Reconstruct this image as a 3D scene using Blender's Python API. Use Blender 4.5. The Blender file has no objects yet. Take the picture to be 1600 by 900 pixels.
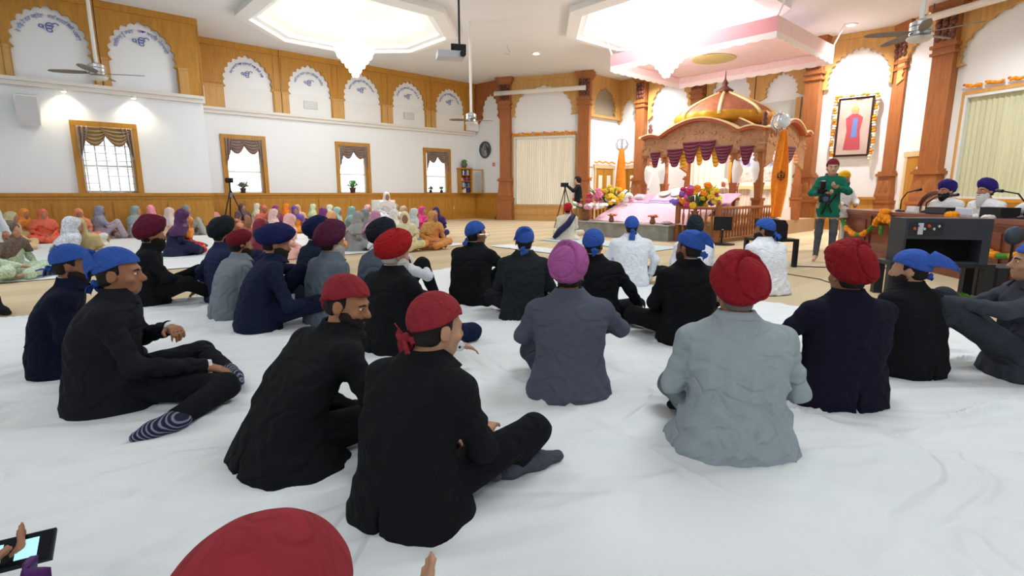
import bpy, bmesh, math, random
import numpy as np
from mathutils import Vector, Matrix, Euler, geometry

# ------------------------------------------------------------------ camera, sky, exposure
scene = bpy.context.scene
COL = scene.collection
FPX, CAMH = 820.0, 1.15
PITCH = math.atan(149 / 820)
cam_data = bpy.data.cameras.new('camera'); cam_data.sensor_width = 36; cam_data.lens = 36 * FPX / 1600
cam_data.clip_end = 200
cam = bpy.data.objects.new('camera', cam_data); COL.objects.link(cam)
cam.location = (0, 0, CAMH); cam.rotation_euler = (math.pi / 2 - PITCH, 0, 0)
scene.camera = cam
scene.view_settings.view_transform = 'Standard'
scene.view_settings.look = 'None'
scene.view_settings.exposure = 0.0
scene.view_settings.gamma = 1.0
scene.view_settings.use_curve_mapping = False

world = bpy.data.worlds.new('daylight'); scene.world = world; world.use_nodes = True
bg = world.node_tree.nodes['Background']
bg.inputs[0].default_value = (0.90, 0.96, 1.0, 1); bg.inputs[1].default_value = 3.0


def area_light(name, loc, size, power, color=(1, 1, 1), rot=(0, 0, 0), shape='DISK', sy=None):
    l = bpy.data.lights.new(name, 'AREA'); l.shape = shape; l.size = size; l.energy = power; l.color = color
    if sy: l.size_y = sy
    o = bpy.data.objects.new(name, l); COL.objects.link(o); o.location = loc; o.rotation_euler = rot
    return o


CEIL = 5.78
COFFERS = [(-4.4, 15.6), (4.25, 15.3)]          # two octagonal coffers over the far half of the hall
for (x, y), p in zip(COFFERS, (140, 235)):
    area_light('coffer_and_fill_light', (x, y, CEIL + 0.44), 3.6, p, (0.87, 0.945, 1.0))
# unseen ceiling lights added to fill the near half of the hall
for (x, y), p in zip([(-6.5, 6.0), (3.2, 5.0), (0, -3.5)], (175, 200, 140)):
    area_light('coffer_and_fill_light', (x, y, CEIL - 0.02), 3.2, p, (0.90, 0.955, 1.0))

# ------------------------------------------------------------------ helpers
SQ = math.sqrt


def lin(h):
    h = h.lstrip('#'); out = []
    for i in (0, 2, 4):
        c = int(h[i:i + 2], 16) / 255
        out.append(c / 12.92 if c <= 0.04045 else ((c + 0.055) / 1.055) ** 2.4)
    return tuple(out)


MATS = {}


def mat(name, hexc, rough=0.6, metal=0.0, var=0.0, vscale=6.0, stretch=(1, 1, 1), bump=0.0, bscale=40.0, emit=0.0, spec=0.3,
        hex2=None, crease=0.0, cscale=4.0, alpha=1.0, sheen=0.0, trans=0.0, wave=False, coat=0.0):
    if name in MATS: return MATS[name]
    m = bpy.data.materials.new(name); m.use_nodes = True
    nt = m.node_tree; b = nt.nodes['Principled BSDF']
    c = lin(hexc)
    b.inputs['Base Color'].default_value = (*c, 1)
    b.inputs['Roughness'].default_value = rough; b.inputs['Metallic'].default_value = metal
    b.inputs['Specular IOR Level'].default_value = spec
    if sheen: b.inputs['Sheen Weight'].default_value = sheen
    if coat: b.inputs['Coat Weight'].default_value = coat
    if alpha < 1: b.inputs['Alpha'].default_value = alpha
    if trans: b.inputs['Transmission Weight'].default_value = trans
    if emit:
        b.inputs['Emission Color'].default_value = (*c, 1); b.inputs['Emission Strength'].default_value = emit
    if var or bump or hex2 or crease:
        tc = nt.nodes.new('ShaderNodeTexCoord'); mp = nt.nodes.new('ShaderNodeMapping')
        mp.inputs['Scale'].default_value = stretch
        nt.links.new(tc.outputs['Object'], mp.inputs['Vector'])
        if var or hex2:
            n = nt.nodes.new('ShaderNodeTexWave' if wave else 'ShaderNodeTexNoise')
            n.inputs['Scale'].default_value = vscale
            if wave:
                n.inputs['Distortion'].default_value = 6; n.inputs['Detail'].default_value = 3
            else:
                n.inputs['Detail'].default_value = 4
            nt.links.new(mp.outputs[0], n.inputs['Vector'])
            r = nt.nodes.new('ShaderNodeValToRGB')
            c2 = lin(hex2) if hex2 else tuple(x * (1 + var) for x in c)
            c1 = c if hex2 else tuple(x * (1 - var) for x in c)
            r.color_ramp.elements[0].color = (*c1, 1); r.color_ramp.elements[1].color = (*c2, 1)
            r.color_ramp.elements[0].position = 0.3; r.color_ramp.elements[1].position = 0.7
            nt.links.new(n.outputs['Color' if wave else 0], r.inputs[0])
            nt.links.new(r.outputs[0], b.inputs['Base Color'])
        if bump:
            n2 = nt.nodes.new('ShaderNodeTexNoise'); n2.inputs['Scale'].default_value = bscale; n2.inputs['Detail'].default_value = 3
            nt.links.new(mp.outputs[0], n2.inputs['Vector'])
            bp = nt.nodes.new('ShaderNodeBump'); bp.inputs['Strength'].default_value = bump; bp.inputs['Distance'].default_value = 0.01
            nt.links.new(n2.outputs[0], bp.inputs['Height']); nt.links.new(bp.outputs[0], b.inputs['Normal'])
        if crease:                                   # thin pressed and pulled creases
            n3 = nt.nodes.new('ShaderNodeTexNoise'); n3.inputs['Scale'].default_value = cscale; n3.inputs['Detail'].default_value = 1.5; n3.inputs['Distortion'].default_value = 1.2
            nt.links.new(mp.outputs[0], n3.inputs['Vector'])
            sb = nt.nodes.new('ShaderNodeMath'); sb.operation = 'SUBTRACT'; sb.inputs[1].default_value = 0.5
            ab = nt.nodes.new('ShaderNodeMath'); ab.operation = 'ABSOLUTE'
            rp = nt.nodes.new('ShaderNodeMapRange'); rp.interpolation_type = 'SMOOTHSTEP'; rp.inputs['From Max'].default_value = 0.09
            nt.links.new(n3.outputs[0], sb.inputs[0]); nt.links.new(sb.outputs[0], ab.inputs[0]); nt.links.new(ab.outputs[0], rp.inputs['Value'])
            b2 = nt.nodes.new('ShaderNodeBump'); b2.inputs['Strength'].default_value = crease; b2.inputs['Distance'].default_value = 0.012
            nt.links.new(rp.outputs[0], b2.inputs['Height'])
            if bump: nt.links.new(bp.outputs[0], b2.inputs['Normal'])
            nt.links.new(b2.outputs[0], b.inputs['Normal'])
    MATS[name] = m
    return m


def cloth(hexc, kind='wool'):
    if kind == 'wool':
        return mat('wool_' + hexc, hexc, 0.9, var=0.05, vscale=160, bump=0.10, bscale=9, spec=0.12, crease=0.55, cscale=3.6, stretch=(1, 1, 1.5))
    if kind == 'cotton':
        return mat('cotton_' + hexc, hexc, 0.85, var=0.06, vscale=20, bump=0.25, bscale=22, spec=0.15, crease=0.45, cscale=9)
    if kind == 'silk':
        return mat('silk_' + hexc, hexc, 0.5, var=0.12, vscale=14, bump=0.3, bscale=20, spec=0.3)
    if kind == 'print':
        return mat('print_' + hexc, hexc, 0.7, var=0.35, vscale=45, bump=0.3, bscale=20, spec=0.2)


def skin(hexc):
    return mat('skin_' + hexc, hexc, 0.5, var=0.06, vscale=25, bump=0.08, bscale=90, spec=0.35)


class MB:
    """collects faces; build() links them as ONE mesh object"""
    def __init__(s): s.v = []; s.f = []; s.smooth = False

    def add(s, vs, fs, M=None):
        o = len(s.v)
        s.v += [tuple(M @ Vector(p)) if M else tuple(p) for p in vs]
        s.f += [tuple(i + o for i in f) for f in fs]
        return s

    def bx(s, x0, x1, y0, y1, z0, z1, M=None):
        v = [(x0, y0, z0), (x1, y0, z0), (x1, y1, z0), (x0, y1, z0), (x0, y0, z1), (x1, y0, z1), (x1, y1, z1), (x0, y1, z1)]
        return s.add(v, [(0, 3, 2, 1), (4, 5, 6, 7), (0, 1, 5, 4), (1, 2, 6, 5), (2, 3, 7, 6), (3, 0, 4, 7)], M)

    def frus(s, x, y, z0, z1, a0, b0, a1, b1, M=None):
        v = [(x - a0, y - b0, z0), (x + a0, y - b0, z0), (x + a0, y + b0, z0), (x - a0, y + b0, z0),
             (x - a1, y - b1, z1), (x + a1, y - b1, z1), (x + a1, y + b1, z1), (x - a1, y + b1, z1)]
        return s.add(v, [(0, 3, 2, 1), (4, 5, 6, 7), (0, 1, 5, 4), (1, 2, 6, 5), (2, 3, 7, 6), (3, 0, 4, 7)], M)

    def prism(s, poly, y0, y1, M=None):
        """polygon in x,z extruded along y"""
        n = len(poly)
        tris = geometry.tessellate_polygon([[Vector((p[0], p[1], 0)) for p in poly]])
        v = [(p[0], y0, p[1]) for p in poly] + [(p[0], y1, p[1]) for p in poly]
        f = []
        for t in tris:
            f.append(tuple(t)); f.append(tuple(i + n for i in reversed(t)))
        for i in range(n):
            j = (i + 1) % n; f.append((i, j, j + n, i + n))
        return s.add(v, f, M)

    def tube(s, pts, r, n=8, M=None, caps=True):
        pts = [Vector(p) for p in pts]; k = len(pts)
        rs = r if isinstance(r, (list, tuple)) else [r] * k
        v = []; f = []
        up = None
        for i, p in enumerate(pts):
            d = (pts[min(i + 1, k - 1)] - pts[max(i - 1, 0)]).normalized()
            if up is None:
                up = Vector((0, 0, 1)) if abs(d.z) < 0.9 else Vector((1, 0, 0))
            a = d.cross(up).normalized(); b = a.cross(d).normalized(); up = b
            for j in range(n):
                t = 2 * math.pi * j / n
                v.append(p + (a * math.cos(t) + b * math.sin(t)) * rs[i])
        for i in range(k - 1):
            for j in range(n):
                j2 = (j + 1) % n
                f.append((i * n + j, i * n + j2, (i + 1) * n + j2, (i + 1) * n + j))
        if caps:
            f.append(tuple(reversed(range(n)))); f.append(tuple(range((k - 1) * n, k * n)))
        return s.add(v, f, M)

    def lathe(s, prof, n=24, c=(0, 0, 0), M=None, sx=1.0, sy=1.0):
        v = []; f = []
        for r, z in prof:
            for j in range(n):
                t = 2 * math.pi * j / n
                v.append((c[0] + r * sx * math.cos(t), c[1] + r * sy * math.sin(t), c[2] + z))
        for i in range(len(prof) - 1):
            for j in range(n):
                j2 = (j + 1) % n
                f.append((i * n + j, i * n + j2, (i + 1) * n + j2, (i + 1) * n + j))
        f.append(tuple(reversed(range(n)))); f.append(tuple(range((len(prof) - 1) * n, len(prof) * n)))
        return s.add(v, f, M)

    def ell(s, c, r, nu=12, nv=8, M=None):
        v = [(c[0], c[1], c[2] - r[2])]; f = []
        for i in range(1, nv):
            e = -math.pi / 2 + math.pi * i / nv
            for j in range(nu):
                t = 2 * math.pi * j / nu
                v.append((c[0] + r[0] * math.cos(e) * math.cos(t), c[1] + r[1] * math.cos(e) * math.sin(t), c[2] + r[2] * math.sin(e)))
        v.append((c[0], c[1], c[2] + r[2]))
        for j in range(nu): f.append((0, 1 + (j + 1) % nu, 1 + j))
        for i in range(nv - 2):
            for j in range(nu):
                a = 1 + i * nu; f.append((a + j, a + (j + 1) % nu, a + nu + (j + 1) % nu, a + nu + j))
        a = 1 + (nv - 2) * nu; t = len(v) - 1
        for j in range(nu): f.append((a + j, a + (j + 1) % nu, t))
        return s.add(v, f, M)

    def grid(s, fn, nu, nv, M=None, wrap=False):
        v = []; f = []
        for i in range(nv + 1):
            for j in range(nu + (0 if wrap else 1)):
                v.append(tuple(fn(j / nu, i / nv)))
        w = nu if wrap else nu + 1
        for i in range(nv):
            for j in range(nu):
                j2 = (j + 1) % w
                f.append((i * w + j, i * w + j2, (i + 1) * w + j2, (i + 1) * w + j))
        return s.add(v, f, M)

    def mesh(s, name):
        me = bpy.data.meshes.new(name); me.from_pydata(s.v, [], s.f)
        if s.smooth: me.shade_smooth()
        me.update(); return me

    def build(s, name, m, parent=None, loc=(0, 0, 0), rotz=0.0, smooth=None, M=None, solid=0.0):
        if smooth is not None: s.smooth = smooth
        return link(name, s.mesh(name), m, parent, loc, rotz, M, solid)


def link(name, me, m, parent=None, loc=(0, 0, 0), rotz=0.0, M=None, solid=0.0):
    o = bpy.data.objects.new(name, me); COL.objects.link(o)
    if m is not None:
        if len(me.materials) == 0: me.materials.append(m)
        else:
            o.material_slots[0].link = 'OBJECT'; o.material_slots[0].material = m
    if M is not None: o.matrix_local = M
    else:
        o.location = loc; o.rotation_euler = (0, 0, rotz)
    if parent is not None: o.parent = parent
    if solid:
        md = o.modifiers.new('thickness', 'SOLIDIFY'); md.thickness = solid; md.offset = 0
    return o


def tag(o, label, cat, group=None):
    o['label'] = label; o['category'] = cat
    if group: o['group'] = group
    return o


def struct(o, label=None):
    o['kind'] = 'structure'
    if label: o['label'] = label
    return o


def thing(name, label, cat, loc=(0, 0, 0), rotz=0.0, group=None, M=None):
    o = bpy.data.objects.new(name, None); COL.objects.link(o); o.empty_display_size = 0.1
    if M is not None: o.matrix_world = M
    else:
        o.location = loc; o.rotation_euler = (0, 0, rotz)
    return tag(o, label, cat, group)


def at(px, py, z=0.0):
    """world point at height z on the sight line of a point of the 1600x900 photograph"""
    u = (px - 800) / FPX; v = (450 - py) / FPX; c, s = math.cos(PITCH), math.sin(PITCH)
    d = Vector((u, c + v * s, -s + v * c)); t = (z - CAMH) / d.z
    return Vector((0, 0, CAMH)) + d * t


def aty(px, py, Y):
    u = (px - 800) / FPX; v = (450 - py) / FPX; c, s = math.cos(PITCH), math.sin(PITCH)
    d = Vector((u, c + v * s, -s + v * c)); return Vector((0, 0, CAMH)) + d * (Y / d.y)


# hall axes: DU runs along the left wall towards the stage, NN crosses the hall from left to right
DU = Vector((0.7413, 0.6712, 0)); NN = Vector((0.6712, -0.7413, 0))
C0 = Vector((-1.61, 24.14, 0))


def un(u, n, z=0.0): return C0 + DU * u + NN * n + Vector((0, 0, z))


def frame(p0, p1):
    """wall frame: x left to right seen from inside, y into the wall, z up"""
    x = Vector((p1[0] - p0[0], p1[1] - p0[1], 0)).normalized(); y = Vector((-x.y, x.x, 0))
    return Matrix(((x.x, y.x, 0, p0[0]), (x.y, y.y, 0, p0[1]), (0, 0, 1, 0), (0, 0, 0, 1)))


def flen(p0, p1): return math.hypot(p1[0] - p0[0], p1[1] - p0[1])


AXROT = math.atan2(DU.y, DU.x)
# ------------------------------------------------------------------ shared materials
WHITE = mat('wall_paint', 'EDF0F3', 0.8, bump=0.05, bscale=30)
CEILM = mat('ceiling_paint', 'E4E6E8', 0.9, bump=0.08, bscale=60)
OAK = mat('honey_oak', 'BA8432', 0.45, var=0.16, vscale=3, stretch=(6, 6, 0.6), bump=0.05, spec=0.4)
OAK2 = mat('honey_oak_trim', 'B8822F', 0.4, var=0.14, vscale=3, stretch=(6, 6, 0.6), spec=0.4)
LOAK = mat('light_oak', 'C89A58', 0.5, var=0.12, vscale=3, stretch=(5, 5, 0.6), spec=0.4)
COLM = mat('cherry_wood', 'A0643A', 0.5, var=0.16, vscale=4, stretch=(8, 8, 0.7), spec=0.2)
DARKW = mat('carved_dark_wood', '6A4036', 0.5, var=0.3, vscale=14, bump=0.6, bscale=30)
CARVE = mat('carved_teak', 'C09068', 0.5, var=0.2, vscale=16, bump=0.9, bscale=22)
BLACK = mat('black_plastic', '15161A', 0.5)
STEEL = mat('brushed_steel', 'C8CACC', 0.25, metal=0.9)
PAPER = mat('white_plastic', 'EDEDEB', 0.5)
GOLD = mat('pale_gold_trim', 'F6DFA8', 0.35, metal=0.2)
BLUEINK = mat('blue_lettering', '4A5FB4', 0.7)

# ================================================================== THE HALL
rnd = random.Random(7)

# ---- floor: beige carpet with faint woven bands
def carpet_mat():
    m = mat('beige_carpet', 'D4C2A2', 0.95, var=0.05, vscale=120, bump=0.5, bscale=260, spec=0.05)
    nt = m.node_tree; b = nt.nodes['Principled BSDF']
    tc = nt.nodes.new('ShaderNodeTexCoord'); mp = nt.nodes.new('ShaderNodeMapping'); mp.inputs['Rotation'].default_value = (0, 0, -AXROT)
    sx = nt.nodes.new('ShaderNodeSeparateXYZ')
    nt.links.new(tc.outputs['Object'], mp.inputs[0]); nt.links.new(mp.outputs[0], sx.inputs[0])
    mm = nt.nodes.new('ShaderNodeMath'); mm.operation = 'MULTIPLY'; mm.inputs[1].default_value = 1 / 0.95
    fr = nt.nodes.new('ShaderNodeMath'); fr.operation = 'FRACT'
    gt = nt.nodes.new('ShaderNodeMath'); gt.operation = 'GREATER_THAN'; gt.inputs[1].default_value = 0.5
    nt.links.new(sx.outputs[1], mm.inputs[0]); nt.links.new(mm.outputs[0], fr.inputs[0]); nt.links.new(fr.outputs[0], gt.inputs[0])
    old = b.inputs['Base Color'].links[0].from_socket
    mx = nt.nodes.new('ShaderNodeMixRGB'); mx.blend_type = 'MULTIPLY'; mx.inputs[2].default_value = (0.93, 0.90, 0.86, 1)
    nt.links.new(gt.outputs[0], mx.inputs[0]); nt.links.new(old, mx.inputs[1]); nt.links.new(mx.outputs[0], b.inputs['Base Color'])
    return m


fl = MB().bx(-26, 22, -6, 34, -0.2, 0.0).build('floor', carpet_mat())
struct(fl, 'beige carpeted floor of the hall')

# ---- ceiling with two octagonal coffers
def octagon(c, r, rot=0.39):
    return [Vector((c[0] + r * math.cos(rot + i * math.pi / 4), c[1] + r * math.sin(rot + i * math.pi / 4), 0)) for i in range(8)]


def build_ceiling():
    bm = bmesh.new()
    outer = [(-26, -6), (22, -6), (22, 34), (-26, 34)]
    polys = [[Vector((x, y, 0)) for x, y in outer]]
    for c in COFFERS: polys.append(octagon(c, 2.35, AXROT + math.pi / 8))
    tris = geometry.tessellate_polygon(polys)
    flat = [p for poly in polys for p in poly]
    vs = [(p.x, p.y, CEIL) for p in flat]
    mb = MB(); mb.add(vs, [tuple(t) for t in tris])
    o = mb.build('ceiling', CEILM); struct(o, 'off-white plaster ceiling with two octagonal coffers')
    WHT = mat('coffer_plaster', 'EFEFED', 0.8)
    for c in COFFERS:
        q = MB()
        rings = [(2.95, 0.0), (2.95, -0.14), (2.62, -0.20), (2.62, -0.10), (2.42, -0.10), (2.42, -0.02), (2.30, 0.02), (2.05, 0.10), (2.05, 0.45), (0.0, 0.50)]
        rr = AXROT + math.pi / 8
        v = []; f = []
        for r, z in rings:
            for p in octagon(c, r, rr): v.append((p.x, p.y, CEIL + z))
        for i in range(len(rings) - 1):
            for j in range(8):
                k = (j + 1) % 8; f.append((i * 8 + j, i * 8 + k, (i + 1) * 8 + k, (i + 1) * 8 + j))
        q.add(v, f); q.build('coffer_moulding', WHT, o)
    return o


build_ceiling()

# ---- scalloped arch outline: x,z points from right springing over the crown to the left springing
def scallop(cx, hw, zs, ztop, n=13, amp=0.035, point=0.05, sub=5):
    pts = []
    a0, a1 = -0.22, math.pi + 0.22
    for i in range(n):
        for k in range(sub):
            t = (i + k / sub) / n
            a = a0 + (a1 - a0) * t
            ph = abs(math.sin(math.pi * (k / sub)))
            r = 1 - amp / hw * 1.6 + amp / hw * 1.8 * ph
            pk = point * max(0, 1 - abs(a - math.pi / 2) / 0.30)
            pts.append((cx + hw * r * math.cos(a), zs + (ztop - zs - point) * r * math.sin(a) + pk))
    pts.append((cx + hw * 0.93 * math.cos(a1), zs + (ztop - zs - point) * math.sin(a1)))
    return pts


def arch_panel(parent, x0, x1, zb, zt, cx, hw, zs, ztop, m, y0=-0.07, y1=0.0, name='arch_panel', n=13, legs=True):
    arc = scallop(cx, hw, zs, ztop, n)
    lo = [(cx + hw * 1.0, arc[0][1] - 0.04), (cx + hw * 1.0, zb)] if legs else []
    ro = [(cx - hw * 1.0, zb), (cx - hw * 1.0, arc[-1][1] - 0.04)] if legs else []
    poly = [(x0, zb), (x0, zt), (x1, zt), (x1, zb)] + list(reversed(lo)) + arc + list(reversed(ro))
    return MB().prism(poly, y0, y1).build(name, m, parent)


def wall_with_holes(L0, L1, z0, z1, holes, th=0.22, y=0.0):
    """front at y, boxes of thickness th; holes are (x0,x1,z0,z1)"""
    xs = sorted({L0, L1, *[h[0] for h in holes], *[h[1] for h in holes]}); zs = sorted({z0, z1, *[h[2] for h in holes], *[h[3] for h in holes]})
    mb = MB()
    for a, b in zip(xs, xs[1:]):
        run = None
        for c, d in zip(zs, zs[1:]):
            inside = any(h[0] <= (a + b) / 2 <= h[1] and h[2] <= (c + d) / 2 <= h[3] for h in holes)
            if inside:
                if run: mb.bx(a, b, y, y + th, run[0], run[1]); run = None
            else: run = (run[0] if run else c, d)
        if run: mb.bx(a, b, y, y + th, run[0], run[1])
    return mb


# ---- lettering: Gurmukhi words bent along an arc, and the ik onkar mark
_txt = bpy.data.curves.new('txt', 'FONT'); _txt.resolution_u = 2
_txo = bpy.data.objects.new('txt', _txt); COL.objects.link(_txo)


def text_mesh(body):
    _txt.body = body
    dg = bpy.context.evaluated_depsgraph_get(); dg.update()
    m = _txo.evaluated_get(dg).to_mesh()
    v = [tuple(p.co) for p in m.vertices]; f = [tuple(p.vertices) for p in m.polygons]
    return v, f


def arc_text(parent, body, cx, cz, r, size, y, name='lettering', squash=1.0, a_span=None):
    v, f = text_mesh(body)
    w = max(p[0] for p in v); a_span = a_span or w * size / r
    k = a_span * r / w
    out = []
    for p in v:
        a = math.pi / 2 + a_span / 2 - (p[0] / w) * a_span
        rr = r + p[1] * size
        out.append((cx + rr * math.cos(a), y, cz + rr * squash * math.sin(a)))
    return MB().add(out, f).build(name, BLUEINK, parent, solid=0.004)


def flat_text(parent, body, cx, cz, size, y, m, name='lettering', center=True, skew=0.0):
    v, f = text_mesh(body)
    w = max(p[0] for p in v) if center else 0
    out = [(cx + (p[0] - w / 2) * size, y, cz + p[1] * size) for p in v]
    return MB().add(out, f).build(name, m, parent, solid=0.003)


VERSES_NEAR = ['ਜੋ ਕਿਛੁ ਹੋ ਰਹਾ ਸਭੁਤੇਰਾ   ਕਰਿ ਕਰਹਿ ਸੋਈ ਪਰਵਾਣੁ', 'ਸਤਿਨਾਮੁ ਤੂੰ ਕਰਤਾ   ਸਚਾ ਸਾਹਿਬੁ ਮੇਰਾਸਾਈ']
VERSES_FAR = ['ਜਪੁ ਆਦਿ ਸਚੁ ਜੁਗਾਦਿ ਸਚੁ ਹੈਭੀ ਸਚੁ', 'ਸਤਿ ਨਾਮੁ ਕਰਤਾ ਪੁਰਖੁ ਨਿਰਭਉ ਨਿਰਵੈਰੁ', 'ਅਕਾਲ ਮੂਰਤਿ ਅਜੂਨੀ ਸੈਭੰ ਗੁਰ ਪ੍ਰਸਾਦਿ', 'ਨਾਨਕ ਨਾਮੁ ਚੜਦੀ ਕਲਾ ਤੇਰੇ ਭਾਣੇ', 'ਸਰਬਤ ਦਾ ਭਲਾ ਵਾਹਿਗੁਰੂ ਜੀ ਕੀ ਫਤਹ']

# ---- LEFT WALL.  frame origin at the near end (16 m back from the far corner); far part at y = 0, near part 1.76 m proud
TW = 16.0
LW0 = C0 - DU * TW
LF = frame(LW0, C0)
XB = TW - 11.1                         # where the near part ends
lw = struct(wall_with_holes(XB - 0.2, TW + 0.1, 0, CEIL, [(TW - c - 0.56, TW - c + 0.56, 1.12, 2.86) for c in (9.64, 5.86, 2.10)]).build('wall_left', WHITE, M=LF), 'white left wall with honey oak arches above')
lwn = struct(wall_with_holes(-6, XB, 0, CEIL, [(TW - 13.40 - 0.56, TW - 13.40 + 0.56, 1.12, 2.80)], y=-1.76).build('wall_left_near', WHITE, M=LF), 'white near part of the left wall standing proud')
MB().bx(XB - 0.12, XB, -1.76 + 0.22, 0.1, 0, CEIL).build('return', WHITE, lwn)


def ledge(parent, x0, x1, y):
    MB().bx(x0, x1, y - 0.16, y, 3.70, 3.78).bx(x0, x1, y - 0.10, y, 3.60, 3.70).build('ledge', mat('ledge_paint', 'E4E0DA', 0.7), parent)


ledge(lw, XB, TW - 0.15, 0); ledge(lwn, -6, XB, -1.76)
NARR = mat('inset_board', 'E9E9E7', 0.8)
VENT = mat('vent_grey', 'C3C4C4', 0.6)
for i, t in enumerate((9.36, 7.36, 5.40, 3.42, 1.42)):
    cx = TW - t; x0 = cx - 0.99; x1 = cx + (0.99 if i < 4 else 1.30)
    if i == 0: x0 = XB
    p = arch_panel(lw, x0, x1, 3.78, CEIL, cx, 0.74, 4.62, 5.47, OAK, -0.10, -0.02)
    MB().bx(cx - 0.74, cx + 0.74, -0.05, 0, 3.78, 4.46).build('inset_board', NARR, p)
    MB().bx(x0, x1, -0.15, -0.10, 5.60, CEIL).build('cornice', OAK2, p)
    for sx in ((x0, cx - 0.76), (cx + 0.76, min(x1, cx + 0.99))):
        MB().bx(sx[0] + 0.02, sx[1], -0.125, -0.10, 3.78, 4.40).bx(sx[0], sx[1], -0.14, -0.10, 4.40, 4.46).build('pilaster_block', LOAK, p)
        MB().bx(sx[0] + 0.04, sx[1], -0.12, -0.10, 4.52, 5.55).build('pilaster_strip', OAK2, p)
    arc_text(p, VERSES_FAR[i], cx, 4.72, 0.46, 0.105, -0.025, a_span=2.55)
    flat_text(p, 'ੴ', cx, 4.79, 0.24, -0.025, BLUEINK, 'emblem')
    if i in (1, 3):
        v = MB().bx(cx - 0.24, cx + 0.24, -0.07, -0.05, 4.02, 4.28).build('vent', VENT, p)
        q = MB()
        for k in range(7): q.bx(cx - 0.22, cx + 0.22, -0.078, -0.07, 4.04 + k * 0.034, 4.055 + k * 0.034)
        q.build('vent_slats', PAPER, p)
for i, t in enumerate((15.95, 14.20, 12.40)):
    cx = TW - t; x0 = cx - 0.9; x1 = cx + (0.88 if i < 2 else 1.30)
    p = arch_panel(lwn, x0, x1, 3.78, CEIL, cx, 0.73, 4.62, 5.47, OAK, -1.86, -1.78)
    MB().bx(x0, x1, -1.91, -1.86, 5.62, CEIL).build('cornice', OAK2, p)
    for sx in ((x0, cx - 0.75), (cx + 0.75, min(x1, cx + 0.99))):
        MB().bx(sx[0] + 0.01, sx[1], -1.885, -1.86, 3.78, 4.40).bx(sx[0], sx[1], -1.90, -1.86, 4.40, 4.46).build('pilaster_block', LOAK, p)
    if i:
        arc_text(p, VERSES_NEAR[i - 1], cx, 4.68, 0.52, 0.115, -1.785, a_span=2.75)
        flat_text(p, 'ੴ', cx, 4.88, 0.26, -1.785, BLUEINK, 'emblem')
# side of the near arches at the step
MB().bx(XB - 0.02, XB + 0.03, -1.86, -0.1, 3.78, CEIL).build('step_panel', OAK, lwn)
MB().bx(XB + 0.03, XB + 0.33, -0.6, -0.03, 3.78, 4.30).build('step_box', WHITE, lw)
MB().bx(TW - 0.62, TW - 0.02, -0.25, -0.03, 3.80, 4.25).build('corner_box', WHITE, lw)


# ---- wainscot: back board, rail, and each raised panel a piece of its own
def wainscot(name, F, x0, x1, y, zt=1.12, pitch=1.25, m=OAK, side='', skip=()):
    w = MB().bx(x0, x1, y - 0.05, y, 0, zt).build(name, m, M=F); struct(w, 'honey oak wainscot along the wall')
    MB().bx(x0, x1, y - 0.10, y - 0.05, zt - 0.06, zt + 0.02).bx(x0, x1, y - 0.07, y - 0.05, zt - 0.14, zt - 0.06).build('rail', OAK2 if m is OAK else m, w)
    MB().bx(x0, x1, y - 0.075, y - 0.05, 0, 0.14).build('skirting', OAK2 if m is OAK else m, w)
    n = max(1, round((x1 - x0) / pitch)); p = (x1 - x0) / n
    for i in range(n):
        a, b = x0 + i * p + 0.10, x0 + (i + 1) * p - 0.10
        MB().frus((a + b) / 2, y - 0.0625, 0.24, zt - 0.22, (b - a) / 2, 0.0125, (b - a) / 2, 0.0125).build('panel', m, w)
    return w


wainscot('trim_1', LF, XB, TW, 0); wainscot('trim_2', LF, -6, XB, -1.76)

# ---- windows with oak frames and satin swags
SWAG = mat('brown_satin', '8C7468', 0.4, var=0.15, vscale=10, spec=0.5, sheen=0.3)
SWAG2 = mat('gold_brown_satin', 'A78C66', 0.35, var=0.12, vscale=10, spec=0.5)
GLASS = mat('window_glass', 'FFFFFF', 0.05, trans=1.0, spec=0.5)
SASH = mat('white_sash', 'F2F2F0', 0.5)


def swag(parent, xa, xb, zt, drop, y, m, name='swag', folds=5):
    def fn(u, v):
        s = 2 * u - 1; w = 1 - 0.30 * v
        x = (xa + xb) / 2 + s * (xb - xa) / 2 * w
        z = zt - drop * v * (1 - 0.55 * s * s) - 0.02 * v
        yy = y - 0.05 - 0.035 * math.sin(v * folds * 2 * math.pi) * (1 - 0.4 * abs(s)) - 0.05 * v * (1 - s * s)
        return (x, yy, z)
    return MB().grid(fn, 18, 40).build(name, m, parent, smooth=True, solid=0.006)


def jabot(parent, xo, xi, zt, lo, li, y, m, name='jabot'):
    def fn(u, v):
        x = xo + (xi - xo) * u
        ln = lo + (li - lo) * u
        x = xo + (xi - xo) * u * (1 - 0.45 * v)
        return (x, y - 0.05 - 0.03 * math.sin(u * 5 * math.pi), zt - ln * v)
    return MB().grid(fn, 24, 12).build(name, m, parent, smooth=True, solid=0.006)


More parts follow.
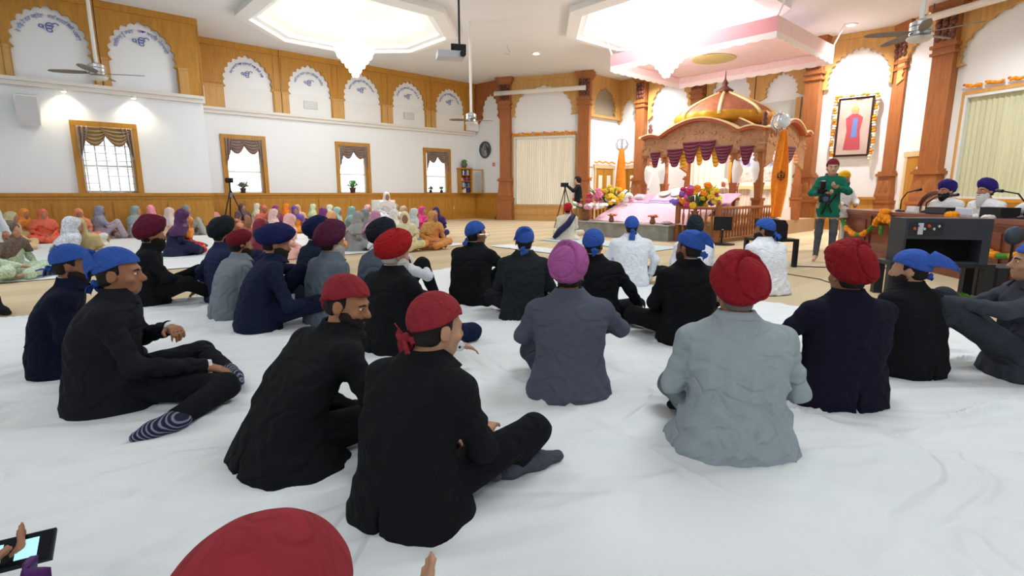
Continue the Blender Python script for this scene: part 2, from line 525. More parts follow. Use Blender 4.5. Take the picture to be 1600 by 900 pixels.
def window(idx, F, cx, y, z0=1.12, z1=2.92, grille=False, hw=0.68, label='', sm=SWAG):
    w = bpy.data.objects.new('window_%d' % idx, None); COL.objects.link(w); w.matrix_world = F; struct(w, label)
    f = 0.12
    MB().bx(cx - hw, cx - hw + f, y - 0.06, y + 0.02, z0 - 0.02, z1).bx(cx + hw - f, cx + hw, y - 0.06, y + 0.02, z0 - 0.02, z1) \
        .bx(cx - hw, cx + hw, y - 0.065, y + 0.02, z1 - f, z1 + 0.005).build('window_frame', OAK2, w)
    MB().bx(cx - hw + f, cx - hw + f + 0.03, y, y + 0.2, z0, z1 - f).bx(cx + hw - f - 0.03, cx + hw - f, y, y + 0.2, z0, z1 - f) \
        .bx(cx - hw + f, cx + hw - f, y, y + 0.2, z0 - 0.005, z0 + 0.02).build('jamb', OAK2, w)
    ix0, ix1 = cx - hw + f + 0.03, cx + hw - f - 0.03
    zm = z0 + 0.68
    s = MB()
    for a in (ix0, ix1 - 0.05): s.bx(a, a + 0.05, y + 0.12, y + 0.16, z0 + 0.02, z1 - f)
    for a in (z0 + 0.02, zm, z1 - f - 0.05): s.bx(ix0, ix1, y + 0.12, y + 0.16, a, a + 0.05)
    s.build('sash', SASH, w)
    for a, b in ((z0 + 0.07, zm), (zm + 0.05, z1 - f - 0.05)):
        MB().bx(ix0 + 0.05, ix1 - 0.05, y + 0.137, y + 0.143, a, b).build('pane', GLASS, w)
    if grille:
        n = 8
        for k in range(n):
            zz = z0 + 0.06 + k * 0.19
            MB().bx(ix0, ix1, y + 0.06, y + 0.075, zz, zz + 0.020).build('grille_bar', mat('grille', 'D2D4D0', 0.6), w)
        for k in range(5):
            xx = ix0 + 0.06 + k * 0.21
            MB().bx(xx, xx + 0.034, y + 0.05, y + 0.058, z0 + 0.02, z1 - f).build('grille_slat', mat('grille_slat', 'EDEEEC', 0.6), w)
    zt = z1 - f
    xa, xb = cx - hw + f, cx + hw - f
    swag(w, xa - 0.02, cx + 0.10, zt, 0.46, y, SWAG2 if grille else sm)
    swag(w, cx - 0.10, xb + 0.02, zt, 0.46, y - 0.02, SWAG2 if grille else sm)
    jabot(w, xa, xa + 0.24, zt, 0.86, 0.42, y - 0.03, sm); jabot(w, xb, xb - 0.24, zt, 0.86, 0.42, y - 0.03, sm)
    return w


window(1, LF, TW - 13.40, -1.76, z1=2.90, grille=True, label='near oak framed window with lattice blind and gold brown swags')
window(2, LF, TW - 9.64, 0, z1=2.98, label='oak framed window with brown swags behind the camera tripod')
window(3, LF, TW - 5.86, 0, z1=2.98, label='oak framed window with a potted fern on its sill')
window(4, LF, TW - 2.10, 0, z1=2.97, label='oak framed window nearest the hall corner with red flowers')

# ---- corner wall, stage walls and right walls
PD, PE, PI_, PA, PB, PC = (-0.25, 22.87), (2.85, 21.75), (4.6, 23.4), (9.45, 17.25), (11.0, 15.9), (11.0, 14.1)
dg_ = Vector((0.34, -0.94)).normalized(); PG = (PC[0] + dg_.x * 6, PC[1] + dg_.y * 6)


def plain_wall(name, p0, p1, label, holes=(), ext=0.1):
    return struct(wall_with_holes(-ext, flen(p0, p1) + ext, 0, CEIL, list(holes)).build(name, WHITE, M=frame(p0, p1)), label)


w_corner = plain_wall('wall_corner', (C0.x, C0.y), PD, 'short white corner wall with the clock')
L = flen((C0.x, C0.y), PD)
arch_panel(w_corner, 0, L, 3.9, CEIL, L * 0.52, 0.50, 4.50, 5.30, COLM, -0.08, -0.01, legs=False, n=9)
wainscot('trim_3', frame((C0.x, C0.y), PD), 0, L, 0, pitch=1.6)

w_sl = plain_wall('wall_stage_left', PD, PE, 'white stage wall with the curtained window on the left', [(0.38, 2.98, 0.66, 3.42)])
FSL = frame(PD, PE)
arch_panel(w_sl, 0.1, 3.2, 4.28, CEIL, 1.62, 1.24, 4.42, 5.42, LOAK, -0.10, -0.02, legs=False, n=15)
MB().bx(0.1, 3.2, -0.14, -0.10, 5.62, CEIL).build('cornice', LOAK, w_sl)
wainscot('trim_4', FSL, 0.2, 3.1, 0, zt=0.64, pitch=1.4, m=LOAK)
w_sd = plain_wall('wall_stage_recess', PE, PI_, 'white side wall of the stage recess')
arch_panel(w_sd, 0.2, 2.40, 4.22, CEIL, 1.25, 0.72, 4.55, 5.38, LOAK, -0.10, -0.02, legs=True, n=15)
MB().bx(0.2, 2.4, -0.12, -0.02, 4.16, 4.26).build('cornice', LOAK, w_sd)
MB().bx(0.55, 1.95, -0.015, 0.0, 4.26, 5.36).build('smoked_glass', mat('smoked_glass', '9A907C', 0.25), w_sd)
w_bk = plain_wall('wall_stage_back', PI_, PA, 'white back wall behind the domed canopy', ext=0.0)
FBK = frame(PI_, PA)
arch_panel(w_bk, 0.02, 1.05, 4.0, CEIL, 0.55, 0.38, 4.35, 5.05, LOAK, -0.10, -0.02, legs=False, n=11)
arch_panel(w_bk, 1.55, 3.55, 4.0, CEIL, 2.55, 0.85, 4.40, 5.40, LOAK, -0.10, -0.02, legs=False, n=13)
arch_panel(w_bk, 4.15, 5.95, 4.0, CEIL, 5.05, 0.78, 4.35, 5.35, LOAK, -0.10, -0.02, legs=False, n=13)
arch_panel(w_bk, 6.0, 7.75, 4.12, CEIL, 6.85, 0.52, 4.40, 5.00, LOAK, -0.10, -0.02, legs=False, n=11)
MB().bx(5.6, 7.45, -0.03, 0.0, 2.9, 4.10).build('glass_screen', mat('grey_screen', 'C9CCC8', 0.4), w_bk)
MB().bx(7.35, 7.50, -0.10, 0.0, 2.9, 4.14).build('screen_post', LOAK, w_bk)
w_ab = plain_wall('wall_portrait', PA, PB, 'white wall that carries the garlanded portrait', ext=0.0)
arch_panel(w_ab, 0.2, 2.0, 4.25, CEIL, 1.15, 0.80, 4.45, 5.38, LOAK, -0.10, -0.02, legs=False, n=17)
MB().bx(0.2, 2.0, -0.14, -0.10, 5.62, CEIL).build('cornice', LOAK, w_ab)
wainscot('trim_5', frame(PA, PB), 0.2, 2.0, 0, zt=1.0, pitch=1.8, m=OAK)
w_bc = plain_wall('wall_door', PB, PC, 'white wall with the oak door behind the desk', ext=0.0)
arch_panel(w_bc, 0.2, 1.9, 4.15, CEIL, 1.25, 0.85, 4.45, 5.30, LOAK, -0.10, -0.02, legs=False, n=15)
w_cg = plain_wall('wall_right', PC, PG, 'white right wall with the tall curtained window', [(0.55, 3.6, 1.0, 3.5)])
FCG = frame(PC, PG)
q0, q1 = un(-19.5, 24), un(-19.5, 1.6)
plain_wall('wall_back', (q0.x, q0.y), (q1.x, q1.y), 'white wall behind the photographer')
plain_wall('wall_right_near', PG, (q0.x, q0.y), 'white near part of the right wall')
arch_panel(w_cg, 0.0, 4.2, 4.15, CEIL, 2.1, 1.75, 4.45, 5.50, LOAK, -0.10, -0.02, legs=False, n=17)
wainscot('trim_6', FCG, 0.2, 5.8, 0, zt=0.98, pitch=1.8, m=OAK)


# ---- tall windows with vertical pleated curtains
def curtain_window(idx, F, x0, x1, z0, z1, m, label):
    w = bpy.data.objects.new('window_%d' % idx, None); COL.objects.link(w); w.matrix_world = F; struct(w, label)
    mf = mat('white_alu', 'D8DCDC', 0.5)
    MB().bx(x0 - 0.06, x0, -0.04, 0.1, z0, z1).bx(x1, x1 + 0.06, -0.04, 0.1, z0, z1).bx(x0 - 0.06, x1 + 0.06, -0.04, 0.1, z1, z1 + 0.07) \
        .bx(x0 - 0.06, x1 + 0.06, -0.04, 0.1, z0 - 0.05, z0).build('window_frame', mf, w)
    MB().bx(x0 - 0.12, x0 - 0.06, -0.05, 0.02, z0, z1 + 0.1).bx(x1 + 0.06, x1 + 0.12, -0.05, 0.02, z0, z1 + 0.1).bx(x0 - 0.12, x1 + 0.12, -0.05, 0.02, z1 + 0.07, z1 + 0.16).build('casing', LOAK, w)
    n = max(3, round((x1 - x0) / 0.9)); k = (x1 - x0) / n
    for i in range(n):
        a = x0 + i * k
        def fn(u, v):
            x = a + k * u
            return (x, 0.06 + 0.022 * math.sin(u * 9 * 2 * math.pi + math.sin(x * 3)) * (0.6 + 0.4 * v), z1 + (z0 - z1) * v)
        MB().grid(fn, 72, 4).build('curtain', m, w, smooth=True)
    return w


CUR1 = mat('cream_sheer', 'F4F0E0', 0.8, var=0.06, vscale=2, stretch=(3, 3, 0.2))
CUR2 = mat('sage_sheer', 'C4C6A8', 0.8, var=0.08, vscale=2, stretch=(3, 3, 0.2))
curtain_window(5, FSL, 0.42, 2.92, 0.68, 3.36, CUR1, 'tall window with cream pleated curtain left of the stage')
curtain_window(6, FCG, 0.62, 3.55, 1.05, 3.44, CUR2, 'tall window with sage pleated curtain on the right')


# ---- garlands of marigold heads above the curtained windows
MARI = mat('marigold', 'F59A1E', 0.8, var=0.2, vscale=60, bump=0.8, bscale=120)
MARIG = mat('garland_green', '4E8A35', 0.8, var=0.25, vscale=50, bump=0.8, bscale=90)
MARID = mat('marigold_dark', 'C65A2A', 0.8, var=0.2, vscale=60)


def bead_line(mb, pts, r, step=None):
    step = step or r * 1.25
    pts = [Vector(p) for p in pts]; acc = 0
    for a, b in zip(pts, pts[1:]):
        d = (b - a).length; n = max(1, int(d / step))
        for i in range(n):
            c = a.lerp(b, i / n); q = r * (0.85 + 0.3 * rnd.random())
            mb.ell(c + Vector([rnd.uniform(-1, 1) * r * 0.2 for _ in range(3)]), (q, q, q * 0.8), 7, 5)
    return mb


def band_garland(F, x0, x1, z, n, label):
    g = thing('marigold_garland', label, 'garland', M=F)
    k = (x1 - x0) / n
    for i in range(n):
        a = x0 + i * k
        def fn(t): return (a + k * t, -0.09, z - 0.05 * math.sin(math.pi * t))
        bead_line(MB(), [fn(t / 8) for t in range(1, 8)], 0.05).build('flower_strand', MARI, g)
        bead_line(MB(), [fn(0), fn(0.08)], 0.04).build('flower_knot', MARID, g)
    return g


band_garland(FSL, 0.30, 3.05, 3.58, 6, 'orange garland strung over the cream curtained window')
band_garland(FCG, 0.55, 3.7, 3.74, 7, 'orange garland strung over the sage curtained window')

# ---- cherry wood columns
def column(p0, F, label, w=0.27, d=0.20, top=CEIL, carved=True, low=False):
    M = Matrix.Translation((p0[0], p0[1], 0)) @ F.to_3x3().to_4x4()
    t = thing('column', label, 'column', M=M, group=None)
    MB().bx(-w * 1.25, w * 1.25, -d * 1.3, d, 0, 0.85).bx(-w * 1.35, w * 1.35, -d * 1.4, d, 0.85, 0.93).bx(-w * 1.32, w * 1.32, -d * 1.38, d, 0, 0.14).build('plinth', COLM, t)
    q = MB()
    for z0, z1, a0, a1 in ((0.93, 1.05, 1.05, 1.1), (1.05, 1.35, 1.1, 0.98), (1.35, 1.62, 0.98, 0.92), (1.62, 1.70, 1.15, 1.15), (1.70, 1.76, 1.0, 1.0)):
        q.frus(0, -d * 0.2, z0, z1, w * a0, d * a0, w * a1, d * a1)
    for sx in (-0.45, 0.45): q.ell((sx * w, -d * 1.18, 1.3), (w * 0.34, d * 0.16, 0.2), 8, 6)
    q.build('pedestal', CARVE if False else COLM, t)
    MB().bx(-w * 0.82, w * 0.82, -d * 0.85, d, 1.76, 4.55).build('shaft', COLM, t)
    MB().bx(-w * 1.0, w * 1.0, -d * 1.05, d, 4.55, 4.62).bx(-w * 0.86, w * 0.86, -d * 0.9, d, 4.62, 4.72).bx(-w * 1.05, w * 1.05, -d * 1.1, d, 4.72, 4.80).build('collar', COLM, t)
    q = MB().bx(-w * 0.86, w * 0.86, -d * 0.9, d, 4.80, 5.5)
    q.build('neck', COLM, t)
    c = MB()
    for k, (z, r) in enumerate(((4.95, 0.10), (5.10, 0.13), (5.27, 0.15), (5.42, 0.17))):
        for sx in (-0.5, 0.0, 0.5): c.ell((sx * w * 1.1, -d * 0.95, z), (w * 0.30, r * 0.55, 0.085), 8, 6)
    c.build('carved_capital', DARKW, t)
    MB().frus(0, 0, 5.5, 5.66, w * 0.95, d * 1.0, w * 1.3, d * 1.45).bx(-w * 1.35, w * 1.35, -d * 1.5, d, 5.66, top).build('abacus', DARKW if low else COLM, t)
    return t


FAB, FBC = frame(PA, PB), frame(PB, PC)
column((PD[0] + 0.0, PD[1] - 0.1), FSL, 'cherry wood column left of the cream curtained window')
column((PE[0] + 0.02, PE[1] - 0.12), FSL, 'cherry wood column right of the cream curtained window')
pf = FBK @ Vector((1.30, -0.12, 0)); column((pf.x, pf.y), FBK, 'cherry wood column at the left edge of the domed canopy', w=0.24)
pf = FBK @ Vector((3.85, -0.12, 0)); column((pf.x, pf.y), FBK, 'cherry wood column behind the middle of the domed canopy', w=0.27)
column((PA[0] - 0.06, PA[1] - 0.1), FBK, 'cherry wood column left of the garlanded portrait', w=0.27)
column((PB[0] + 0.10, PB[1] - 0.25), FBC, 'cherry wood column right of the garlanded portrait', w=0.30)
column((PC[0] - 0.06, PC[1] - 0.08), FCG, 'cherry wood column beside the sage curtained window', w=0.30)


# ---- doors
def door(idx, F, x0, x1, z1, label, leaves, m=OAK, gl=None):
    w = bpy.data.objects.new('door_%d' % idx, None); COL.objects.link(w); w.matrix_world = F; struct(w, label)
    MB().bx(x0 - 0.1, x0, -0.05, 0, 0, z1).bx(x1, x1 + 0.1, -0.05, 0, 0, z1).bx(x0 - 0.14, x1 + 0.14, -0.06, 0, z1, z1 + 0.14).build('door_frame', mat('pale_casing', 'DCC59A', 0.6), w)
    n = leaves; k = (x1 - x0) / n
    gl = gl or mat('frosted_door_glass', 'F4F2EA', 0.3)
    for i in range(n):
        a, b = x0 + i * k + 0.005, x0 + (i + 1) * k - 0.005
        d = MB().bx(a, b, -0.04, 0.0, 0.01, z1).build('door_leaf', m, w)
        q0, q1 = (a + (b - a) * 0.38, b - (b - a) * 0.22) if n == 1 else (a + (b - a) * 0.28, b - (b - a) * 0.28)
        MB().bx(q0, q1, -0.05, -0.035, 0.75, z1 - 0.28).build('glass_panel', gl, d)
        MB().tube([(b - 0.07, -0.10, 0.95), (b - 0.07, -0.10, 1.15)], 0.012).build('handle', STEEL, d)
    return w


FSD = frame(PE, PI_)
door(1, FSD, 0.85, 2.0, 2.15, 'oak double door with two narrow panes left of the orange flag', 2)
door(2, FBK, 0.12, 1.08, 2.15, 'oak double door with narrow panes right of the orange flag', 2, m=mat('dark_oak', '9A6A1E', 0.5, var=0.15, vscale=3, stretch=(6, 6, 0.6)))
door(3, FBC, 0.95, 1.95, 2.12, 'oak door with one tall pane behind the desk', 1)
g = thing('paper_garland', 'thin orange garland over the double doors by the stage', 'garland', M=FSD)
bead_line(MB(), [(0.7 + 0.1 * i, -0.08, 2.40 - 0.03 * math.sin(i * 1.5)) for i in range(15)], 0.035).build('flower_strand', MARI, g)
g = thing('paper_garland', 'thin orange garland over the door right of the flag', 'garland', M=FBK)
bead_line(MB(), [(0.1 + 0.1 * i, -0.08, 2.40 - 0.03 * math.sin(i * 1.5)) for i in range(11)], 0.035).build('flower_strand', MARI, g)
q = thing('notice_frame', 'small oak framed notice beside the stage doors', 'frame', M=FSD)
MB().bx(0.30, 0.62, -0.03, 0, 1.72, 2.2).build('frame', OAK2, q); MB().bx(0.34, 0.58, -0.04, -0.03, 1.77, 2.15).build('sheet', PAPER, q)
wainscot('trim_7', FSD, 0.15, 0.72, 0, zt=1.05, pitch=0.6, m=LOAK)

# ---- roller screen tubes hung in front of the columns
def roller(p0, p1, z, label, r=0.09):
    d = (Vector(p1) - Vector(p0)); F = frame(p0, p1); L = d.length
    t = thing('roller_screen', label, 'projector screen', M=F)
    MB().tube([(0, 0, z), (L, 0, z)], r, 12).build('case', mat('roller_white', 'E6E3DC', 0.5), t, smooth=True)
    MB().tube([(-0.02, 0, z), (0, 0, z)], r * 1.08, 12).tube([(L, 0, z), (L + 0.02, 0, z)], r * 1.08, 12).build('end_caps', PAPER, t)
    for x in (0.12, L - 0.12): MB().tube([(x, 0, z + r), (x, 0, CEIL)], 0.015, 6).build('hanger', mat('chain_grey', '6E6E70', 0.5, metal=0.5), t)
    return t


a = FSL @ Vector((-0.32, -0.42, 0)); b = FSL @ Vector((3.42, -0.42, 0)); roller(a.xy, b.xy, 5.14, 'white roller screen tube above the cream curtain')
a = FCG @ Vector((-0.3, -0.45, 0)); b = FCG @ Vector((3.6, -0.45, 0)); roller(a.xy, b.xy, 5.46, 'white roller screen tube above the sage curtain')

# ---- chandeliers
CRYS = mat('lit_crystal', 'FFF8E6', 0.2, emit=3.0)


def chandelier(c, label, k=1.0, zt=4.42):
    t = thing('chandelier', label, 'chandelier', (c[0], c[1], zt))
    MB().tube([(0, 0, 0.7), (0, 0, CEIL + 0.45 - zt)], 0.05, 8).build('stem', CRYS, t)
    tiers = [(0.06, 0.02, 4), (0.14, 0.14, 8), (0.24, 0.27, 12), (0.34, 0.40, 16), (0.44, 0.52, 20), (0.50, 0.66, 22)]
    for r, z, n in tiers:
        q = MB()
        for i in range(n):
            a = 2 * math.pi * i / n
            q.ell((r * k * math.cos(a), r * k * math.sin(a), z), (0.05, 0.05, 0.10), 6, 5)
        q.lathe([(r * k * 0.9, z - 0.02), (r * k * 0.95, z + 0.03)], 16)
        q.build('crystal_tier', CRYS, t, smooth=True)
    q = MB()
    for i in range(14):
        a = 2 * math.pi * i / 14
        q.tube([(0.05 * math.cos(a), 0.05 * math.sin(a), 1.15), (0.2 * k * math.cos(a), 0.2 * k * math.sin(a), 0.9), (0.5 * k * math.cos(a), 0.5 * k * math.sin(a), 0.68)], 0.02, 5)
    q.build('crystal_strings', CRYS, t)
    l = bpy.data.lights.new('chandelier_light', 'POINT'); l.energy = 155 * k; l.color = (0.95, 0.98, 1.0); l.shadow_soft_size = 0.5
    lo = bpy.data.objects.new('chandelier_light', l); COL.objects.link(lo); lo.parent = t; lo.location = (0, 0, -0.5)
    return t


chandelier(COFFERS[0], 'lit crystal chandelier under the left octagonal coffer')
chandelier(COFFERS[1], 'lit crystal chandelier under the right coffer before the pink canopy', 1.15, 4.35)

# ---- ceiling fans
BLADE = mat('fan_blade', '7E766C', 0.5)


def fan(loc, drop, label, blades, r=0.72, yaw=0.3, hub=STEEL):
    t = thing('ceiling_fan', label, 'ceiling fan', loc)
    MB().tube([(0, 0, 0), (0, 0, drop)], 0.035, 8).build('rod', mat('fan_white', 'E8E6E2', 0.4), t)
    MB().lathe([(0.06, 0.0), (0.09, -0.02), (0.15, -0.05), (0.15, -0.10), (0.14, -0.11), (0.15, -0.12), (0.15, -0.18), (0.14, -0.19), (0.15, -0.20), (0.15, -0.24), (0.10, -0.27)], 20).build('motor', hub, t, smooth=False)
    MB().lathe([(0.17, -0.27), (0.18, -0.29), (0.14, -0.33), (0.04, -0.35)], 20).build('lower_cap', mat('fan_cap', 'DAD6CE', 0.4), t, smooth=True)
    for i in range(blades):
        a = yaw + 2 * math.pi * i / blades
        M = Matrix.Rotation(a, 4, 'Z') @ Matrix.Rotation(0.2, 4, 'X')
        def fn(u, v):
            x = 0.16 + (r - 0.16) * u; w = 0.055 + 0.03 * math.sin(math.pi * min(1, u * 1.1)) - (0.05 if u > 0.97 else 0)
            return (x, (v - 0.5) * 2 * w, -0.21)
        MB().grid(fn, 12, 2).build('blade', BLADE, t, M=M, solid=0.012)
    return t


p = aty(150, 98, 11.5); fan((p.x, p.y, p.z), CEIL - p.z, 'ceiling fan on a long rod before the near arches', 4, 0.85, 0.25)
p = aty(736, 176, 15.5); fan((p.x, p.y, p.z), CEIL - p.z, 'ceiling fan on a long rod near the hall corner', 4, 0.62, 0.1)
p = aty(1440, 30, 9.0); fan((p.x, p.y, p.z), CEIL - p.z, 'polished steel ceiling fan before the portrait wall', 5, 0.80, 0.35)

# ---- projector on a ceiling pole
p = aty(705, 88, 11.0)
t = thing('projector', 'grey projector hung from the ceiling on a black pole', 'projector', (p.x, p.y, p.z), 0.25)
MB().bx(-0.28, 0.24, -0.18, 0.18, -0.05, 0.07).build('body', mat('projector_grey', 'C9CDD6', 0.45), t)
MB().lathe([(0.05, 0), (0.06, 0.05)], 14, M=Matrix.Translation((0.20, -0.18, 0.01)) @ Matrix.Rotation(math.pi / 2, 4, 'X')).build('lens', BLACK, t)
MB().bx(0.05, 0.25, -0.08, 0.10, 0.07, 0.16).bx(0.0, 0.3, 0.0, 0.04, 0.10, 0.24).build('bracket', BLACK, t)
MB().tube([(0.17, 0.02, 0.2), (0.17, 0.02, CEIL - p.z)], 0.022, 8).build('pole', mat('dark_pole', '3A3A40', 0.5), t)
MB().bx(0.09, 0.25, -0.06, 0.1, CEIL - p.z - 0.03, CEIL - p.z).build('ceiling_plate', BLACK, t)

# ---- ceiling lamps, vents and hook
def downlight(px, py, label, power=70):
    p = at(px, py, CEIL)
    t = thing('downlight', label, 'ceiling light', (p.x, p.y, CEIL))
    MB().lathe([(0.16, 0.0), (0.16, -0.02), (0.11, -0.03), (0.11, 0.0)], 20).build('trim_ring', PAPER, t)
    MB().lathe([(0.11, -0.012), (0.105, -0.02)], 20).build('bulb', mat('lamp_on', 'FFF4DA', 0.3, emit=14), t)
    l = bpy.data.lights.new('lamp', 'SPOT'); l.energy = power; l.spot_size = 2.4; l.spot_blend = 1; l.color = (1, 0.98, 0.95); l.shadow_soft_size = 0.1
    lo = bpy.data.objects.new('lamp', l); COL.objects.link(lo); lo.parent = t; lo.location = (0, 0, -0.06)


downlight(838, 83, 'recessed ceiling lamp glowing above the cream curtain', 120)
downlight(1459, 19, 'recessed ceiling lamp glowing beside the steel fan', 320)
for px, py, lab in ((1245, 92, 'recessed stage lamp right of the pink canopy'), (1040, 118, 'added recessed stage lamp behind the left of the canopy'), (1330, 38, 'added recessed lamp in front of the portrait wall'), (1560, -75, 'added unseen lamp in front of the sage curtain'), (1000, 108, 'added recessed lamp in the stage recess')):
    downlight(px, py, lab, 1000)  # first follows a visible bright spot; the rest added to brighten the walls
for px, py, lab in ((486, 67, 'dark linear ceiling vent beside the left coffer'), (916, 61, 'round ceiling vent left of the right coffer')):
    p = at(px, py, CEIL)
    t = thing('ceiling_vent', lab, 'vent', (p.x, p.y, CEIL), AXROT)
    MB().bx(-0.25, 0.25, -0.1, 0.1, -0.03, 0).build('frame', PAPER if px > 900 else VENT, t)
    for k in range(4): MB().bx(-0.22, 0.22, -0.085 + k * 0.045, -0.06 + k * 0.045, -0.04, -0.03).build('slat', BLACK if px < 900 else VENT, t)
p = at(792, 70, CEIL)
t = tag(MB().tube([(0, 0, 0), (0.0, 0, -0.08), (0.09, 0, -0.20), (0.05, 0, -0.30), (-0.04, 0, -0.26)], 0.012, 6).build('ceiling_hook', VENT, loc=p), 'small wire hook hanging from the ceiling', 'hook')

# ---- small spots under the near ledge and the wall loudspeaker
for t_, lab in ((14.10, 'small spot lamp under the ledge left of the near window'), (12.72, 'small spot lamp under the ledge right of the near window')):
    s = thing('spot_lamp', lab, 'lamp', M=LF @ Matrix.Translation((TW - t_, -1.90, 3.60)))
    MB().lathe([(0.05, -0.06), (0.06, -0.05), (0.06, 0.0)], 14).build('can', PAPER, s)
    MB().lathe([(0.045, -0.066), (0.04, -0.07)], 14).build('bulb', mat('lamp_on', 'FFF4DA', 0.3, emit=14), s)
    l = bpy.data.lights.new('lamp', 'SPOT'); l.energy = 55; l.spot_size = 2.2; l.spot_blend = 1; l.color = (1, 0.85, 0.58); l.shadow_soft_size = 0.06
    lo = bpy.data.objects.new('lamp', l); COL.objects.link(lo); lo.parent = s; lo.location = (0, -0.03, -0.1); lo.rotation_euler = (0.25, 0, 0)
s = thing('wall_loudspeaker', 'white wall loudspeaker tilted down on the near left wall', 'loudspeaker', M=LF @ Matrix.Translation((TW - 14.80, -1.95, 3.05)) @ Matrix.Rotation(0.18, 4, 'X'))
MB().frus(0, 0, -0.34, 0.34, 0.20, 0.15, 0.22, 0.17).build('cabinet', PAPER, s)
MB().bx(-0.18, 0.18, -0.185, -0.15, -0.31, 0.31).build('grille', mat('speaker_grille_grey', 'CFCFD2', 0.7), s)
MB().bx(-0.05, 0.05, 0.12, 0.3, 0.1, 0.2).build('bracket', VENT, s)

# ---- clock, alarm and socket plates
Fc = frame((C0.x, C0.y), PD)
s = thing('wall_clock', 'round dark rimmed wall clock on the corner wall', 'clock', M=Fc @ Matrix.Translation((0.62, -0.03, 3.0)) @ Matrix.Rotation(math.pi / 2, 4, 'X'))
MB().lathe([(0.34, -0.02), (0.36, 0.02), (0.31, 0.05), (0.30, 0.02)], 28).build('rim', mat('clock_rim', '454A58', 0.4), s, smooth=True)
MB().lathe([(0.31, 0.0), (0.31, 0.02)], 28).build('face', PAPER, s)
MB().bx(-0.012, 0.012, -0.02, 0.20, 0.022, 0.03).bx(-0.01, 0.14, -0.01, 0.01, 0.022, 0.03).build('hands', BLACK, s)
q = MB()
for k in range(12):
    a = k * math.pi / 6; q.ell((0.26 * math.cos(a), 0.26 * math.sin(a), 0.022), (0.018, 0.018, 0.006), 6, 4)
q.build('hour_marks', BLACK, s)
tag(MB().bx(-0.05, 0.05, -0.04, 0, -0.08, 0.08).bx(-0.03, 0.03, -0.06, -0.04, -0.03, 0.03).build('alarm_box', mat('alarm_red', 'D98A86', 0.5), M=Fc @ Matrix.Translation((1.15, -0.02, 2.35))), 'small red alarm box beside the wall clock', 'alarm')
for F_, x, y, lab in ((LF, TW - 1.35, -0.055, 'white socket plate on the wainscot near the hall corner'), (Fc, 0.85, -0.055, 'white socket plate on the corner wainscot')):
    s = thing('socket_plate', lab, 'socket', M=F_ @ Matrix.Translation((x, y, 0.5)))
    MB().bx(-0.05, 0.05, -0.012, 0, -0.07, 0.07).build('plate', PAPER, s)
    MB().bx(-0.02, 0.02, -0.018, -0.012, 0.015, 0.045).bx(-0.02, 0.02, -0.018, -0.012, -0.045, -0.015).build('outlets', VENT, s)

# ---- white sheets over the carpet, with real creases
def sheet(name, label, u0, u1, n0, n1, nu, nv, seed, amp=1.0, lift=0.012, folds=60, seam=None):
    r = np.random.RandomState(seed)
    U, V = np.meshgrid(np.linspace(u0, u1, nu), np.linspace(n0, n1, nv), indexing='ij')
    Z = np.full(U.shape, lift)
    su, sv = u1 - u0, n1 - n0
    for k in range(folds):
        cu, cv = u0 + r.rand() * su, n0 + r.rand() * sv
        ang = r.normal(0.35, 0.35)                                  # folds run mostly along the hall
        ca, sa = math.cos(ang), math.sin(ang)
        a = (U - cu) * ca + (V - cv) * sa; b = -(U - cu) * sa + (V - cv) * ca
        ln = r.uniform(0.5, 1.9); wd = r.uniform(0.012, 0.034); h = r.uniform(0.006, 0.021) * amp
        b = b + 0.06 * np.sin(a * r.uniform(1.5, 4) + r.rand() * 6)
        Z += h * np.exp(-(a / ln) ** 2) * (np.exp(-(b / wd) ** 2) - 0.35 * np.exp(-((b - 1.7 * wd) / (1.5 * wd)) ** 2))
    Z += 0.004 * amp * np.sin(U * 3.1 + V * 1.7) * np.sin(V * 2.3 - U)
    if seam:                                                        # hem of a second sheet lying over the first
        (ax_, ay_), (bx_, by_) = seam
        X_ = C0.x + DU.x * U + NN.x * V; Y_ = C0.y + DU.y * U + NN.y * V
        ln_ = math.hypot(bx_ - ax_, by_ - ay_); sd = ((bx_ - ax_) * (Y_ - ay_) - (by_ - ay_) * (X_ - ax_)) / ln_
        sd = sd + 0.02 * np.sin(X_ * 2.3)
        Z += 0.016 * np.clip(0.5 - sd / 0.03, 0, 1) + 0.006 * np.exp(-((sd + 0.05) / 0.03) ** 2)
    Z = np.maximum(Z, 0.004)
    W = np.stack([C0.x + DU.x * U + NN.x * V, C0.y + DU.y * U + NN.y * V, Z], -1).reshape(-1, 3)
    idx = np.arange(nu * nv).reshape(nu, nv)
    q = np.stack([idx[:-1, :-1], idx[:-1, 1:], idx[1:, 1:], idx[1:, :-1]], -1).reshape(-1, 4)[:, ::-1]
    me = quad_mesh(name, W, q)
    o = link(name, me, mat('white_sheet', 'E6E9EA', 0.75, bump=0.2, bscale=9, spec=0.2, stretch=(1.0, 1.0, 1), crease=0.8, cscale=1.3))
    return tag(o, label, 'sheet')


def quad_mesh(name, V, Q):
    me = bpy.data.meshes.new(name)
    me.vertices.add(len(V)); me.vertices.foreach_set('co', np.asarray(V, np.float32).ravel())
    me.loops.add(Q.size); me.loops.foreach_set('vertex_index', np.asarray(Q, np.int32).ravel())
    me.polygons.add(len(Q)); me.polygons.foreach_set('loop_start', np.arange(0, Q.size, 4, dtype=np.int32))
    me.polygons.foreach_set('use_smooth', np.ones(len(Q), bool))
    me.update(calc_edges=True); me.validate()
    return me


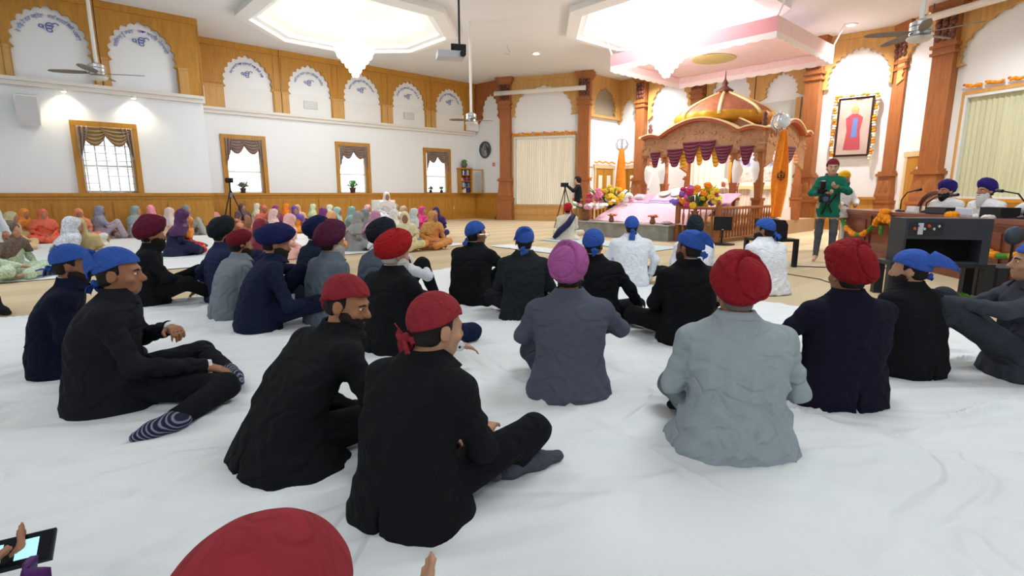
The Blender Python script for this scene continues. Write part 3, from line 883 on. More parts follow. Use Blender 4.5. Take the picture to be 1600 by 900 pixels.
sheet('floor_sheet', 'large creased white sheet under the suited men', -17.2, -9.35, 12.45, 21.5, 380, 430, 3, 1.0, folds=240, seam=(at(960, 551).xy, at(1600, 765).xy))
sheet('floor_sheet', 'white sheet under the seated women by the left wall', -19.0, -7.9, 1.6, 9.65, 110, 90, 5, 0.8, folds=40)
sheet('floor_mat', 'small white mat on the carpet behind the man with the sash', -7.75, -7.1, 10.2, 12.1, 30, 40, 8, 0.4, folds=5)
sm = sheet('floor_mat', 'pale blue mat in front of the marble platform', -5.9, -4.9, 9.9, 13.2, 30, 50, 9, 0.4, folds=8)
sm.data.materials.clear(); sm.data.materials.append(mat('pale_blue_mat', 'BFD4D8', 0.85))

# ================================================================== FIGURES: distance fields meshed into continuous surfaces
f4 = np.float32


def smin(a, b, k):
    h = np.clip(0.5 + 0.5 * (b - a) / k, 0, 1)
    return b * (1 - h) + a * h - k * h * (1 - h)


def smax(a, b, k): return -smin(-a, -b, k)


def capd(P, a, b, ra, rb):
    x, y, z = P; ax, ay, az = a; bx, by, bz = b[0] - ax, b[1] - ay, b[2] - az
    L = bx * bx + by * by + bz * bz + 1e-9
    t = np.clip(((x - ax) * bx + (y - ay) * by + (z - az) * bz) / L, 0, 1)
    dx, dy, dz = x - ax - t * bx, y - ay - t * by, z - az - t * bz
    return np.sqrt(dx * dx + dy * dy + dz * dz) - (ra + (rb - ra) * t)


def elld(P, c, r):
    x, y, z = (P[0] - c[0]), (P[1] - c[1]), (P[2] - c[2])
    k0 = np.sqrt((x / r[0]) ** 2 + (y / r[1]) ** 2 + (z / r[2]) ** 2)
    k1 = np.sqrt((x / r[0] ** 2) ** 2 + (y / r[1] ** 2) ** 2 + (z / r[2] ** 2) ** 2) + 1e-6
    return k0 * (k0 - 1) / k1


def mesh_field(fn, lo, hi, h, name):
    """surface nets over a box; only blocks near the surface are sampled finely"""
    lo = np.array(lo, f4); hi = np.array(hi, f4); B = 6
    nb = np.maximum(1, np.ceil((hi - lo) / (h * B)).astype(int)); n = nb * B + 1
    cb = [lo[i] + (np.arange(nb[i]) + 0.5) * h * B for i in range(3)]
    X, Y, Z = np.meshgrid(*cb, indexing='ij')
    d = fn((X.ravel().astype(f4), Y.ravel().astype(f4), Z.ravel().astype(f4))).reshape(X.shape)
    near = np.abs(d) < h * B * 1.25
    vol = np.repeat(np.repeat(np.repeat(np.where(d < 0, -1, 1).astype(f4), B, 0), B, 1), B, 2)
    vol = np.pad(vol, ((0, 1),) * 3, mode='edge')
    need = np.zeros(tuple(n), bool)
    for bi, bj, bk in np.argwhere(near):
        need[bi * B:bi * B + B + 1, bj * B:bj * B + B + 1, bk * B:bk * B + B + 1] = True
    I = np.nonzero(need)
    P = tuple((lo[i] + I[i] * h).astype(f4) for i in range(3))
    vol[I] = fn(P)
    vol[0] = vol[-1] = 1; vol[:, 0] = vol[:, -1] = 1; vol[:, :, 0] = vol[:, :, -1] = 1
    s = (vol < 0).view(np.int8)
    cnt = s[:-1, :-1, :-1] + s[1:, :-1, :-1] + s[:-1, 1:, :-1] + s[:-1, :-1, 1:] + s[1:, 1:, :-1] + s[1:, :-1, 1:] + s[:-1, 1:, 1:] + s[1:, 1:, 1:]
    act = np.argwhere((cnt > 0) & (cnt < 8))
    idx = np.full(cnt.shape, -1, np.int32); idx[tuple(act.T)] = np.arange(len(act))
    corner = {}
    for a in (0, 1):
        for b in (0, 1):
            for c in (0, 1): corner[a, b, c] = vol[act[:, 0] + a, act[:, 1] + b, act[:, 2] + c]
    acc = np.zeros((len(act), 3), f4); num = np.zeros(len(act), f4)
    for ax in range(3):
        for a in (0, 1):
            for b in (0, 1):
                c0 = [a, b]; c0.insert(ax, 0); c1 = [a, b]; c1.insert(ax, 1)
                v0, v1 = corner[tuple(c0)], corner[tuple(c1)]
                m = (v0 < 0) != (v1 < 0)
                t = np.where(m, v0 / np.where(m, v0 - v1, 1), 0)
                p = np.tile(np.array(c0, f4), (len(act), 1)); p[:, ax] = t
                acc += p * m[:, None]; num += m
    V = lo + (act + acc / np.maximum(num, 1)[:, None]) * h
    Q = []
    for ax in range(3):
        sl0 = [slice(None)] * 3; sl1 = [slice(None)] * 3; sl0[ax] = slice(0, -1); sl1[ax] = slice(1, None)
        e = np.argwhere(s[tuple(sl0)] != s[tuple(sl1)])
        o = [i for i in range(3) if i != ax]
        e = e[(e[:, o[0]] > 0) & (e[:, o[1]] > 0) & (e[:, o[0]] < cnt.shape[o[0]]) & (e[:, o[1]] < cnt.shape[o[1]])]
        ins = s[tuple(e.T)] > 0
        def cell(d0, d1):
            c = e.copy(); c[:, o[0]] -= d0; c[:, o[1]] -= d1; return idx[tuple(c.T)]
        q = np.stack([cell(0, 0), cell(1, 0), cell(1, 1), cell(0, 1)], 1)
        if ax == 1: ins = ~ins
        q[~ins] = q[~ins][:, ::-1]
        Q.append(q)
    Q = np.concatenate(Q); Q = Q[(Q >= 0).all(1)][:, ::-1]
    return quad_mesh(name, V, Q)


def rotm(yaw, pitch, roll):
    """yaw: turn right, pitch: nod down, roll: lean right (degrees)"""
    return (Matrix.Rotation(-math.radians(yaw), 3, 'Z') @ Matrix.Rotation(-math.radians(pitch), 3, 'X') @ Matrix.Rotation(math.radians(roll), 3, 'Y'))


def toframe(P, R, c):
    x, y, z = P[0] - c[0], P[1] - c[1], P[2] - c[2]
    return (R[0][0] * x + R[1][0] * y + R[2][0] * z, R[0][1] * x + R[1][1] * y + R[2][1] * z, R[0][2] * x + R[1][2] * y + R[2][2] * z)


def head_field(Q, female=False, fat=0.0):
    d = elld(Q, (0, -0.012, 0.03), (0.077, 0.097, 0.088))
    d = smin(d, elld(Q, (0, 0.03, -0.045), (0.060 + fat, 0.068, 0.082)), 0.03)
    d = smin(d, elld(Q, (0, 0.055, -0.098), (0.036 + fat, 0.034, 0.026)), 0.03)
    d = smin(d, elld(Q, (0, 0.082, 0.012), (0.048, 0.018, 0.014)), 0.015)
    for s in (-1, 1):
        d = smax(d, -elld(Q, (s * 0.031, 0.108, -0.008), (0.019, 0.018, 0.012)), 0.012)
        d = smin(d, elld(Q, (s * 0.031, 0.083, -0.009), (0.015, 0.012, 0.010)), 0.004)
        d = smin(d, elld(Q, (s * 0.044, 0.068, -0.040), (0.022, 0.020, 0.018)), 0.02)
        e = elld(Q, (s * 0.079, -0.008, -0.022), (0.010, 0.026, 0.034))
        e = smax(e, -elld(Q, (s * 0.090, -0.002, -0.020), (0.008, 0.014, 0.020)), 0.006)
        d = smin(d, e, 0.008)
    d = smin(d, capd(Q, (0, 0.092, 0.0), (0, 0.118, -0.040), 0.008, 0.013), 0.014)
    d = smin(d, elld(Q, (0, 0.106, -0.046), (0.018, 0.012, 0.009)), 0.008)
    d = smin(d, elld(Q, (0, 0.093, -0.070), (0.024, 0.009, 0.006)), 0.006)
    d = smin(d, elld(Q, (0, 0.091, -0.081), (0.021, 0.010, 0.007)), 0.006)
    return d


def hand_field(P, w, hd, pn, side=1, curl=0.5, s=1.0):
    """five-finger hand: wrist w, direction hd, palm normal pn (out of the palm)"""
    hd = Vector(hd).normalized(); pn = Vector(pn); pn = (pn - hd * pn.dot(hd)).normalized(); sd = hd.cross(pn) * side
    w = Vector(w)
    def L(f, g, n): return w + (hd * f + sd * g + pn * n) * s
    d = capd(P, L(0.0, 0, 0), L(0.03, 0, 0), 0.026 * s, 0.026 * s)
    for g in (-0.024, -0.008, 0.008, 0.024):
        d = smin(d, capd(P, L(0.03, g * 0.8, 0), L(0.082, g, 0), 0.015 * s, 0.013 * s), 0.012)
    for g, ln in ((-0.028, 0.062), (-0.0095, 0.076), (0.0095, 0.082), (0.028, 0.072)):
        c = curl
        a = L(0.085, g, 0); b = L(0.085 + ln * 0.5 * math.cos(c), g * 1.1, ln * 0.5 * math.sin(c))
        e = L(0.085 + ln * 0.5 * math.cos(c) + ln * 0.5 * math.cos(2 * c), g * 1.15, ln * 0.5 * math.sin(c) + ln * 0.5 * math.sin(2 * c))
        f = smin(capd(P, a, b, 0.0098 * s, 0.009 * s), capd(P, b, e, 0.009 * s, 0.0075 * s), 0.004)
        d = smin(d, f, 0.004)
    a = L(0.02, 0.026, 0.004); b = L(0.062, 0.056, 0.016); e = L(0.092, 0.060, 0.03)
    return smin(d, smin(capd(P, a, b, 0.014 * s, 0.011 * s), capd(P, b, e, 0.011 * s, 0.009 * s), 0.004), 0.012)


PROF_Z = np.array([-0.02, 0.03, 0.12, 0.25, 0.40, 0.49, 0.55, 0.585, 0.62], f4)
PROF_M = (np.array([0.222, 0.222, 0.212, 0.192, 0.204, 0.212, 0.192, 0.140, 0.068], f4), np.array([0.180, 0.178, 0.165, 0.138, 0.138, 0.125, 0.105, 0.085, 0.064], f4))
PROF_B = (np.array([0.19, 0.19, 0.175, 0.150, 0.168, 0.172, 0.145, 0.095, 0.052], f4), np.array([0.15, 0.15, 0.135, 0.105, 0.110, 0.098, 0.082, 0.066, 0.052], f4))


class Pose:
    """joints of one figure in its own frame: origin under the seat, +Y ahead"""
    def __init__(s, lean=(0, 0.05), slump=0.03, zp=0.0, zn=0.60, wide=1.0, deep=1.0, head=(0, 0, 0), hoff=(0, 0.03), twist=0.0,
                 armL=None, armR=None, legL=None, legR=None, handL=None, handR=None, flare=0.0, shrug=0.0, nolegs=False, hem=-0.02):
        zn = zn - 0.012
        s.lean, s.slump, s.zp, s.zn, s.wide, s.deep, s.twist, s.flare, s.nolegs, s.hem = lean, slump, zp, zn, wide, deep, twist, flare, nolegs, hem
        kz = zn / 0.60; s.kz = kz
        ct, st = math.cos(math.radians(-twist)), math.sin(math.radians(-twist))
        cx, cy = s.center(zn - 0.06)
        s.sh = {}
        for side, k in (('L', -1), ('R', 1)):
            ox = k * 0.178 * wide
            s.sh[side] = Vector((cx + ox * ct, cy + ox * st, zp + zn - 0.088 * kz + shrug))
        nx, ny = s.center(zn)
        s.neck = Vector((nx, ny, zp + zn))
        s.head = Vector((nx + hoff[0], ny + hoff[1], zp + zn + 0.127))
        s.hrot = rotm(*head)
        s.arm = {'L': armL or ((-0.245, 0.06, zp + 0.29), (-0.09, 0.26, zp + 0.19)), 'R': armR or ((0.245, 0.06, zp + 0.29), (0.09, 0.26, zp + 0.19))}
        s.hand = {'L': handL or ((0.7, 0.6, -0.2), (0.1, 0, -1), 0.5), 'R': handR or ((-0.7, 0.6, -0.2), (0.1, 0, -1), 0.5)}
        s.leg = {'L': legL or ((-0.34, 0.26, 0.15), (0.06, 0.36, 0.08), (0.20, 0.30, 0.05)), 'R': legR or ((0.34, 0.28, 0.14), (-0.06, 0.34, 0.06), (-0.20, 0.27, 0.045))}
        s.hip = {'L': Vector((-0.09, 0.02, zp + 0.11)), 'R': Vector((0.09, 0.02, zp + 0.11))}

    def center(s, z):
        t = np.clip(np.asarray(z, f4) / s.zn, 0, 1.1)
        g = t ** 1.35
        return s.lean[0] * g, s.lean[1] * g - s.slump * np.sin(np.pi * np.clip(t, 0, 1))

    def torso(s, P, prof, pw=2.6):
        z = P[2] - s.zp; zz = z / s.kz
        w = np.interp(zz, PROF_Z, prof[0]).astype(f4) * s.wide; d = np.interp(zz, PROF_Z, prof[1]).astype(f4) * s.deep
        if s.flare:
            fl = 1 + s.flare * np.clip((0.2 - zz) / 0.2, 0, 1) ** 1.5; w = w * fl; d = d * fl
        cx, cy = s.center(z)
        x, y = P[0] - cx, P[1] - cy
        if s.twist:
            a = math.radians(s.twist) * np.clip(z / s.zn, 0, 1); ca, sa = np.cos(a), np.sin(a); x, y = x * ca - y * sa, x * sa + y * ca
        q = (np.abs(x / w) ** pw + np.abs(y / d) ** pw) ** (1 / pw)
        dl = (q - 1) * np.minimum(w, d) * 0.85
        return np.maximum(dl, np.maximum((s.hem if s.hem != -0.02 else -0.015) - z, z - 0.615 * s.kz))


def wrinkle(P, amp, ph=0.0):
    """ridged cloth creases: drag lines from the shoulder blades and pull lines at the waist"""
    x, y, z = P
    ax = np.abs(x + 0.015 * np.sin(ph))
    w1 = np.sin(30 * z + 20 * ax + 2.2 * np.sin(11 * x + 7 * y + ph) + ph)
    w2 = np.sin(17 * z - 24 * x + 13 * y + 1.9 * np.sin(9 * z + 5 * x + ph * 1.7))
    w3 = np.sin(52 * z + 9 * np.sin(6 * x + ph) + 3 * y)
    return amp * (1.1 * (np.abs(w1) ** 0.7 - 0.6) * (0.5 + 0.5 * np.sin(5 * x + 4 * z + ph)) + 1.0 * (np.abs(w2) ** 0.8 - 0.6) + 0.35 * w3 * np.clip((0.34 - z) * 5, 0, 1))


def jacket_field(ps, amp=0.003, vent=True, ph=0.0, sleeves=True, sl=1.0, skirt=None):
    def fn(P):
        d = ps.torso(P, PROF_M)
        if sleeves:
            for s in 'LR':
                sh = ps.sh[s]; el, wr = ps.arm[s]
                d = smin(d, elld(P, sh, (0.070 * sl, 0.066 * sl, 0.056)), 0.05)
                a = capd(P, sh, el, 0.063 * sl, 0.051 * sl)
                a = smin(a, capd(P, el, wr, 0.051 * sl, 0.041 * sl), 0.02)
                a = a + 0.0035 * np.sin(capd(P, el, el, 0, 0) * 95)
                d = smin(d, a, 0.022)
        zz = P[2] - ps.zp
        d = d + wrinkle(P, amp, ph) * np.clip((0.56 - zz) / 0.2, 0.15, 1)
        if vent:
            cx, cy = ps.center(zz)
            v = np.maximum(np.abs(P[0] - cx) - 0.004 - 0.02 * np.clip(0.22 - zz, 0, 1), np.maximum(P[1] - (cy - 0.157 * ps.deep), zz - 0.20))
            d = smax(d, -v, 0.004)
        return d
    return fn


def trouser_field(ps, amp=0.004, ph=0.0, fat=1.0, salwar=0.0):
    def fn(P):
        fat_ = fat * (0.80 if ps.zp else 1.0)
        d = elld(P, (0, 0.02, ps.zp + 0.10), (0.185 * ps.wide * (0.85 if ps.zp else 1), 0.15 * (ps.deep * 0.8 if ps.zp else 1), 0.10))
        for s in 'LR':
            kn, an, toe = ps.leg[s]; hp = ps.hip[s]
            d = smin(d, capd(P, hp, kn, 0.098 * fat_, 0.070 * fat_), 0.05)
            d = smin(d, capd(P, kn, an, 0.070 * fat_ + salwar * 0.02, 0.050 * fat_ + salwar), 0.025)
        d = d + wrinkle(P, amp, ph + 2)
        return np.maximum(d, 0.006 - P[2])
    return fn


def body_field(ps, hands=True, female=False, feet=True, curlL=None):
    def fn(P):
        Q = toframe(P, ps.hrot, ps.head)
        d = head_field(Q, female)
        nk = ps.neck; hc = ps.head + ps.hrot @ Vector((0, -0.02, -0.06))
        d = smin(d, capd(P, nk - Vector((0, 0.005, 0.03)), hc, 0.057 if not female else 0.048, 0.050 if not female else 0.043), 0.025)
        d = smin(d, ps.torso(P, PROF_B), 0.03)
        for s, k in (('L', -1), ('R', 1)):
            sh = ps.sh[s]; el, wr = ps.arm[s]
            a = smin(capd(P, sh, el, 0.048, 0.038), capd(P, el, wr, 0.038, 0.026), 0.015)
            d = smin(d, a, 0.03)
            if hands:
                hd, pn, cu = ps.hand[s]
                d = smin(d, hand_field(P, wr, hd, pn, k, cu), 0.012)
            if not ps.nolegs:
                kn, an, toe = ps.leg[s]
                g = smin(capd(P, ps.hip[s], kn, 0.078, 0.052), capd(P, kn, an, 0.050, 0.034), 0.02)
                d = smin(d, g, 0.03)
                if feet: d = smin(d, capd(P, an, toe, 0.034, 0.024), 0.02)
        return d
    return fn


def pose_bounds(ps, m=0.16):
    pts = [ps.head, ps.neck, Vector((-0.27 * ps.wide * (1 + ps.flare), -0.25 * (1 + ps.flare), ps.zp - 0.02)), Vector((0.27 * ps.wide * (1 + ps.flare), 0.2, ps.zp))]
    for s in 'LR':
        pts += [Vector(p) for p in ps.arm[s]] + [ps.sh[s]]
        if not ps.nolegs: pts += [Vector(p) for p in ps.leg[s]]
        pts.append(Vector(ps.arm[s][1]) + Vector(ps.hand[s][0]).normalized() * 0.12)
    lo = [min(p[i] for p in pts) - m for i in range(3)]; hi = [max(p[i] for p in pts) + m for i in range(3)]
    lo[2] = max(lo[2], min(-0.03, ps.zp - 0.9 if ps.zp else -0.03)); return lo, hi


# ---- head wear, built in the head's own frame and moved into the figure's frame
def hmat(ps): return Matrix.Translation(ps.head) @ ps.hrot.to_4x4()


def turban(ps, m, parent, size=1.0, style='oval', side=1, lift=0.0, wide=1.0, seed=0, name='turban', tall=1.0, back=1.0):
    r = random.Random(seed)
    b = Vector((0.35 * side, -0.75, 0.50)).normalized() if style == 'oval' else Vector((0.1 * side, -0.45, 0.85)).normalized()
    R = (0.112 * size * wide, 0.128 * size * back, 0.112 * size * tall)
    c = Vector((0, -0.018, 0.050 + lift))
    wr = [(Vector((side * r.uniform(0.5, 1), r.uniform(-0.3, 0.2), r.uniform(0.4, 1.0))).normalized(), r.uniform(-0.35, 0.75)) for _ in range(7)]
    wr += [(Vector((-side * r.uniform(0.4, 1), r.uniform(-0.5, 0.1), r.uniform(0.5, 1.0))).normalized(), r.uniform(-0.3, 0.6)) for _ in range(4)]
    a0 = 0.80 if style == 'oval' else 0.62
    def fn(u, v):
        az = u * 2 * math.pi; el = -0.72 + (math.pi / 2 + 0.72) * v
        d = Vector((math.cos(el) * math.sin(az), math.cos(el) * math.cos(az), math.sin(el)))
        k = 1.0
        ang = math.acos(max(-1, min(1, d.dot(b))))
        for n, cc in wr:
            t = (d.dot(n) - cc) / 0.022
            k += 0.030 * (1 / (1 + math.exp(-max(-30, min(30, t)))) - 0.5) * (1 if ang > a0 else 0.15)
        groove = math.exp(-((ang - a0) / 0.045) ** 2)
        k += (0.035 if ang > a0 else -0.015 + 0.03 * (1 - (ang / a0) ** 2)) - 0.075 * groove
        k += 0.006 * abs(math.sin(7 * d.dot(wr[0][0]) * 3 + 2 * d.dot(wr[2][0]))) * (1 if ang > a0 else 0.5)
        p = Vector((d.x * R[0] * k, d.y * R[1] * k, d.z * R[2] * k))
        if el < -0.45:
            s = (el + 0.72) / 0.27; p.x *= 0.9 + 0.1 * s; p.y *= 0.9 + 0.1 * s
        tilt = 0.10 * d.y                                        # front edge sits higher on the forehead
        p.z += tilt * 0.35 if el < 0.3 else tilt * 0.35 * (1 - (el - 0.3) / 1.3)
        return p + c
    o = MB().grid(fn, 96, 54, wrap=True, M=hmat(ps)).build(name, m, parent, smooth=True)
    return o


def head_cloth(ps, m, parent, knot=(0.0, -0.105, -0.055), tails=((0.03, -0.02, -0.09), (-0.03, -0.01, -0.07)), corner=None, name='head_scarf', gap=True, ridge=0.0, seed=0, boxy=0.0, puff=1.0):
    r = random.Random(seed); ph = r.random() * 6
    M = hmat(ps)
    kd = Vector(knot)
    def low(az):                                       # lower edge: over the brow, above the ears, down at the nape
        cy = math.cos(az)
        return 0.20 if cy > 0.55 else (0.20 + (cy - 0.55) * 0.50 if cy > -0.2 else -0.17 + (cy + 0.2) * 0.42)
    def fn(u, v):
        az = u * 2 * math.pi; e0 = low(az); el = e0 + (math.pi / 2 - e0) * v
        d = Vector((math.cos(el) * math.sin(az), math.cos(el) * math.cos(az), math.sin(el)))
        pull = max(0, -math.cos(az)) ** 2
        f = 0.010 * math.sin(az * 11 + ph + 3 * v) * (1 - v) * (0.4 + pull) + 0.012 * math.sin(az * 5 + ph * 2 + 5 * v) * (1 - v)
        k = (1.06 + f + boxy * 0.10 * abs(math.sin(2 * el)) + 0.012 * math.exp(-((v - 0.12) / 0.08) ** 2)) * puff
        p = Vector((d.x * 0.083 * k, d.y * 0.106 * k, d.z * 0.098 * k))
        q = p + Vector((0, -0.012, 0.030)); w = q - kd
        ang = math.atan2(w.z, w.x + 1e-5)
        g = 0.011 * abs(math.sin(4.5 * ang + ph)) ** 0.6 * math.exp(-w.length / 0.09)
        return q + d * (g - 0.003)
    o = MB().grid(fn, 90, 28, wrap=True, M=M).build(name, m, parent, smooth=True, solid=0.004)
    q = MB().ell(kd, (0.022, 0.020, 0.020), 12, 8, M).ell(kd + Vector((0.012, -0.008, 0.008)), (0.014, 0.013, 0.016), 10, 6, M)
    q.build('knot', m, o, smooth=True)
    for i, tl in enumerate(tails):
        tv = Vector(tl); sd = tv.cross(Vector((0, 1, 0.2)))
        sd = sd.normalized() if sd.length > 1e-4 else Vector((1, 0, 0))
        def ft(u, v, tv=tv, sd=sd, i=i):
            w = (0.008 + 0.030 * math.sin(min(1, v * 1.15) * math.pi * 0.62))
            return kd + tv * v + sd * (u - 0.5) * 2 * w + Vector((0, -0.012 * math.sin(v * 3 + i) - 0.006 * math.cos(u * 9), 0))
        MB().grid(ft, 6, 10, M=M).build('tail', m, o, smooth=True, solid=0.003)
    if corner is not None:
        cn = Vector(corner); apex = Vector((0.0, 0.02, 0.132))
        wl = Vector((-0.088, -0.045, 0.035)); wr_ = Vector((0.088, -0.045, 0.035))
        def fc(u, v):
            e = wl.lerp(wr_, u); arch = Vector((0, -0.085, 0.085)) * math.sin(math.pi * u)
            top = (e + arch)
            p = top.lerp(cn, v ** 0.9)
            return p + Vector((0, -0.02, 0.012)) * math.sin(math.pi * v) + Vector((0, -0.004, 0)) * math.sin(u * 14) * v
        MB().grid(fc, 20, 14, M=M).build('loose_corner', m, o, smooth=True, solid=0.004)
    return o


def hair_field(ps, lowz=-0.075, kind='nape'):
    def fn(P):
        Q = toframe(P, ps.hrot, ps.head)
        d = elld(Q, (0, -0.016, 0.022), (0.081, 0.099, 0.096))
        d = smin(d, elld(Q, (0, -0.045, -0.05), (0.062, 0.055, 0.05)), 0.02)
        cut = Q[1] - 0.035 - 0.4 * np.clip(Q[2], 0, 1)
        if kind == 'nape': cut = np.maximum(cut, np.abs(Q[0]) * 0 + Q[1] - 0.03)
        return np.maximum(np.maximum(d, cut), lowz - Q[2])
    return fn


def beard_field(ps, length=0.03, full=1.0):
    if length < 0.01: full = 0.72
    def fn(P):
        Q = toframe(P, ps.hrot, ps.head)
        d = elld(Q, (0, 0.034, -0.058 - length * 0.3), (0.062 + 0.010 * full, 0.066 + 0.010 * full, 0.067 + 0.008 * full + length * 0.5))
        d = smin(d, elld(Q, (0, 0.060, -0.106 - length * 0.6), (0.042 * full, 0.030 + 0.010 * full, 0.022 + 0.008 * full + length * 0.6)), 0.03)
        # keep the cheeks, nose and lips clear
        face = elld(Q, (0, 0.105, -0.020), (0.050, 0.060, 0.043))
        d = smax(d, -face, 0.010)
        d = smax(d, -elld(Q, (0, 0.112, -0.076), (0.020, 0.03, 0.006)), 0.004)
        d = smax(d, Q[2] + 0.028 + 0.10 * (Q[1] - 0.02) * 0, 0.008)
        d = smax(d, -(Q[1] + 0.012), 0.01)
        d = d + 0.003 * np.sin(Q[0] * 210 + 6 * np.sin(Q[2] * 60))
        mo = np.minimum(capd(Q, (0.002, 0.110, -0.059), (0.030, 0.092, -0.072), 0.008, 0.005), capd(Q, (-0.002, 0.110, -0.059), (-0.030, 0.092, -0.072), 0.008, 0.005))
        return smin(d, mo, 0.006)
    return fn


def head_box(ps, m=0.17): return [ps.head[i] - m for i in range(3)], [ps.head[i] + m for i in range(3)]


def ring_collar(ps, m, parent, name, r0, r1, z0, z1, gap=0.7, thick=0.006, tilt=0.25, fall=False):
    """stand-and-fall collar around the neck, open at the throat"""
    nk = ps.neck
    def fn(u, v):
        a = -math.pi / 2 + (u - 0.5) * (2 * math.pi - gap * 2)
        ca = abs(math.cos(a)); e = v * v * 0.35 + v * 0.65
        r = r0 + (r1 + (0.030 * ca if fall else 0) - r0) * (v ** 1.3 if fall else v)
        z = z0 + (z1 + (0.030 * ca if fall else 0) - z0) * v
        y = math.sin(a) * r * 0.98
        return nk + Vector((math.cos(a) * r * 1.08, y + 0.012, z - tilt * (y + r) * (0.55) + 0.0))
    return MB().grid(fn, 40, 4).build(name, m, parent, smooth=True, solid=thick)


def foot_mesh(ps, s, h, socks):
    kn, an, toe = [Vector(p) for p in ps.leg[s]]
    d = (toe - an).normalized(); heel = an - d * 0.045 + Vector((0, 0, -0.012))
    def fn(P):
        f = capd(P, an, an + (toe - an) * 0.55, 0.046, 0.042)
        f = smin(f, capd(P, heel, heel + d * 0.03, 0.037, 0.037), 0.03)
        f = smin(f, capd(P, an + (toe - an) * 0.5, toe, 0.041, 0.027), 0.03)
        f = smin(f, capd(P, an, an + (kn - an).normalized() * 0.12, 0.043, 0.046), 0.03)
        return np.maximum(f, 0.004 - P[2])
    pts = [an, toe, heel, an + (kn - an).normalized() * 0.14]
    return mesh_field(fn, [min(p[i] for p in pts) - 0.07 for i in range(3)], [max(p[i] for p in pts) + 0.07 for i in range(3)], h, 'sock')


def face_bits(ps, parent, dark='1E1613'):
    M = hmat(ps)
    for s in (-1, 1):
        e = MB().ell((s * 0.031, 0.0835, -0.0085), (0.0125, 0.0115, 0.0085), 12, 8, M).build('eye', mat('eye_white', 'D9D2C8', 0.3), parent, smooth=True)
        MB().ell((s * 0.031, 0.0925, -0.0085), (0.0055, 0.004, 0.0055), 10, 6, M).build('iris', mat('iris', '241812', 0.2), e, smooth=True)
        MB().tube([(s * 0.012, 0.100, 0.008), (s * 0.030, 0.099, 0.014), (s * 0.050, 0.083, 0.008)], [0.003, 0.0042, 0.002], 6, M).build('eyebrow', mat('brow_' + dark, dark, 0.9), parent, smooth=True)


def place(label, loc, heading, scale=1.0, group=None, cat='person', zloc=0.02):
    t = thing('person', label, cat, (loc[0], loc[1], zloc), -math.radians(heading), group)
    t.scale = (scale,) * 3
    return t


def man(label, loc, heading, ps, coat, trousers, skinc='A9765A', scale=1.0, h=0.010, head=None, beard=None, hair='17130F', shirt='E9EAEC',
        socks='20222A', vent=True, amp=0.005, ph=0.0, group=None, feet=True, garment='jacket', face=False, collar=True, zloc=0.02, sleeve=None, sockm=None, coat_kind='wool', blen=0.03, body_h=None, bare=False):
    if h >= 0.0105: h *= 1.15                     # coarser away from the camera
    t = place(label, loc, heading, scale, group, zloc=zloc)
    lo, hi = pose_bounds(ps)
    sk = skin(skinc)
    link('body', mesh_field(body_field(ps, feet=not feet or bare), lo, hi, body_h or (h if face else h * 1.5), 'body'), sk, t)
    jl = [lo[0], lo[1], ps.zp - 0.03 + (ps.hem + 0.02 if ps.hem != -0.02 else 0)]
    cm = cloth(coat, coat_kind)
    if sleeve:                                     # waistcoat over shirt sleeves
        link('shirt', mesh_field(jacket_field(ps, amp * 1.5, False, ph, sl=0.92), jl, [hi[0], hi[1], ps.zp + 0.72], h, 'shirt'), cloth(sleeve, 'cotton'), t)
        ps2 = ps
        def vest(P):
            return jacket_field(ps2, amp, vent, ph, sleeves=False)(P) - 0.012
        link('waistcoat', mesh_field(vest, jl, [hi[0], hi[1], ps.zp + 0.72], h, 'waistcoat'), cm, t)
    else:
        j = link(garment, mesh_field(jacket_field(ps, amp, vent, ph), jl, [hi[0], hi[1], ps.zp + 0.72], h, garment), cm, t)
        if collar:
            ring_collar(ps, cm, j, 'collar', 0.070, 0.102, 0.046, -0.046, gap=0.55, thick=0.014, fall=True, tilt=0.12)
    if shirt: ring_collar(ps, cloth(shirt, 'cotton'), t, 'shirt_collar', 0.066, 0.070, 0.050, 0.0, gap=0.35, thick=0.006)
    if garment == 'jacket' and not sleeve:
        for s in 'LR':
            el, wr = Vector(ps.arm[s][0]), Vector(ps.arm[s][1]); dv = (wr - el).normalized()
            MB().tube([wr - dv * 0.02, wr + dv * 0.034], [0.037, 0.036], 14).build('shirt_cuff', cloth('E9EAEC', 'cotton'), t, smooth=True)
    if not ps.nolegs:
        link('trousers', mesh_field(trouser_field(ps, 0.004, ph), [lo[0], lo[1], -0.02], [hi[0], hi[1], max(ps.leg['L'][0][2], ps.leg['R'][0][2], ps.zp) + 0.24], h * 1.3, 'trousers'), cloth(trousers, 'wool'), t)
        if feet and not bare:
            for s in 'LR': link('sock', foot_mesh(ps, s, max(h, 0.0115), True), sockm or cloth(socks, 'cotton'), t)
    bl, bh = head_box(ps)
    if hair: link('hair', mesh_field(hair_field(ps), bl, bh, 0.011, 'hair'), mat('hair_' + hair, hair, 0.7, bump=0.5, bscale=150), t)
    if beard: link('beard', mesh_field(beard_field(ps, blen), [bl[0], bl[1], bl[2] - 0.08], bh, 0.0075, 'beard'), mat('beard_' + beard, beard, 0.85, bump=0.6, bscale=160), t)
    if face: face_bits(ps, t)
    if head: head(ps, t)
    return t

# ================================================================== THE SUITED MEN ON THE NEAR SHEET
RED, MAROON, DMAROON, PINKT, NAVYT, BLUE, BLACKT = '8C1A24', '7A1B34', '52203A', 'A85A96', '1F2350', '3558A8', '1C222A'
BLK, CHAR, NAVY, DNAVY, GREY, LGREY, MGREY = '17181B', '1E2226', '1B2450', '141828', '555967', '98A3A8', '5A626E'


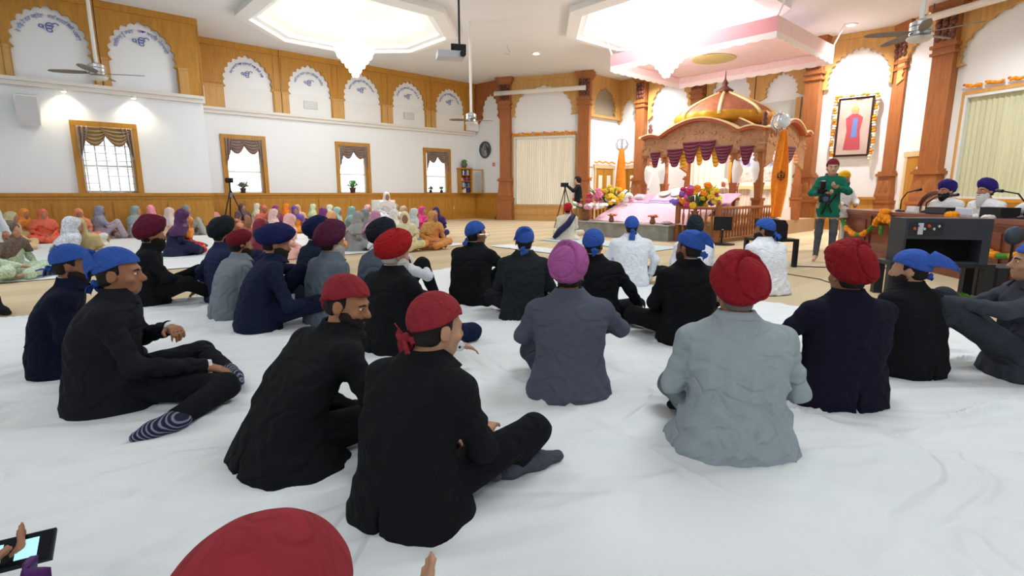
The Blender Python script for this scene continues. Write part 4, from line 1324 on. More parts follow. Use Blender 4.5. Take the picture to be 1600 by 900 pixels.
def local(loc, heading, scale, p, z=0.02):
    a = math.radians(heading); d = Vector((p[0] - loc[0], p[1] - loc[1], p[2] - z))
    return Vector((d.x * math.cos(a) - d.y * math.sin(a), d.x * math.sin(a) + d.y * math.cos(a), d.z)) / scale


def T(col, **k): return lambda ps, t: turban(ps, cloth(col, 'cotton'), t, **k)
def S(col, **k): return lambda ps, t: head_cloth(ps, cloth(col, 'cotton'), t, **k)


def base(px, py): return at(px, py, 0.0)


def knees_up(**k):
    d = dict(legL=((-0.15, 0.40, 0.44), (-0.13, 0.58, 0.08), (-0.13, 0.72, 0.05)), legR=((0.15, 0.40, 0.44), (0.13, 0.58, 0.08), (0.13, 0.72, 0.05)),
             armL=((-0.28, 0.20, 0.36), (-0.06, 0.44, 0.36)), armR=((0.28, 0.20, 0.36), (0.06, 0.44, 0.36)))
    d.update(k); return Pose(**d)


G_SUIT = 'suited men seated on the white sheet'
# striped sock of the nearest left man
def stripe_sock():
    m = mat('striped_sock', '262B3C', 0.9); nt = m.node_tree; b = nt.nodes['Principled BSDF']
    tc = nt.nodes.new('ShaderNodeTexCoord'); w = nt.nodes.new('ShaderNodeTexWave'); w.inputs['Scale'].default_value = 26; w.bands_direction = 'DIAGONAL'
    w.inputs['Distortion'].default_value = 0.5
    r = nt.nodes.new('ShaderNodeValToRGB'); e = r.color_ramp.elements
    e[0].color = (*lin('20243A'), 1); e[1].color = (*lin('7E8CA0'), 1); e[0].position = 0.35; e[1].position = 0.95
    x = e.new(0.6); x.color = (*lin('4A2A44'), 1)
    nt.links.new(tc.outputs['Object'], w.inputs[0]); nt.links.new(w.outputs[0], r.inputs[0]); nt.links.new(r.outputs[0], b.inputs['Base Color'])
    return m


# 22: light grey suit, big red turban, nearest on the right
b = base(1140, 697)
man('broad man in light grey suit and large red turban, seen from behind', b, 4,
    Pose(lean=(0.0, 0.04), wide=1.12, deep=1.2, slump=0.04, flare=0.20, armL=((-0.27, 0.05, 0.27), (-0.15, 0.30, 0.18)), armR=((0.30, 0.02, 0.25), (0.20, 0.28, 0.17)), legL=((-0.19, 0.40, 0.14), (0.06, 0.42, 0.08), (0.18, 0.36, 0.05)), legR=((0.27, 0.34, 0.14), (-0.06, 0.38, 0.06), (-0.2, 0.33, 0.045))),
    LGREY, '7C868A', 'A87858', 0.97, 0.0095, T(RED, size=1.12, style='oval', side=1, seed=3), hair='6E6A66', vent=False, amp=0.010, group=G_SUIT, shirt=None)
# 17: mid grey suit, magenta turban
b = base(888, 618)
man('man in slate grey suit and magenta pink turban', b, -2,
    Pose(lean=(0.0, 0.03), wide=1.04, deep=1.1, flare=0.12, armL=((-0.27, 0.06, 0.34), (-0.18, 0.32, 0.30)), armR=((0.33, 0.12, 0.36), (0.14, 0.34, 0.36)),
         legR=((0.22, 0.36, 0.36), (0.16, 0.50, 0.08), (0.16, 0.62, 0.05)), legL=((-0.20, 0.38, 0.15), (0.04, 0.44, 0.08), (0.16, 0.42, 0.05)), head=(14, 0, 0)),
    GREY, '3A3E4A', 'A87858', 0.96, 0.0095, T(PINKT, size=1.05, style='oval', side=-1, seed=5, tall=1.06), beard='2B2620', vent=False, shirt=None, group=G_SUIT)
# 12: boy in black suit, red tied patka, nearest of all
loc = base(645, 806); hd = 28; L_ = lambda px, py, z: local(loc, hd, 0.93, at(px, py, z))
man('boy in black suit and tied red headscarf, nearest the camera', loc, hd,
    Pose(lean=(0.0, 0.10), slump=0.05, wide=0.98, flare=0.16, head=(22, 8, 0), zn=0.60, hoff=(0.035, 0.04),
         legR=(L_(835, 672, 0.20), L_(800, 728, 0.07), L_(872, 712, 0.05)), armR=((0.26, 0.10, 0.28), (0.14, 0.30, 0.22)), handR=((-0.2, 0.9, 0.1), (0, 0, -1), 0.4)),
    BLK, '15161A', 'B98A6C', 0.93, 0.009, body_h=0.010, head=S('8C2A33', knot=(-0.035, -0.105, -0.052), tails=((-0.085, 0.005, 0.005), (-0.01, 0.0, -0.075), (0.03, 0.0, -0.03)), seed=2), socks='4A4D58', shirt=None, group=G_SUIT)
# 11: bearded man in black, red patka, looking right
loc = base(452, 722); hd = 42
man('bearded man in black suit and red headscarf glancing over to the right', loc, hd,
    Pose(lean=(-0.05, 0.30), slump=0.07, wide=1.04, flare=0.30, head=(58, 14, 0), hoff=(0.02, 0.05), zn=0.54,
         armR=((0.30, 0.26, 0.26), (0.20, 0.46, 0.20)), armL=((-0.26, 0.34, 0.28), (-0.06, 0.50, 0.2)), legR=((0.22, 0.42, 0.14), (-0.08, 0.46, 0.06), (-0.22, 0.40, 0.045))),
    BLK, '121316', 'A87452', 0.97, 0.009, S('8A2A32', knot=(0, -0.112, -0.03), tails=((-0.05, -0.02, -0.03),), ridge=1, seed=4), beard='2A211C', face=True, body_h=0.008, blen=0.004, shirt=None, group=G_SUIT)
# 2: left man, blue rumal, striped sock
loc = base(185, 632); hd = 62; L_ = lambda px, py, z: local(loc, hd, 1.0, at(px, py, z))
man('man in charcoal suit, blue headscarf and striped sock on the left', loc, hd,
    Pose(lean=(-0.02, 0.05), slump=0.05, wide=1.08, deep=1.2, flare=0.12, head=(12, 2, 0),
         armR=((0.30, 0.14, 0.26), L_(318, 572, 0.22)), handR=((0.1, 0.9, -0.3), (0, 0, -1), 0.3), armL=((-0.24, 0.12, 0.30), (-0.05, 0.27, 0.37)), handL=((0.8, 0.4, 0.1), (0, 0, -1), 0.9),
         legR=(L_(352, 604, 0.12), L_(268, 660, 0.07), L_(212, 684, 0.045)), legL=((-0.30, 0.40, 0.14), (0.02, 0.55, 0.08), (0.16, 0.60, 0.06))),
    '1C1E23', '17181C', '9C6A4C', 1.0, 0.009, S(BLUE, knot=(0.01, -0.105, -0.065), tails=((0.02, -0.03, -0.05), (-0.02, 0.0, -0.03)), corner=(0.02, -0.135, -0.04), seed=6), face=True, sockm=stripe_sock(), shirt=None, group=G_SUIT)
# 1: far left man behind him
loc = base(100, 585); hd = 55
man('man in navy suit and blue headscarf at the left edge', loc, hd,
    Pose(lean=(0, 0.10), slump=0.05, wide=1.02, head=(10, 12, 0), legR=((0.30, 0.34, 0.14), (0.10, 0.42, 0.08), (0.0, 0.40, 0.05))),
    '12172A', '121420', '8E6046', 0.96, 0.0105, S(BLUE, knot=(0.0, -0.115, -0.05), tails=((0.0, -0.06, -0.02), (0.0, -0.03, -0.05)), seed=8), beard='2A1E18', blen=0.0, group=G_SUIT)
# 3: maroon turban in black
loc = base(238, 478); hd = 60
man('man in black suit and plum maroon turban on the left', loc, hd,
    Pose(lean=(-0.02, 0.04), head=(0, 0, 0), wide=1.1, armR=((0.30, 0.18, 0.30), (0.22, 0.40, 0.22)), legR=((0.36, 0.34, 0.24), (0.30, 0.58, 0.08), (0.30, 0.72, 0.05)), legL=((-0.10, 0.45, 0.30), (0.0, 0.66, 0.08), (0.0, 0.78, 0.05))),
    BLK, '101114', '9C6A4C', 1.0, 0.0115, T('5E1A30', size=1.16, style='oval', side=-1, seed=11), beard='1D1714', socks='84878E', group=G_SUIT)
# 4: black turban navy blazer
loc = base(352, 474); hd = 48
man('man in royal navy blazer and black turban leaning on his hand', loc, hd,
    knees_up(lean=(0, 0.02), wide=1.05, head=(10, 0, 0), armL=((-0.28, -0.14, 0.30), (-0.33, -0.18, 0.10)), handL=((-0.4, -0.5, -0.5), (0, 0, -1), 0.2), armR=((0.28, 0.26, 0.36), (0.2, 0.5, 0.40)), handR=((0.2, 0.8, -0.5), (0, 0, -1), 0.5)),
    '282E4E', '242A48', 'A9765A', 1.0, 0.0115, T(BLACKT, size=1.08, style='flat', seed=13), beard='1B1715', group=G_SUIT)
# 5: grey suit small maroon turban
loc = base(348, 488); loc.x += 0.22; loc.y -= 0.25; hd = 40
man('man in pale grey suit and small maroon headwrap', loc, hd,
    Pose(lean=(0.05, 0.10), slump=0.04, head=(5, 6, 0), wide=0.98, flare=0.1), '78828A', '5B6068', 'A9765A', 0.93, 0.0115, T('6E1826', size=0.92, style='flat', seed=17, tall=0.9), group=G_SUIT, beard='2A211C')
# 6: navy suit navy turban
loc = base(405, 516); hd = 58
man('man in navy suit and wide navy turban resting his arm on his knee', loc, hd,
    knees_up(lean=(-0.02, 0.16), slump=0.05, head=(6, 12, 0), wide=1.05, flare=0.08, armR=((0.30, 0.20, 0.22), (0.26, 0.45, 0.22)), legR=((0.30, 0.44, 0.22), (0.05, 0.58, 0.08), (0.05, 0.70, 0.05)), armL=((-0.24, 0.34, 0.44), (-0.12, 0.58, 0.42)), handL=((0.3, 0.5, -0.8), (0, 1, 0), 0.3)),
    '1D233A', '191E34', 'A9765A', 1.0, 0.010, T('1B2150', size=1.08, style='flat', seed=19, back=1.10, tall=0.88), beard='2C2420', group=G_SUIT)
# 7: dark navy suit
loc = base(492, 470); hd = 45
man('man in dark navy suit and midnight turban behind the maroon turban', loc, hd, Pose(lean=(0.0, 0.05), head=(8, 4, 0)), '182436', '131A2A', 'A9765A', 1.0, 0.012, T('171C44', size=1.02, style='flat', seed=23), beard='2C2420', group=G_SUIT)
# 8: grey suit, big plum turban
loc = base(512, 508); hd = 40
man('man in steel grey suit and tall plum turban with open crown', loc, hd, Pose(lean=(0.02, 0.05), head=(6, 2, 0), wide=1.02), '626B78', '4A505C', 'B08468', 1.0, 0.011, T(DMAROON, size=1.12, style='oval', side=-1, seed=29), beard='B9B4AE', group=G_SUIT, shirt=None)
# 9: grey waistcoat, white sleeves, black turban
loc = base(596, 492); hd = 40
man('man in grey waistcoat with white sleeves and black turban', loc, hd,
    knees_up(lean=(0.0, 0.03), head=(8, 2, 0), armR=((0.36, 0.28, 0.36), (0.08, 0.48, 0.40))), '596272', '17181C', 'A9765A', 1.0, 0.0115, T(BLACKT, size=1.16, style='flat', seed=31), sleeve='DDE0E6', group=G_SUIT)
# 10: black suit, scarlet turban, white beard
loc = base(610, 550); hd = 38; L_ = lambda px, py, z: local(loc, hd, 0.98, at(px, py, z))
man('white-bearded man in black suit and scarlet turban', loc, hd,
    Pose(lean=(0.0, 0.05), head=(10, 4, 0), wide=1.05, armR=((0.30, 0.20, 0.28), L_(716, 538, 0.20)), handR=((0.5, 0.8, -0.3), (0, 0, -1), 0.3), legR=(L_(738, 518, 0.10), L_(690, 530, 0.07), L_(670, 540, 0.05))),
    BLK, '1C2440', 'B58A70', 0.98, 0.010, T('A01C20', size=1.10, style='flat', seed=37, tall=0.95), beard='CFCBC6', hair='B5B0AA', blen=0.05, group=G_SUIT)
# 13: black suit blue rumal with spectacles
loc = base(738, 476); hd = 30
t = man('man in black suit, blue headscarf and spectacles', loc, hd,
    knees_up(lean=(0.0, 0.06), slump=0.05, head=(28, 0, 0), wide=1.08, deep=1.1, armR=((0.30, 0.22, 0.34), (0.20, 0.42, 0.40)), legR=((0.24, 0.38, 0.40), (0.18, 0.52, 0.08), (0.18, 0.64, 0.05))),
    '15171A', '121316', '8E6046', 1.0, 0.011, S(BLUE, knot=(0.0, -0.112, -0.06), tails=((0.0, -0.02, -0.06),), seed=41), group=G_SUIT)
ps = Pose(lean=(0.0, 0.06), slump=0.05, head=(28, 0, 0)); M_ = hmat(ps)
MB().tube([(0.080, -0.005, -0.005), (0.078, 0.095, -0.005), (0.055, 0.112, -0.005), (0.020, 0.114, -0.004)], 0.0025, 5, M_).tube([(0.055 + 0.02 * math.cos(a / 3), 0.112, -0.010 + 0.018 * math.sin(a / 3)) for a in range(20)], 0.002, 5, M_).build('spectacles', STEEL, t)
# 14: dark green charcoal suit
loc = base(818, 500); hd = 6
man('man in charcoal green suit and blue headscarf with open back', loc, hd, Pose(lean=(0.0, 0.05), head=(-6, 6, 0), wide=0.98, flare=0.05), '24292B', '1C2022', 'A9765A', 0.98, 0.011,
    S(BLUE, knot=(-0.02, -0.105, -0.075), tails=((0.02, -0.01, -0.05),), corner=(-0.10, -0.06, 0.0), seed=43, boxy=0.5), group=G_SUIT)
# 16: black suit, arm out to the right
loc = base(932, 510); hd = 4; L_ = lambda px, py, z: local(loc, hd, 0.97, at(px, py, z))
man('man in black suit and blue headscarf propped on his right arm', loc, hd,
    Pose(lean=(-0.04, 0.03), head=(20, 4, 0), armR=(L_(985, 452, 0.34), L_(1000, 482, 0.16)), handR=((0.1, 0.5, -0.8), (0, 1, 0), 0.4), legR=((0.40, 0.26, 0.13), (0.30, -0.02, 0.07), (0.44, -0.10, 0.045))),
    '131417', '131417', '9C6A4C', 0.97, 0.011, S(BLUE, knot=(0.03, -0.11, -0.05), tails=((0.03, 0, -0.03),), seed=47, puff=1.08), socks='1A1A1E', group=G_SUIT)
# 19: black suit beside him
loc = base(1070, 534); hd = -6
man('man in black suit and blue headscarf before the white-shirted row', loc, hd, Pose(lean=(0.02, 0.04), head=(-26, 6, 4), wide=1.02), '131417', '131417', '8E6046', 1.0, 0.011,
    S(BLUE, knot=(0.02, -0.11, -0.055), tails=((0.02, -0.01, -0.03),), corner=(0.09, -0.15, -0.01), seed=53, boxy=0.8), beard='2A1E18', blen=0.0, group=G_SUIT)
# 23: navy suit, red turban
loc = base(1304, 626); hd = -2
man('man in midnight navy suit and red turban on the right', loc, hd,
    Pose(lean=(0.04, 0.04), wide=1.12, deep=1.05, flare=0.08, head=(-4, 0, 0), armL=((-0.33, 0.06, 0.34), (-0.16, 0.32, 0.24)), armR=((0.30, 0.08, 0.30), (0.10, 0.30, 0.2))),
    '161727', '14151F', '9C6A4C', 0.97, 0.0095, T('86161F', size=1.12, style='oval', side=1, seed=59), vent=True, shirt=None, group=G_SUIT)
# 24: black suit, big blue rumal corner
loc = base(1420, 584); hd = -12
man('man in black suit whose blue headscarf has a loose pointed corner', loc, hd, Pose(lean=(-0.02, 0.05), head=(-34, 4, -4), wide=1.02), BLK, '101114', 'B98A6C', 0.92, 0.010,
    S('3C5CB0', knot=(0.02, -0.105, -0.06), tails=((0.0, -0.01, -0.02),), corner=(0.05, -0.26, -0.03), seed=61, boxy=0.4), beard='2A1E18', blen=0.0, shirt=None, group=G_SUIT)
# 25: right edge man in grey, profile
loc = base(1592, 588); hd = -72; L_ = lambda px, py, z: local(loc, hd, 1.0, at(px, py, z))
man('man in grey suit and blue headscarf in profile at the right edge', loc, hd,
    knees_up(lean=(0.03, -0.02), wide=1.1, deep=1.1, head=(8, -2, 0), armL=((-0.24, 0.24, 0.44), (-0.10, 0.52, 0.46)), legL=((-0.16, 0.50, 0.42), (-0.12, 0.62, 0.08), (-0.12, 0.75, 0.05))),
    '3F434C', '34383F', 'B98A6C', 1.0, 0.010, S('3C58AC', knot=(0, -0.11, -0.05), tails=((0, -0.02, -0.05),), seed=67), face=True, group=G_SUIT)
# 15: cream kurta with navy sash, red turban, near the platform
loc = base(884, 374); hd = 20
t = man('man in cream kurta with navy sash and red turban by the platform', loc, hd, Pose(lean=(0.02, 0.05), wide=1.1, flare=0.5, head=(0, 0, 0)), 'E2DCCB', 'DED6C0', 'A9765A', 1.0, 0.016, T('B3242C', size=0.95, style='flat', seed=71),
    vent=False, garment='kurta', shirt=None, feet=False, coat_kind='cotton', collar=False)
MB().tube([(0.22, -0.10, 0.60), (0.10, -0.20, 0.38), (-0.10, -0.24, 0.20), (-0.24, -0.24, 0.03)], [0.06, 0.08, 0.08, 0.05], 10).build('sash', cloth('1C2052', 'silk'), t, smooth=True)
# white-shirted row
G_W = 'white-shirted men seated before the platform'
loc = base(984, 446); hd = 8
man('man in crisp white shirt and blue headscarf with a long tail', loc, hd, Pose(lean=(0, 0.06), head=(0, 4, 0), wide=1.05, armR=((0.30, 0.02, 0.30), (0.24, 0.10, 0.06)), armL=((-0.28, 0.08, 0.30), (-0.1, 0.3, 0.2))), 'E4E8F0', '20242C', 'A9765A', 1.0, 0.012,
    S(BLUE, knot=(0, -0.108, -0.05), tails=((0.0, -0.02, -0.12), (0.03, 0, -0.06)), seed=73), vent=False, garment='shirt', shirt=None, coat_kind='cotton', group=G_W)
loc = base(1082, 448); hd = 2
man('white-shirted man in a pointed black head covering', loc, hd, Pose(lean=(0, 0.05), wide=1.04), 'E4E8F0', '20242C', 'A9765A', 0.95, 0.013,
    T('1E2A30', size=0.92, style='flat', seed=79, tall=1.25), vent=False, garment='shirt', shirt=None, coat_kind='cotton', group=G_W)
loc = base(1198, 458); hd = -14
man('white-shirted bearded man in blue headscarf beside the loudspeaker table', loc, hd, Pose(lean=(-0.05, 0.04), head=(-30, 4, 0), wide=1.04, flare=0.15), 'E9ECF1', 'D8D8D2', '9C6A4C', 1.0, 0.012,
    S(BLUE, knot=(0.02, -0.108, -0.05), tails=((0.03, -0.05, -0.06), (-0.01, -0.02, -0.08)), seed=83), beard='2A211C', vent=False, garment='shirt', shirt=None, coat_kind='cotton', group=G_W, blen=0.02, socks='DCDCD6')
# bottom edge: a head in a red patka close to the lens
loc = Vector((-0.315, 0.43, 0)); hd = 35
man('person in red headscarf cropped by the lower edge of the photo', loc, hd, Pose(lean=(0.0, 0.06), head=(0, 12, 0), wide=1.0, armR=((0.26, 0.22, 0.24), local(loc, hd, 0.93, (-0.205, 0.76, 0.40))), handR=((0.0, 0.85, 0.45), (-0.6, 0, 0.6), 0.25)), '1A1A1E', '1A1A1E', 'B98A6C', 0.93, 0.008,
    S('8E2C34', knot=(0.0, -0.110, -0.05), tails=((0.02, -0.02, -0.06),), seed=89, ridge=1), group=None, body_h=0.008)

# ================================================================== THE STAGE
MARBLE = mat('grey_marble', '8F8F8A', 0.35, var=0.25, vscale=5, stretch=(1, 1, 1), spec=0.5)
PINK = mat('pale_pink_brocade', 'ECB6CA', 0.7, hex2='F4D0DC', vscale=26, bump=0.3, bscale=30)
PINK2 = mat('rose_brocade', 'E298B8', 0.7, hex2='EDB8CE', vscale=20, bump=0.3, bscale=30)
LAV = mat('lavender_border', 'B9A2CC', 0.6, var=0.2, vscale=40)
WHC = mat('white_curtain', 'F3F1EC', 0.8, bump=0.2, bscale=14)
MARN = mat('maroon_velvet', '7A2440', 0.6, var=0.15, vscale=14, sheen=0.4)
YEL = mat('yellow_satin', 'EDB93A', 0.5, var=0.1, vscale=12)
_a, _b = un(-3.5, 9.13), un(-3.5, 13.2)
SF = frame(_a.xy, _b.xy)               # x across the stage, y towards the back wall

t = thing('stage_platform', 'grey marble platform in front of the domed canopy', 'platform', M=SF)
MB().bx(0.10, 3.06, -0.36, 1.1, 0, 0.36).build('marble_block', MARBLE, t)
MB().bx(0.07, 3.09, -0.39, 1.1, 0.36, 0.39).build('marble_top', mat('pale_marble', 'B5B4AE', 0.3, var=0.15, vscale=6), t)
MB().bx(-0.05, 4.07, 0.35, 6.2, 0, 0.385).build('carpet_base', mat('stage_carpet', 'B99A76', 0.9), t)
# railing, one piece per baluster
t = thing('stage_railing', 'turned wood railing at the right corner of the stage', 'railing', M=SF)
def rail_run(p0, p1, n):
    p0, p1 = Vector(p0), Vector(p1)
    MB().tube([p0 + Vector((0, 0, 0.80)), p1 + Vector((0, 0, 0.80))], 0.035, 8).build('handrail', COLM, t)
    MB().tube([p0 + Vector((0, 0, 0.10)), p1 + Vector((0, 0, 0.10))], 0.03, 6).build('bottom_rail', COLM, t)
    for i in range(1, n):
        c = p0.lerp(p1, i / n)
        MB().lathe([(0.018, 0.10), (0.018, 0.2), (0.036, 0.3), (0.022, 0.45), (0.034, 0.6), (0.016, 0.70), (0.016, 0.8)], 8, c).build('baluster', COLM, t, smooth=True)
rail_run((3.12, -0.06, 0), (4.12, -0.06, 0), 7); rail_run((4.12, -0.06, 0), (4.12, 3.0, 0), 20); rail_run((-0.12, 0.2, 0), (-0.12, 1.9, 0), 10)
for c in ((3.12, -0.06), (4.12, -0.06), (4.12, 3.0), (-0.12, 0.2), (-0.12, 1.9)):
    MB().bx(c[0] - 0.045, c[0] + 0.045, c[1] - 0.045, c[1] + 0.045, 0, 0.88).lathe([(0.03, 0.88), (0.05, 0.93), (0.02, 0.99)], 10, (c[0], c[1], 0)).build('newel_post', COLM, t)

# pink cloths over the steps
def draped(name, label, prof, x0, x1, m, parent=None, border=None):
    k = thing(name, label, 'cloth', M=SF)
    L = [0]
    for a, b in zip(prof, prof[1:]): L.append(L[-1] + math.hypot(b[0] - a[0], b[1] - a[1]))
    def pr(v):
        s = v * L[-1]
        for i in range(len(prof) - 1):
            if s <= L[i + 1] + 1e-6:
                f = (s - L[i]) / (L[i + 1] - L[i]); return prof[i][0] + (prof[i + 1][0] - prof[i][0]) * f, prof[i][1] + (prof[i + 1][1] - prof[i][1]) * f
        return prof[-1]
    def fn(u, v):
        y, z = pr(v); x = x0 + (x1 - x0) * u
        return (x, y + 0.012 * math.sin(x * 17 + z * 4), z + 0.008 * math.sin(x * 11 + y * 7))
    MB().grid(fn, 90, 30).build('cover', m, k, smooth=True, solid=0.012)
    if border:
        for b0, b1 in border:
            def fb(u, v):
                y, z = pr(b0 + (b1 - b0) * v); x = x0 + (x1 - x0) * u
                return (x, y + 0.012 * math.sin(x * 17 + z * 4) - 0.014, z + 0.008 * math.sin(x * 11 + y * 7) + 0.012)
            MB().grid(fb, 60, 3).build('border_band', LAV, k, smooth=True, solid=0.006)
    return k
draped('step_cover', 'pale pink brocade over the lower stage step with lavender band', [(-0.10, 0.40), (0.0, 0.44), (1.05, 0.86), (1.35, 0.90)], 0.55, 3.62, PINK, border=((0.82, 0.96),))
draped('step_cover', 'pale pink brocade over the upper stage step', [(1.35, 0.86), (1.40, 0.92), (1.95, 1.18), (2.35, 1.22), (3.0, 1.30)], 1.35, 2.75, PINK, border=((0.02, 0.08),))
draped('side_cover', 'rose brocade over the low table left of the step', [(1.30, 0.55), (1.32, 0.90), (1.85, 1.10), (2.1, 1.10)], 0.62, 1.33, PINK2, border=((0.03, 0.1),))
draped('side_cover', 'rose brocade over the low table right of the step', [(1.30, 0.55), (1.32, 0.90), (1.85, 1.12), (2.1, 1.12)], 2.78, 3.75, PINK2, border=((0.03, 0.1),))
for i, x in enumerate((1.62, 1.98, 2.36)):
    lab = ['left oval lace mat on the upper pink step', 'middle oval lace mat on the upper pink step', 'right oval lace mat on the upper pink step'][i]
    k = thing('lace_mat', lab, 'mat', M=SF @ Matrix.Translation((x, 1.74, 1.115)) @ Matrix.Rotation(0.45, 4, 'X'))
    MB().lathe([(0.16, 0.0), (0.165, 0.008), (0.15, 0.02)], 24, sy=1.05).build('mat_rim', mat('lace_grey', 'A9A39C', 0.8), k)
    MB().lathe([(0.145, 0.02), (0.135, 0.028)], 24, sy=1.05).build('mat_centre', mat('lace_cream', 'D8D2C6', 0.8, var=0.15, vscale=40), k)
k = thing('offering_plate', 'small steel dish resting on the rose brocade', 'dish', M=SF @ Matrix.Translation((0.98, 1.45, 1.0)) @ Matrix.Rotation(0.3, 4, 'X'))
MB().bx(-0.15, 0.15, -0.06, 0.06, 0.0, 0.03).build('dish', mat('dish_white', 'E6E8E4', 0.3), k); MB().bx(-0.12, 0.12, -0.04, 0.04, 0.03, 0.06).build('cloth_fold', WHC, k)
k = thing('framed_print', 'small yellow green framed print on the right rose cloth', 'frame', M=SF @ Matrix.Translation((2.98, 1.42, 0.98)) @ Matrix.Rotation(-0.3, 4, 'X'))
MB().bx(-0.13, 0.13, -0.01, 0.01, 0.0, 0.26).build('frame', DARKW, k); MB().bx(-0.11, 0.11, -0.016, -0.01, 0.02, 0.24).build('print', mat('lime_print', 'C8D24A', 0.6, var=0.2, vscale=12), k)

# ---- the domed palki
PX0, PX1, PY0, PY1 = 0.58, 4.08, 2.2, 4.7
pk = thing('palki_canopy', 'carved wooden palki with gilded dome and maroon swags', 'canopy', M=SF)
for x, y in ((PX0 + 0.07, PY0), (PX1 - 0.07, PY0), (PX0 + 0.07, PY1), (PX1 - 0.07, PY1), (1.30, PY0), (3.36, PY0)):
    q = MB()
    for z0, z1, a, b in ((0.38, 0.95, 0.11, 0.11), (0.95, 1.02, 0.13, 0.13), (1.02, 1.35, 0.07, 0.09), (1.35, 1.40, 0.10, 0.10), (1.40, 2.15, 0.07, 0.06), (2.15, 2.22, 0.10, 0.10)):
        q.frus(x, y, z0, z1, a, a, b, b)
    q.build('post', COLM, pk)


def bow(x, x0, x1, zf, rise, s0=0.17, s1=0.83):
    t = (x - x0) / (x1 - x0)
    if s0 < t < s1: return zf + rise * math.sin(math.pi * (t - s0) / (s1 - s0)) ** 0.85 - 0.02
    e = t / s0 if t <= s0 else (1 - t) / (1 - s1)
    return zf + 0.06 * math.sin(math.pi * e)


def fascia(F, x0, x1, zf, rise, openings, name='fascia'):
    n = 60
    top = [(x0 + (x1 - x0) * i / n, bow(x0 + (x1 - x0) * i / n, x0, x1, zf, rise)) for i in range(n + 1)]
    bot = [(x1, 1.78)]
    for cx, hw, zs, zt, k in sorted(openings, reverse=True):
        bot += scallop(cx, hw, zs, zt, k, 0.03, 0.04)
        bot += []
    bot.append((x0, 1.78))
    o = MB().prism(top + bot, -0.05, 0.05).build(name, CARVE, pk, M=F)
    # moulded eave, two pale lines and a copper cove
    for off, hh, dd, m in ((0.0, 0.07, 0.16, mat('copper_cove', 'B4623F', 0.4, metal=0.2)), (0.07, 0.035, 0.19, GOLD)):
        v = []; f = []
        for x, z in top:
            for y_, z_ in ((-0.05 - dd, z + off), (0.06, z + off), (0.06, z + off + hh), (-0.05 - dd, z + off + hh)): v.append((x, y_, z_))
        for i in range(n):
            for j in range(4): f.append((i * 4 + j, i * 4 + (j + 1) % 4, i * 4 + 4 + (j + 1) % 4, i * 4 + 4 + j))
        f += [(3, 2, 1, 0), tuple(range(n * 4, n * 4 + 4))]
        MB().add(v, f).build('eave_moulding', m, o)
    # carved rosettes and leaves
    q = MB()
    r = random.Random(5)
    for i in range(46):
        x = x0 + (x1 - x0) * r.random(); zt = bow(x, x0, x1, zf, rise)
        z = zt - r.uniform(0.06, 0.34)
        q.ell((x, -0.06, z), (r.uniform(0.03, 0.08), 0.018, r.uniform(0.02, 0.05)), 7, 5)
    q.build('carved_leaves', CARVE, o)
    return o


Wp = PX1 - PX0
FR = Matrix.Translation((PX0, PY0, 0))
fascia(FR, 0, Wp, 2.66, 0.40, [(0.42, 0.20, 2.02, 2.28, 7), (1.75, 0.92, 2.02, 2.50, 15), (3.08, 0.20, 2.02, 2.28, 7)])
FRr = Matrix.Translation((PX1, PY0, 0)) @ Matrix.Rotation(math.pi / 2, 4, 'Z')
fascia(FRr, 0, PY1 - PY0, 2.66, 0.30, [(1.25, 0.85, 2.02, 2.42, 13)])
FRl = Matrix.Translation((PX0, PY1, 0)) @ Matrix.Rotation(-math.pi / 2, 4, 'Z')
fascia(FRl, 0, PY1 - PY0, 2.66, 0.30, [(1.25, 0.85, 2.02, 2.42, 13)])
# roof deck and second curved gold line in front of the dome
MB().bx(PX0, PX1, PY0, PY1, 2.66, 2.74).build('roof_deck', COLM, pk)
q = MB(); n = 40
v = []; f = []
for i in range(n + 1):
    x = 0.9 + (2.85) * i / n; z = 2.78 + 0.50 * math.sin(math.pi * i / n)
    v += [(x, 2.55, 2.7), (x, 2.55, z), (x, 4.2, z - 0.02), (x, 4.2, 2.7)]
for i in range(n):
    for j in range(4): f.append((i * 4 + j, i * 4 + (j + 1) % 4, i * 4 + 4 + (j + 1) % 4, i * 4 + 4 + j))
MB().add(v, f).build('barrel_roof', mat('rose_copper', 'C58A68', 0.4), pk)
MB().tube([(0.9 + 2.85 * i / n, 2.53, 2.80 + 0.50 * math.sin(math.pi * i / n)) for i in range(n + 1)], 0.03, 6).build('roof_edge', GOLD, pk)
# dome
dc = (2.33, 3.4)
_pr = [(1.02, 2.98), (1.18, 3.02), (1.27, 3.10), (1.30, 3.20), (1.26, 3.32), (1.14, 3.46), (0.94, 3.62), (0.70, 3.78), (0.46, 3.92), (0.28, 4.02), (0.16, 4.10), (0.10, 4.18)]
prof = [(r, z if z < 3.2 else 3.2 + (z - 3.2) * 0.80) for r, z in _pr]
GILT = mat('gilded_dome', 'D79A34', 0.35, metal=0.35); COPP = mat('copper_dome', 'A8684C', 0.4, metal=0.2, var=0.2, vscale=10)
def dome_part(i0, i1, m, name):
    v = []; f = []; nn_ = 96
    for r, z in prof[i0:i1]:
        for j in range(nn_):
            a = 2 * math.pi * j / nn_; rr = r * (1 + 0.035 * abs(math.sin(a * 8)))
            v.append((dc[0] + rr * math.cos(a), dc[1] + rr * math.sin(a), z))
    for i in range(i1 - i0 - 1):
        for j in range(nn_): f.append((i * nn_ + j, i * nn_ + (j + 1) % nn_, (i + 1) * nn_ + (j + 1) % nn_, (i + 1) * nn_ + j))
    return MB().add(v, f).build(name, m, pk, smooth=True)
d1 = dome_part(0, 5, GILT, 'dome_base'); d2 = dome_part(4, 12, COPP, 'dome_crown')
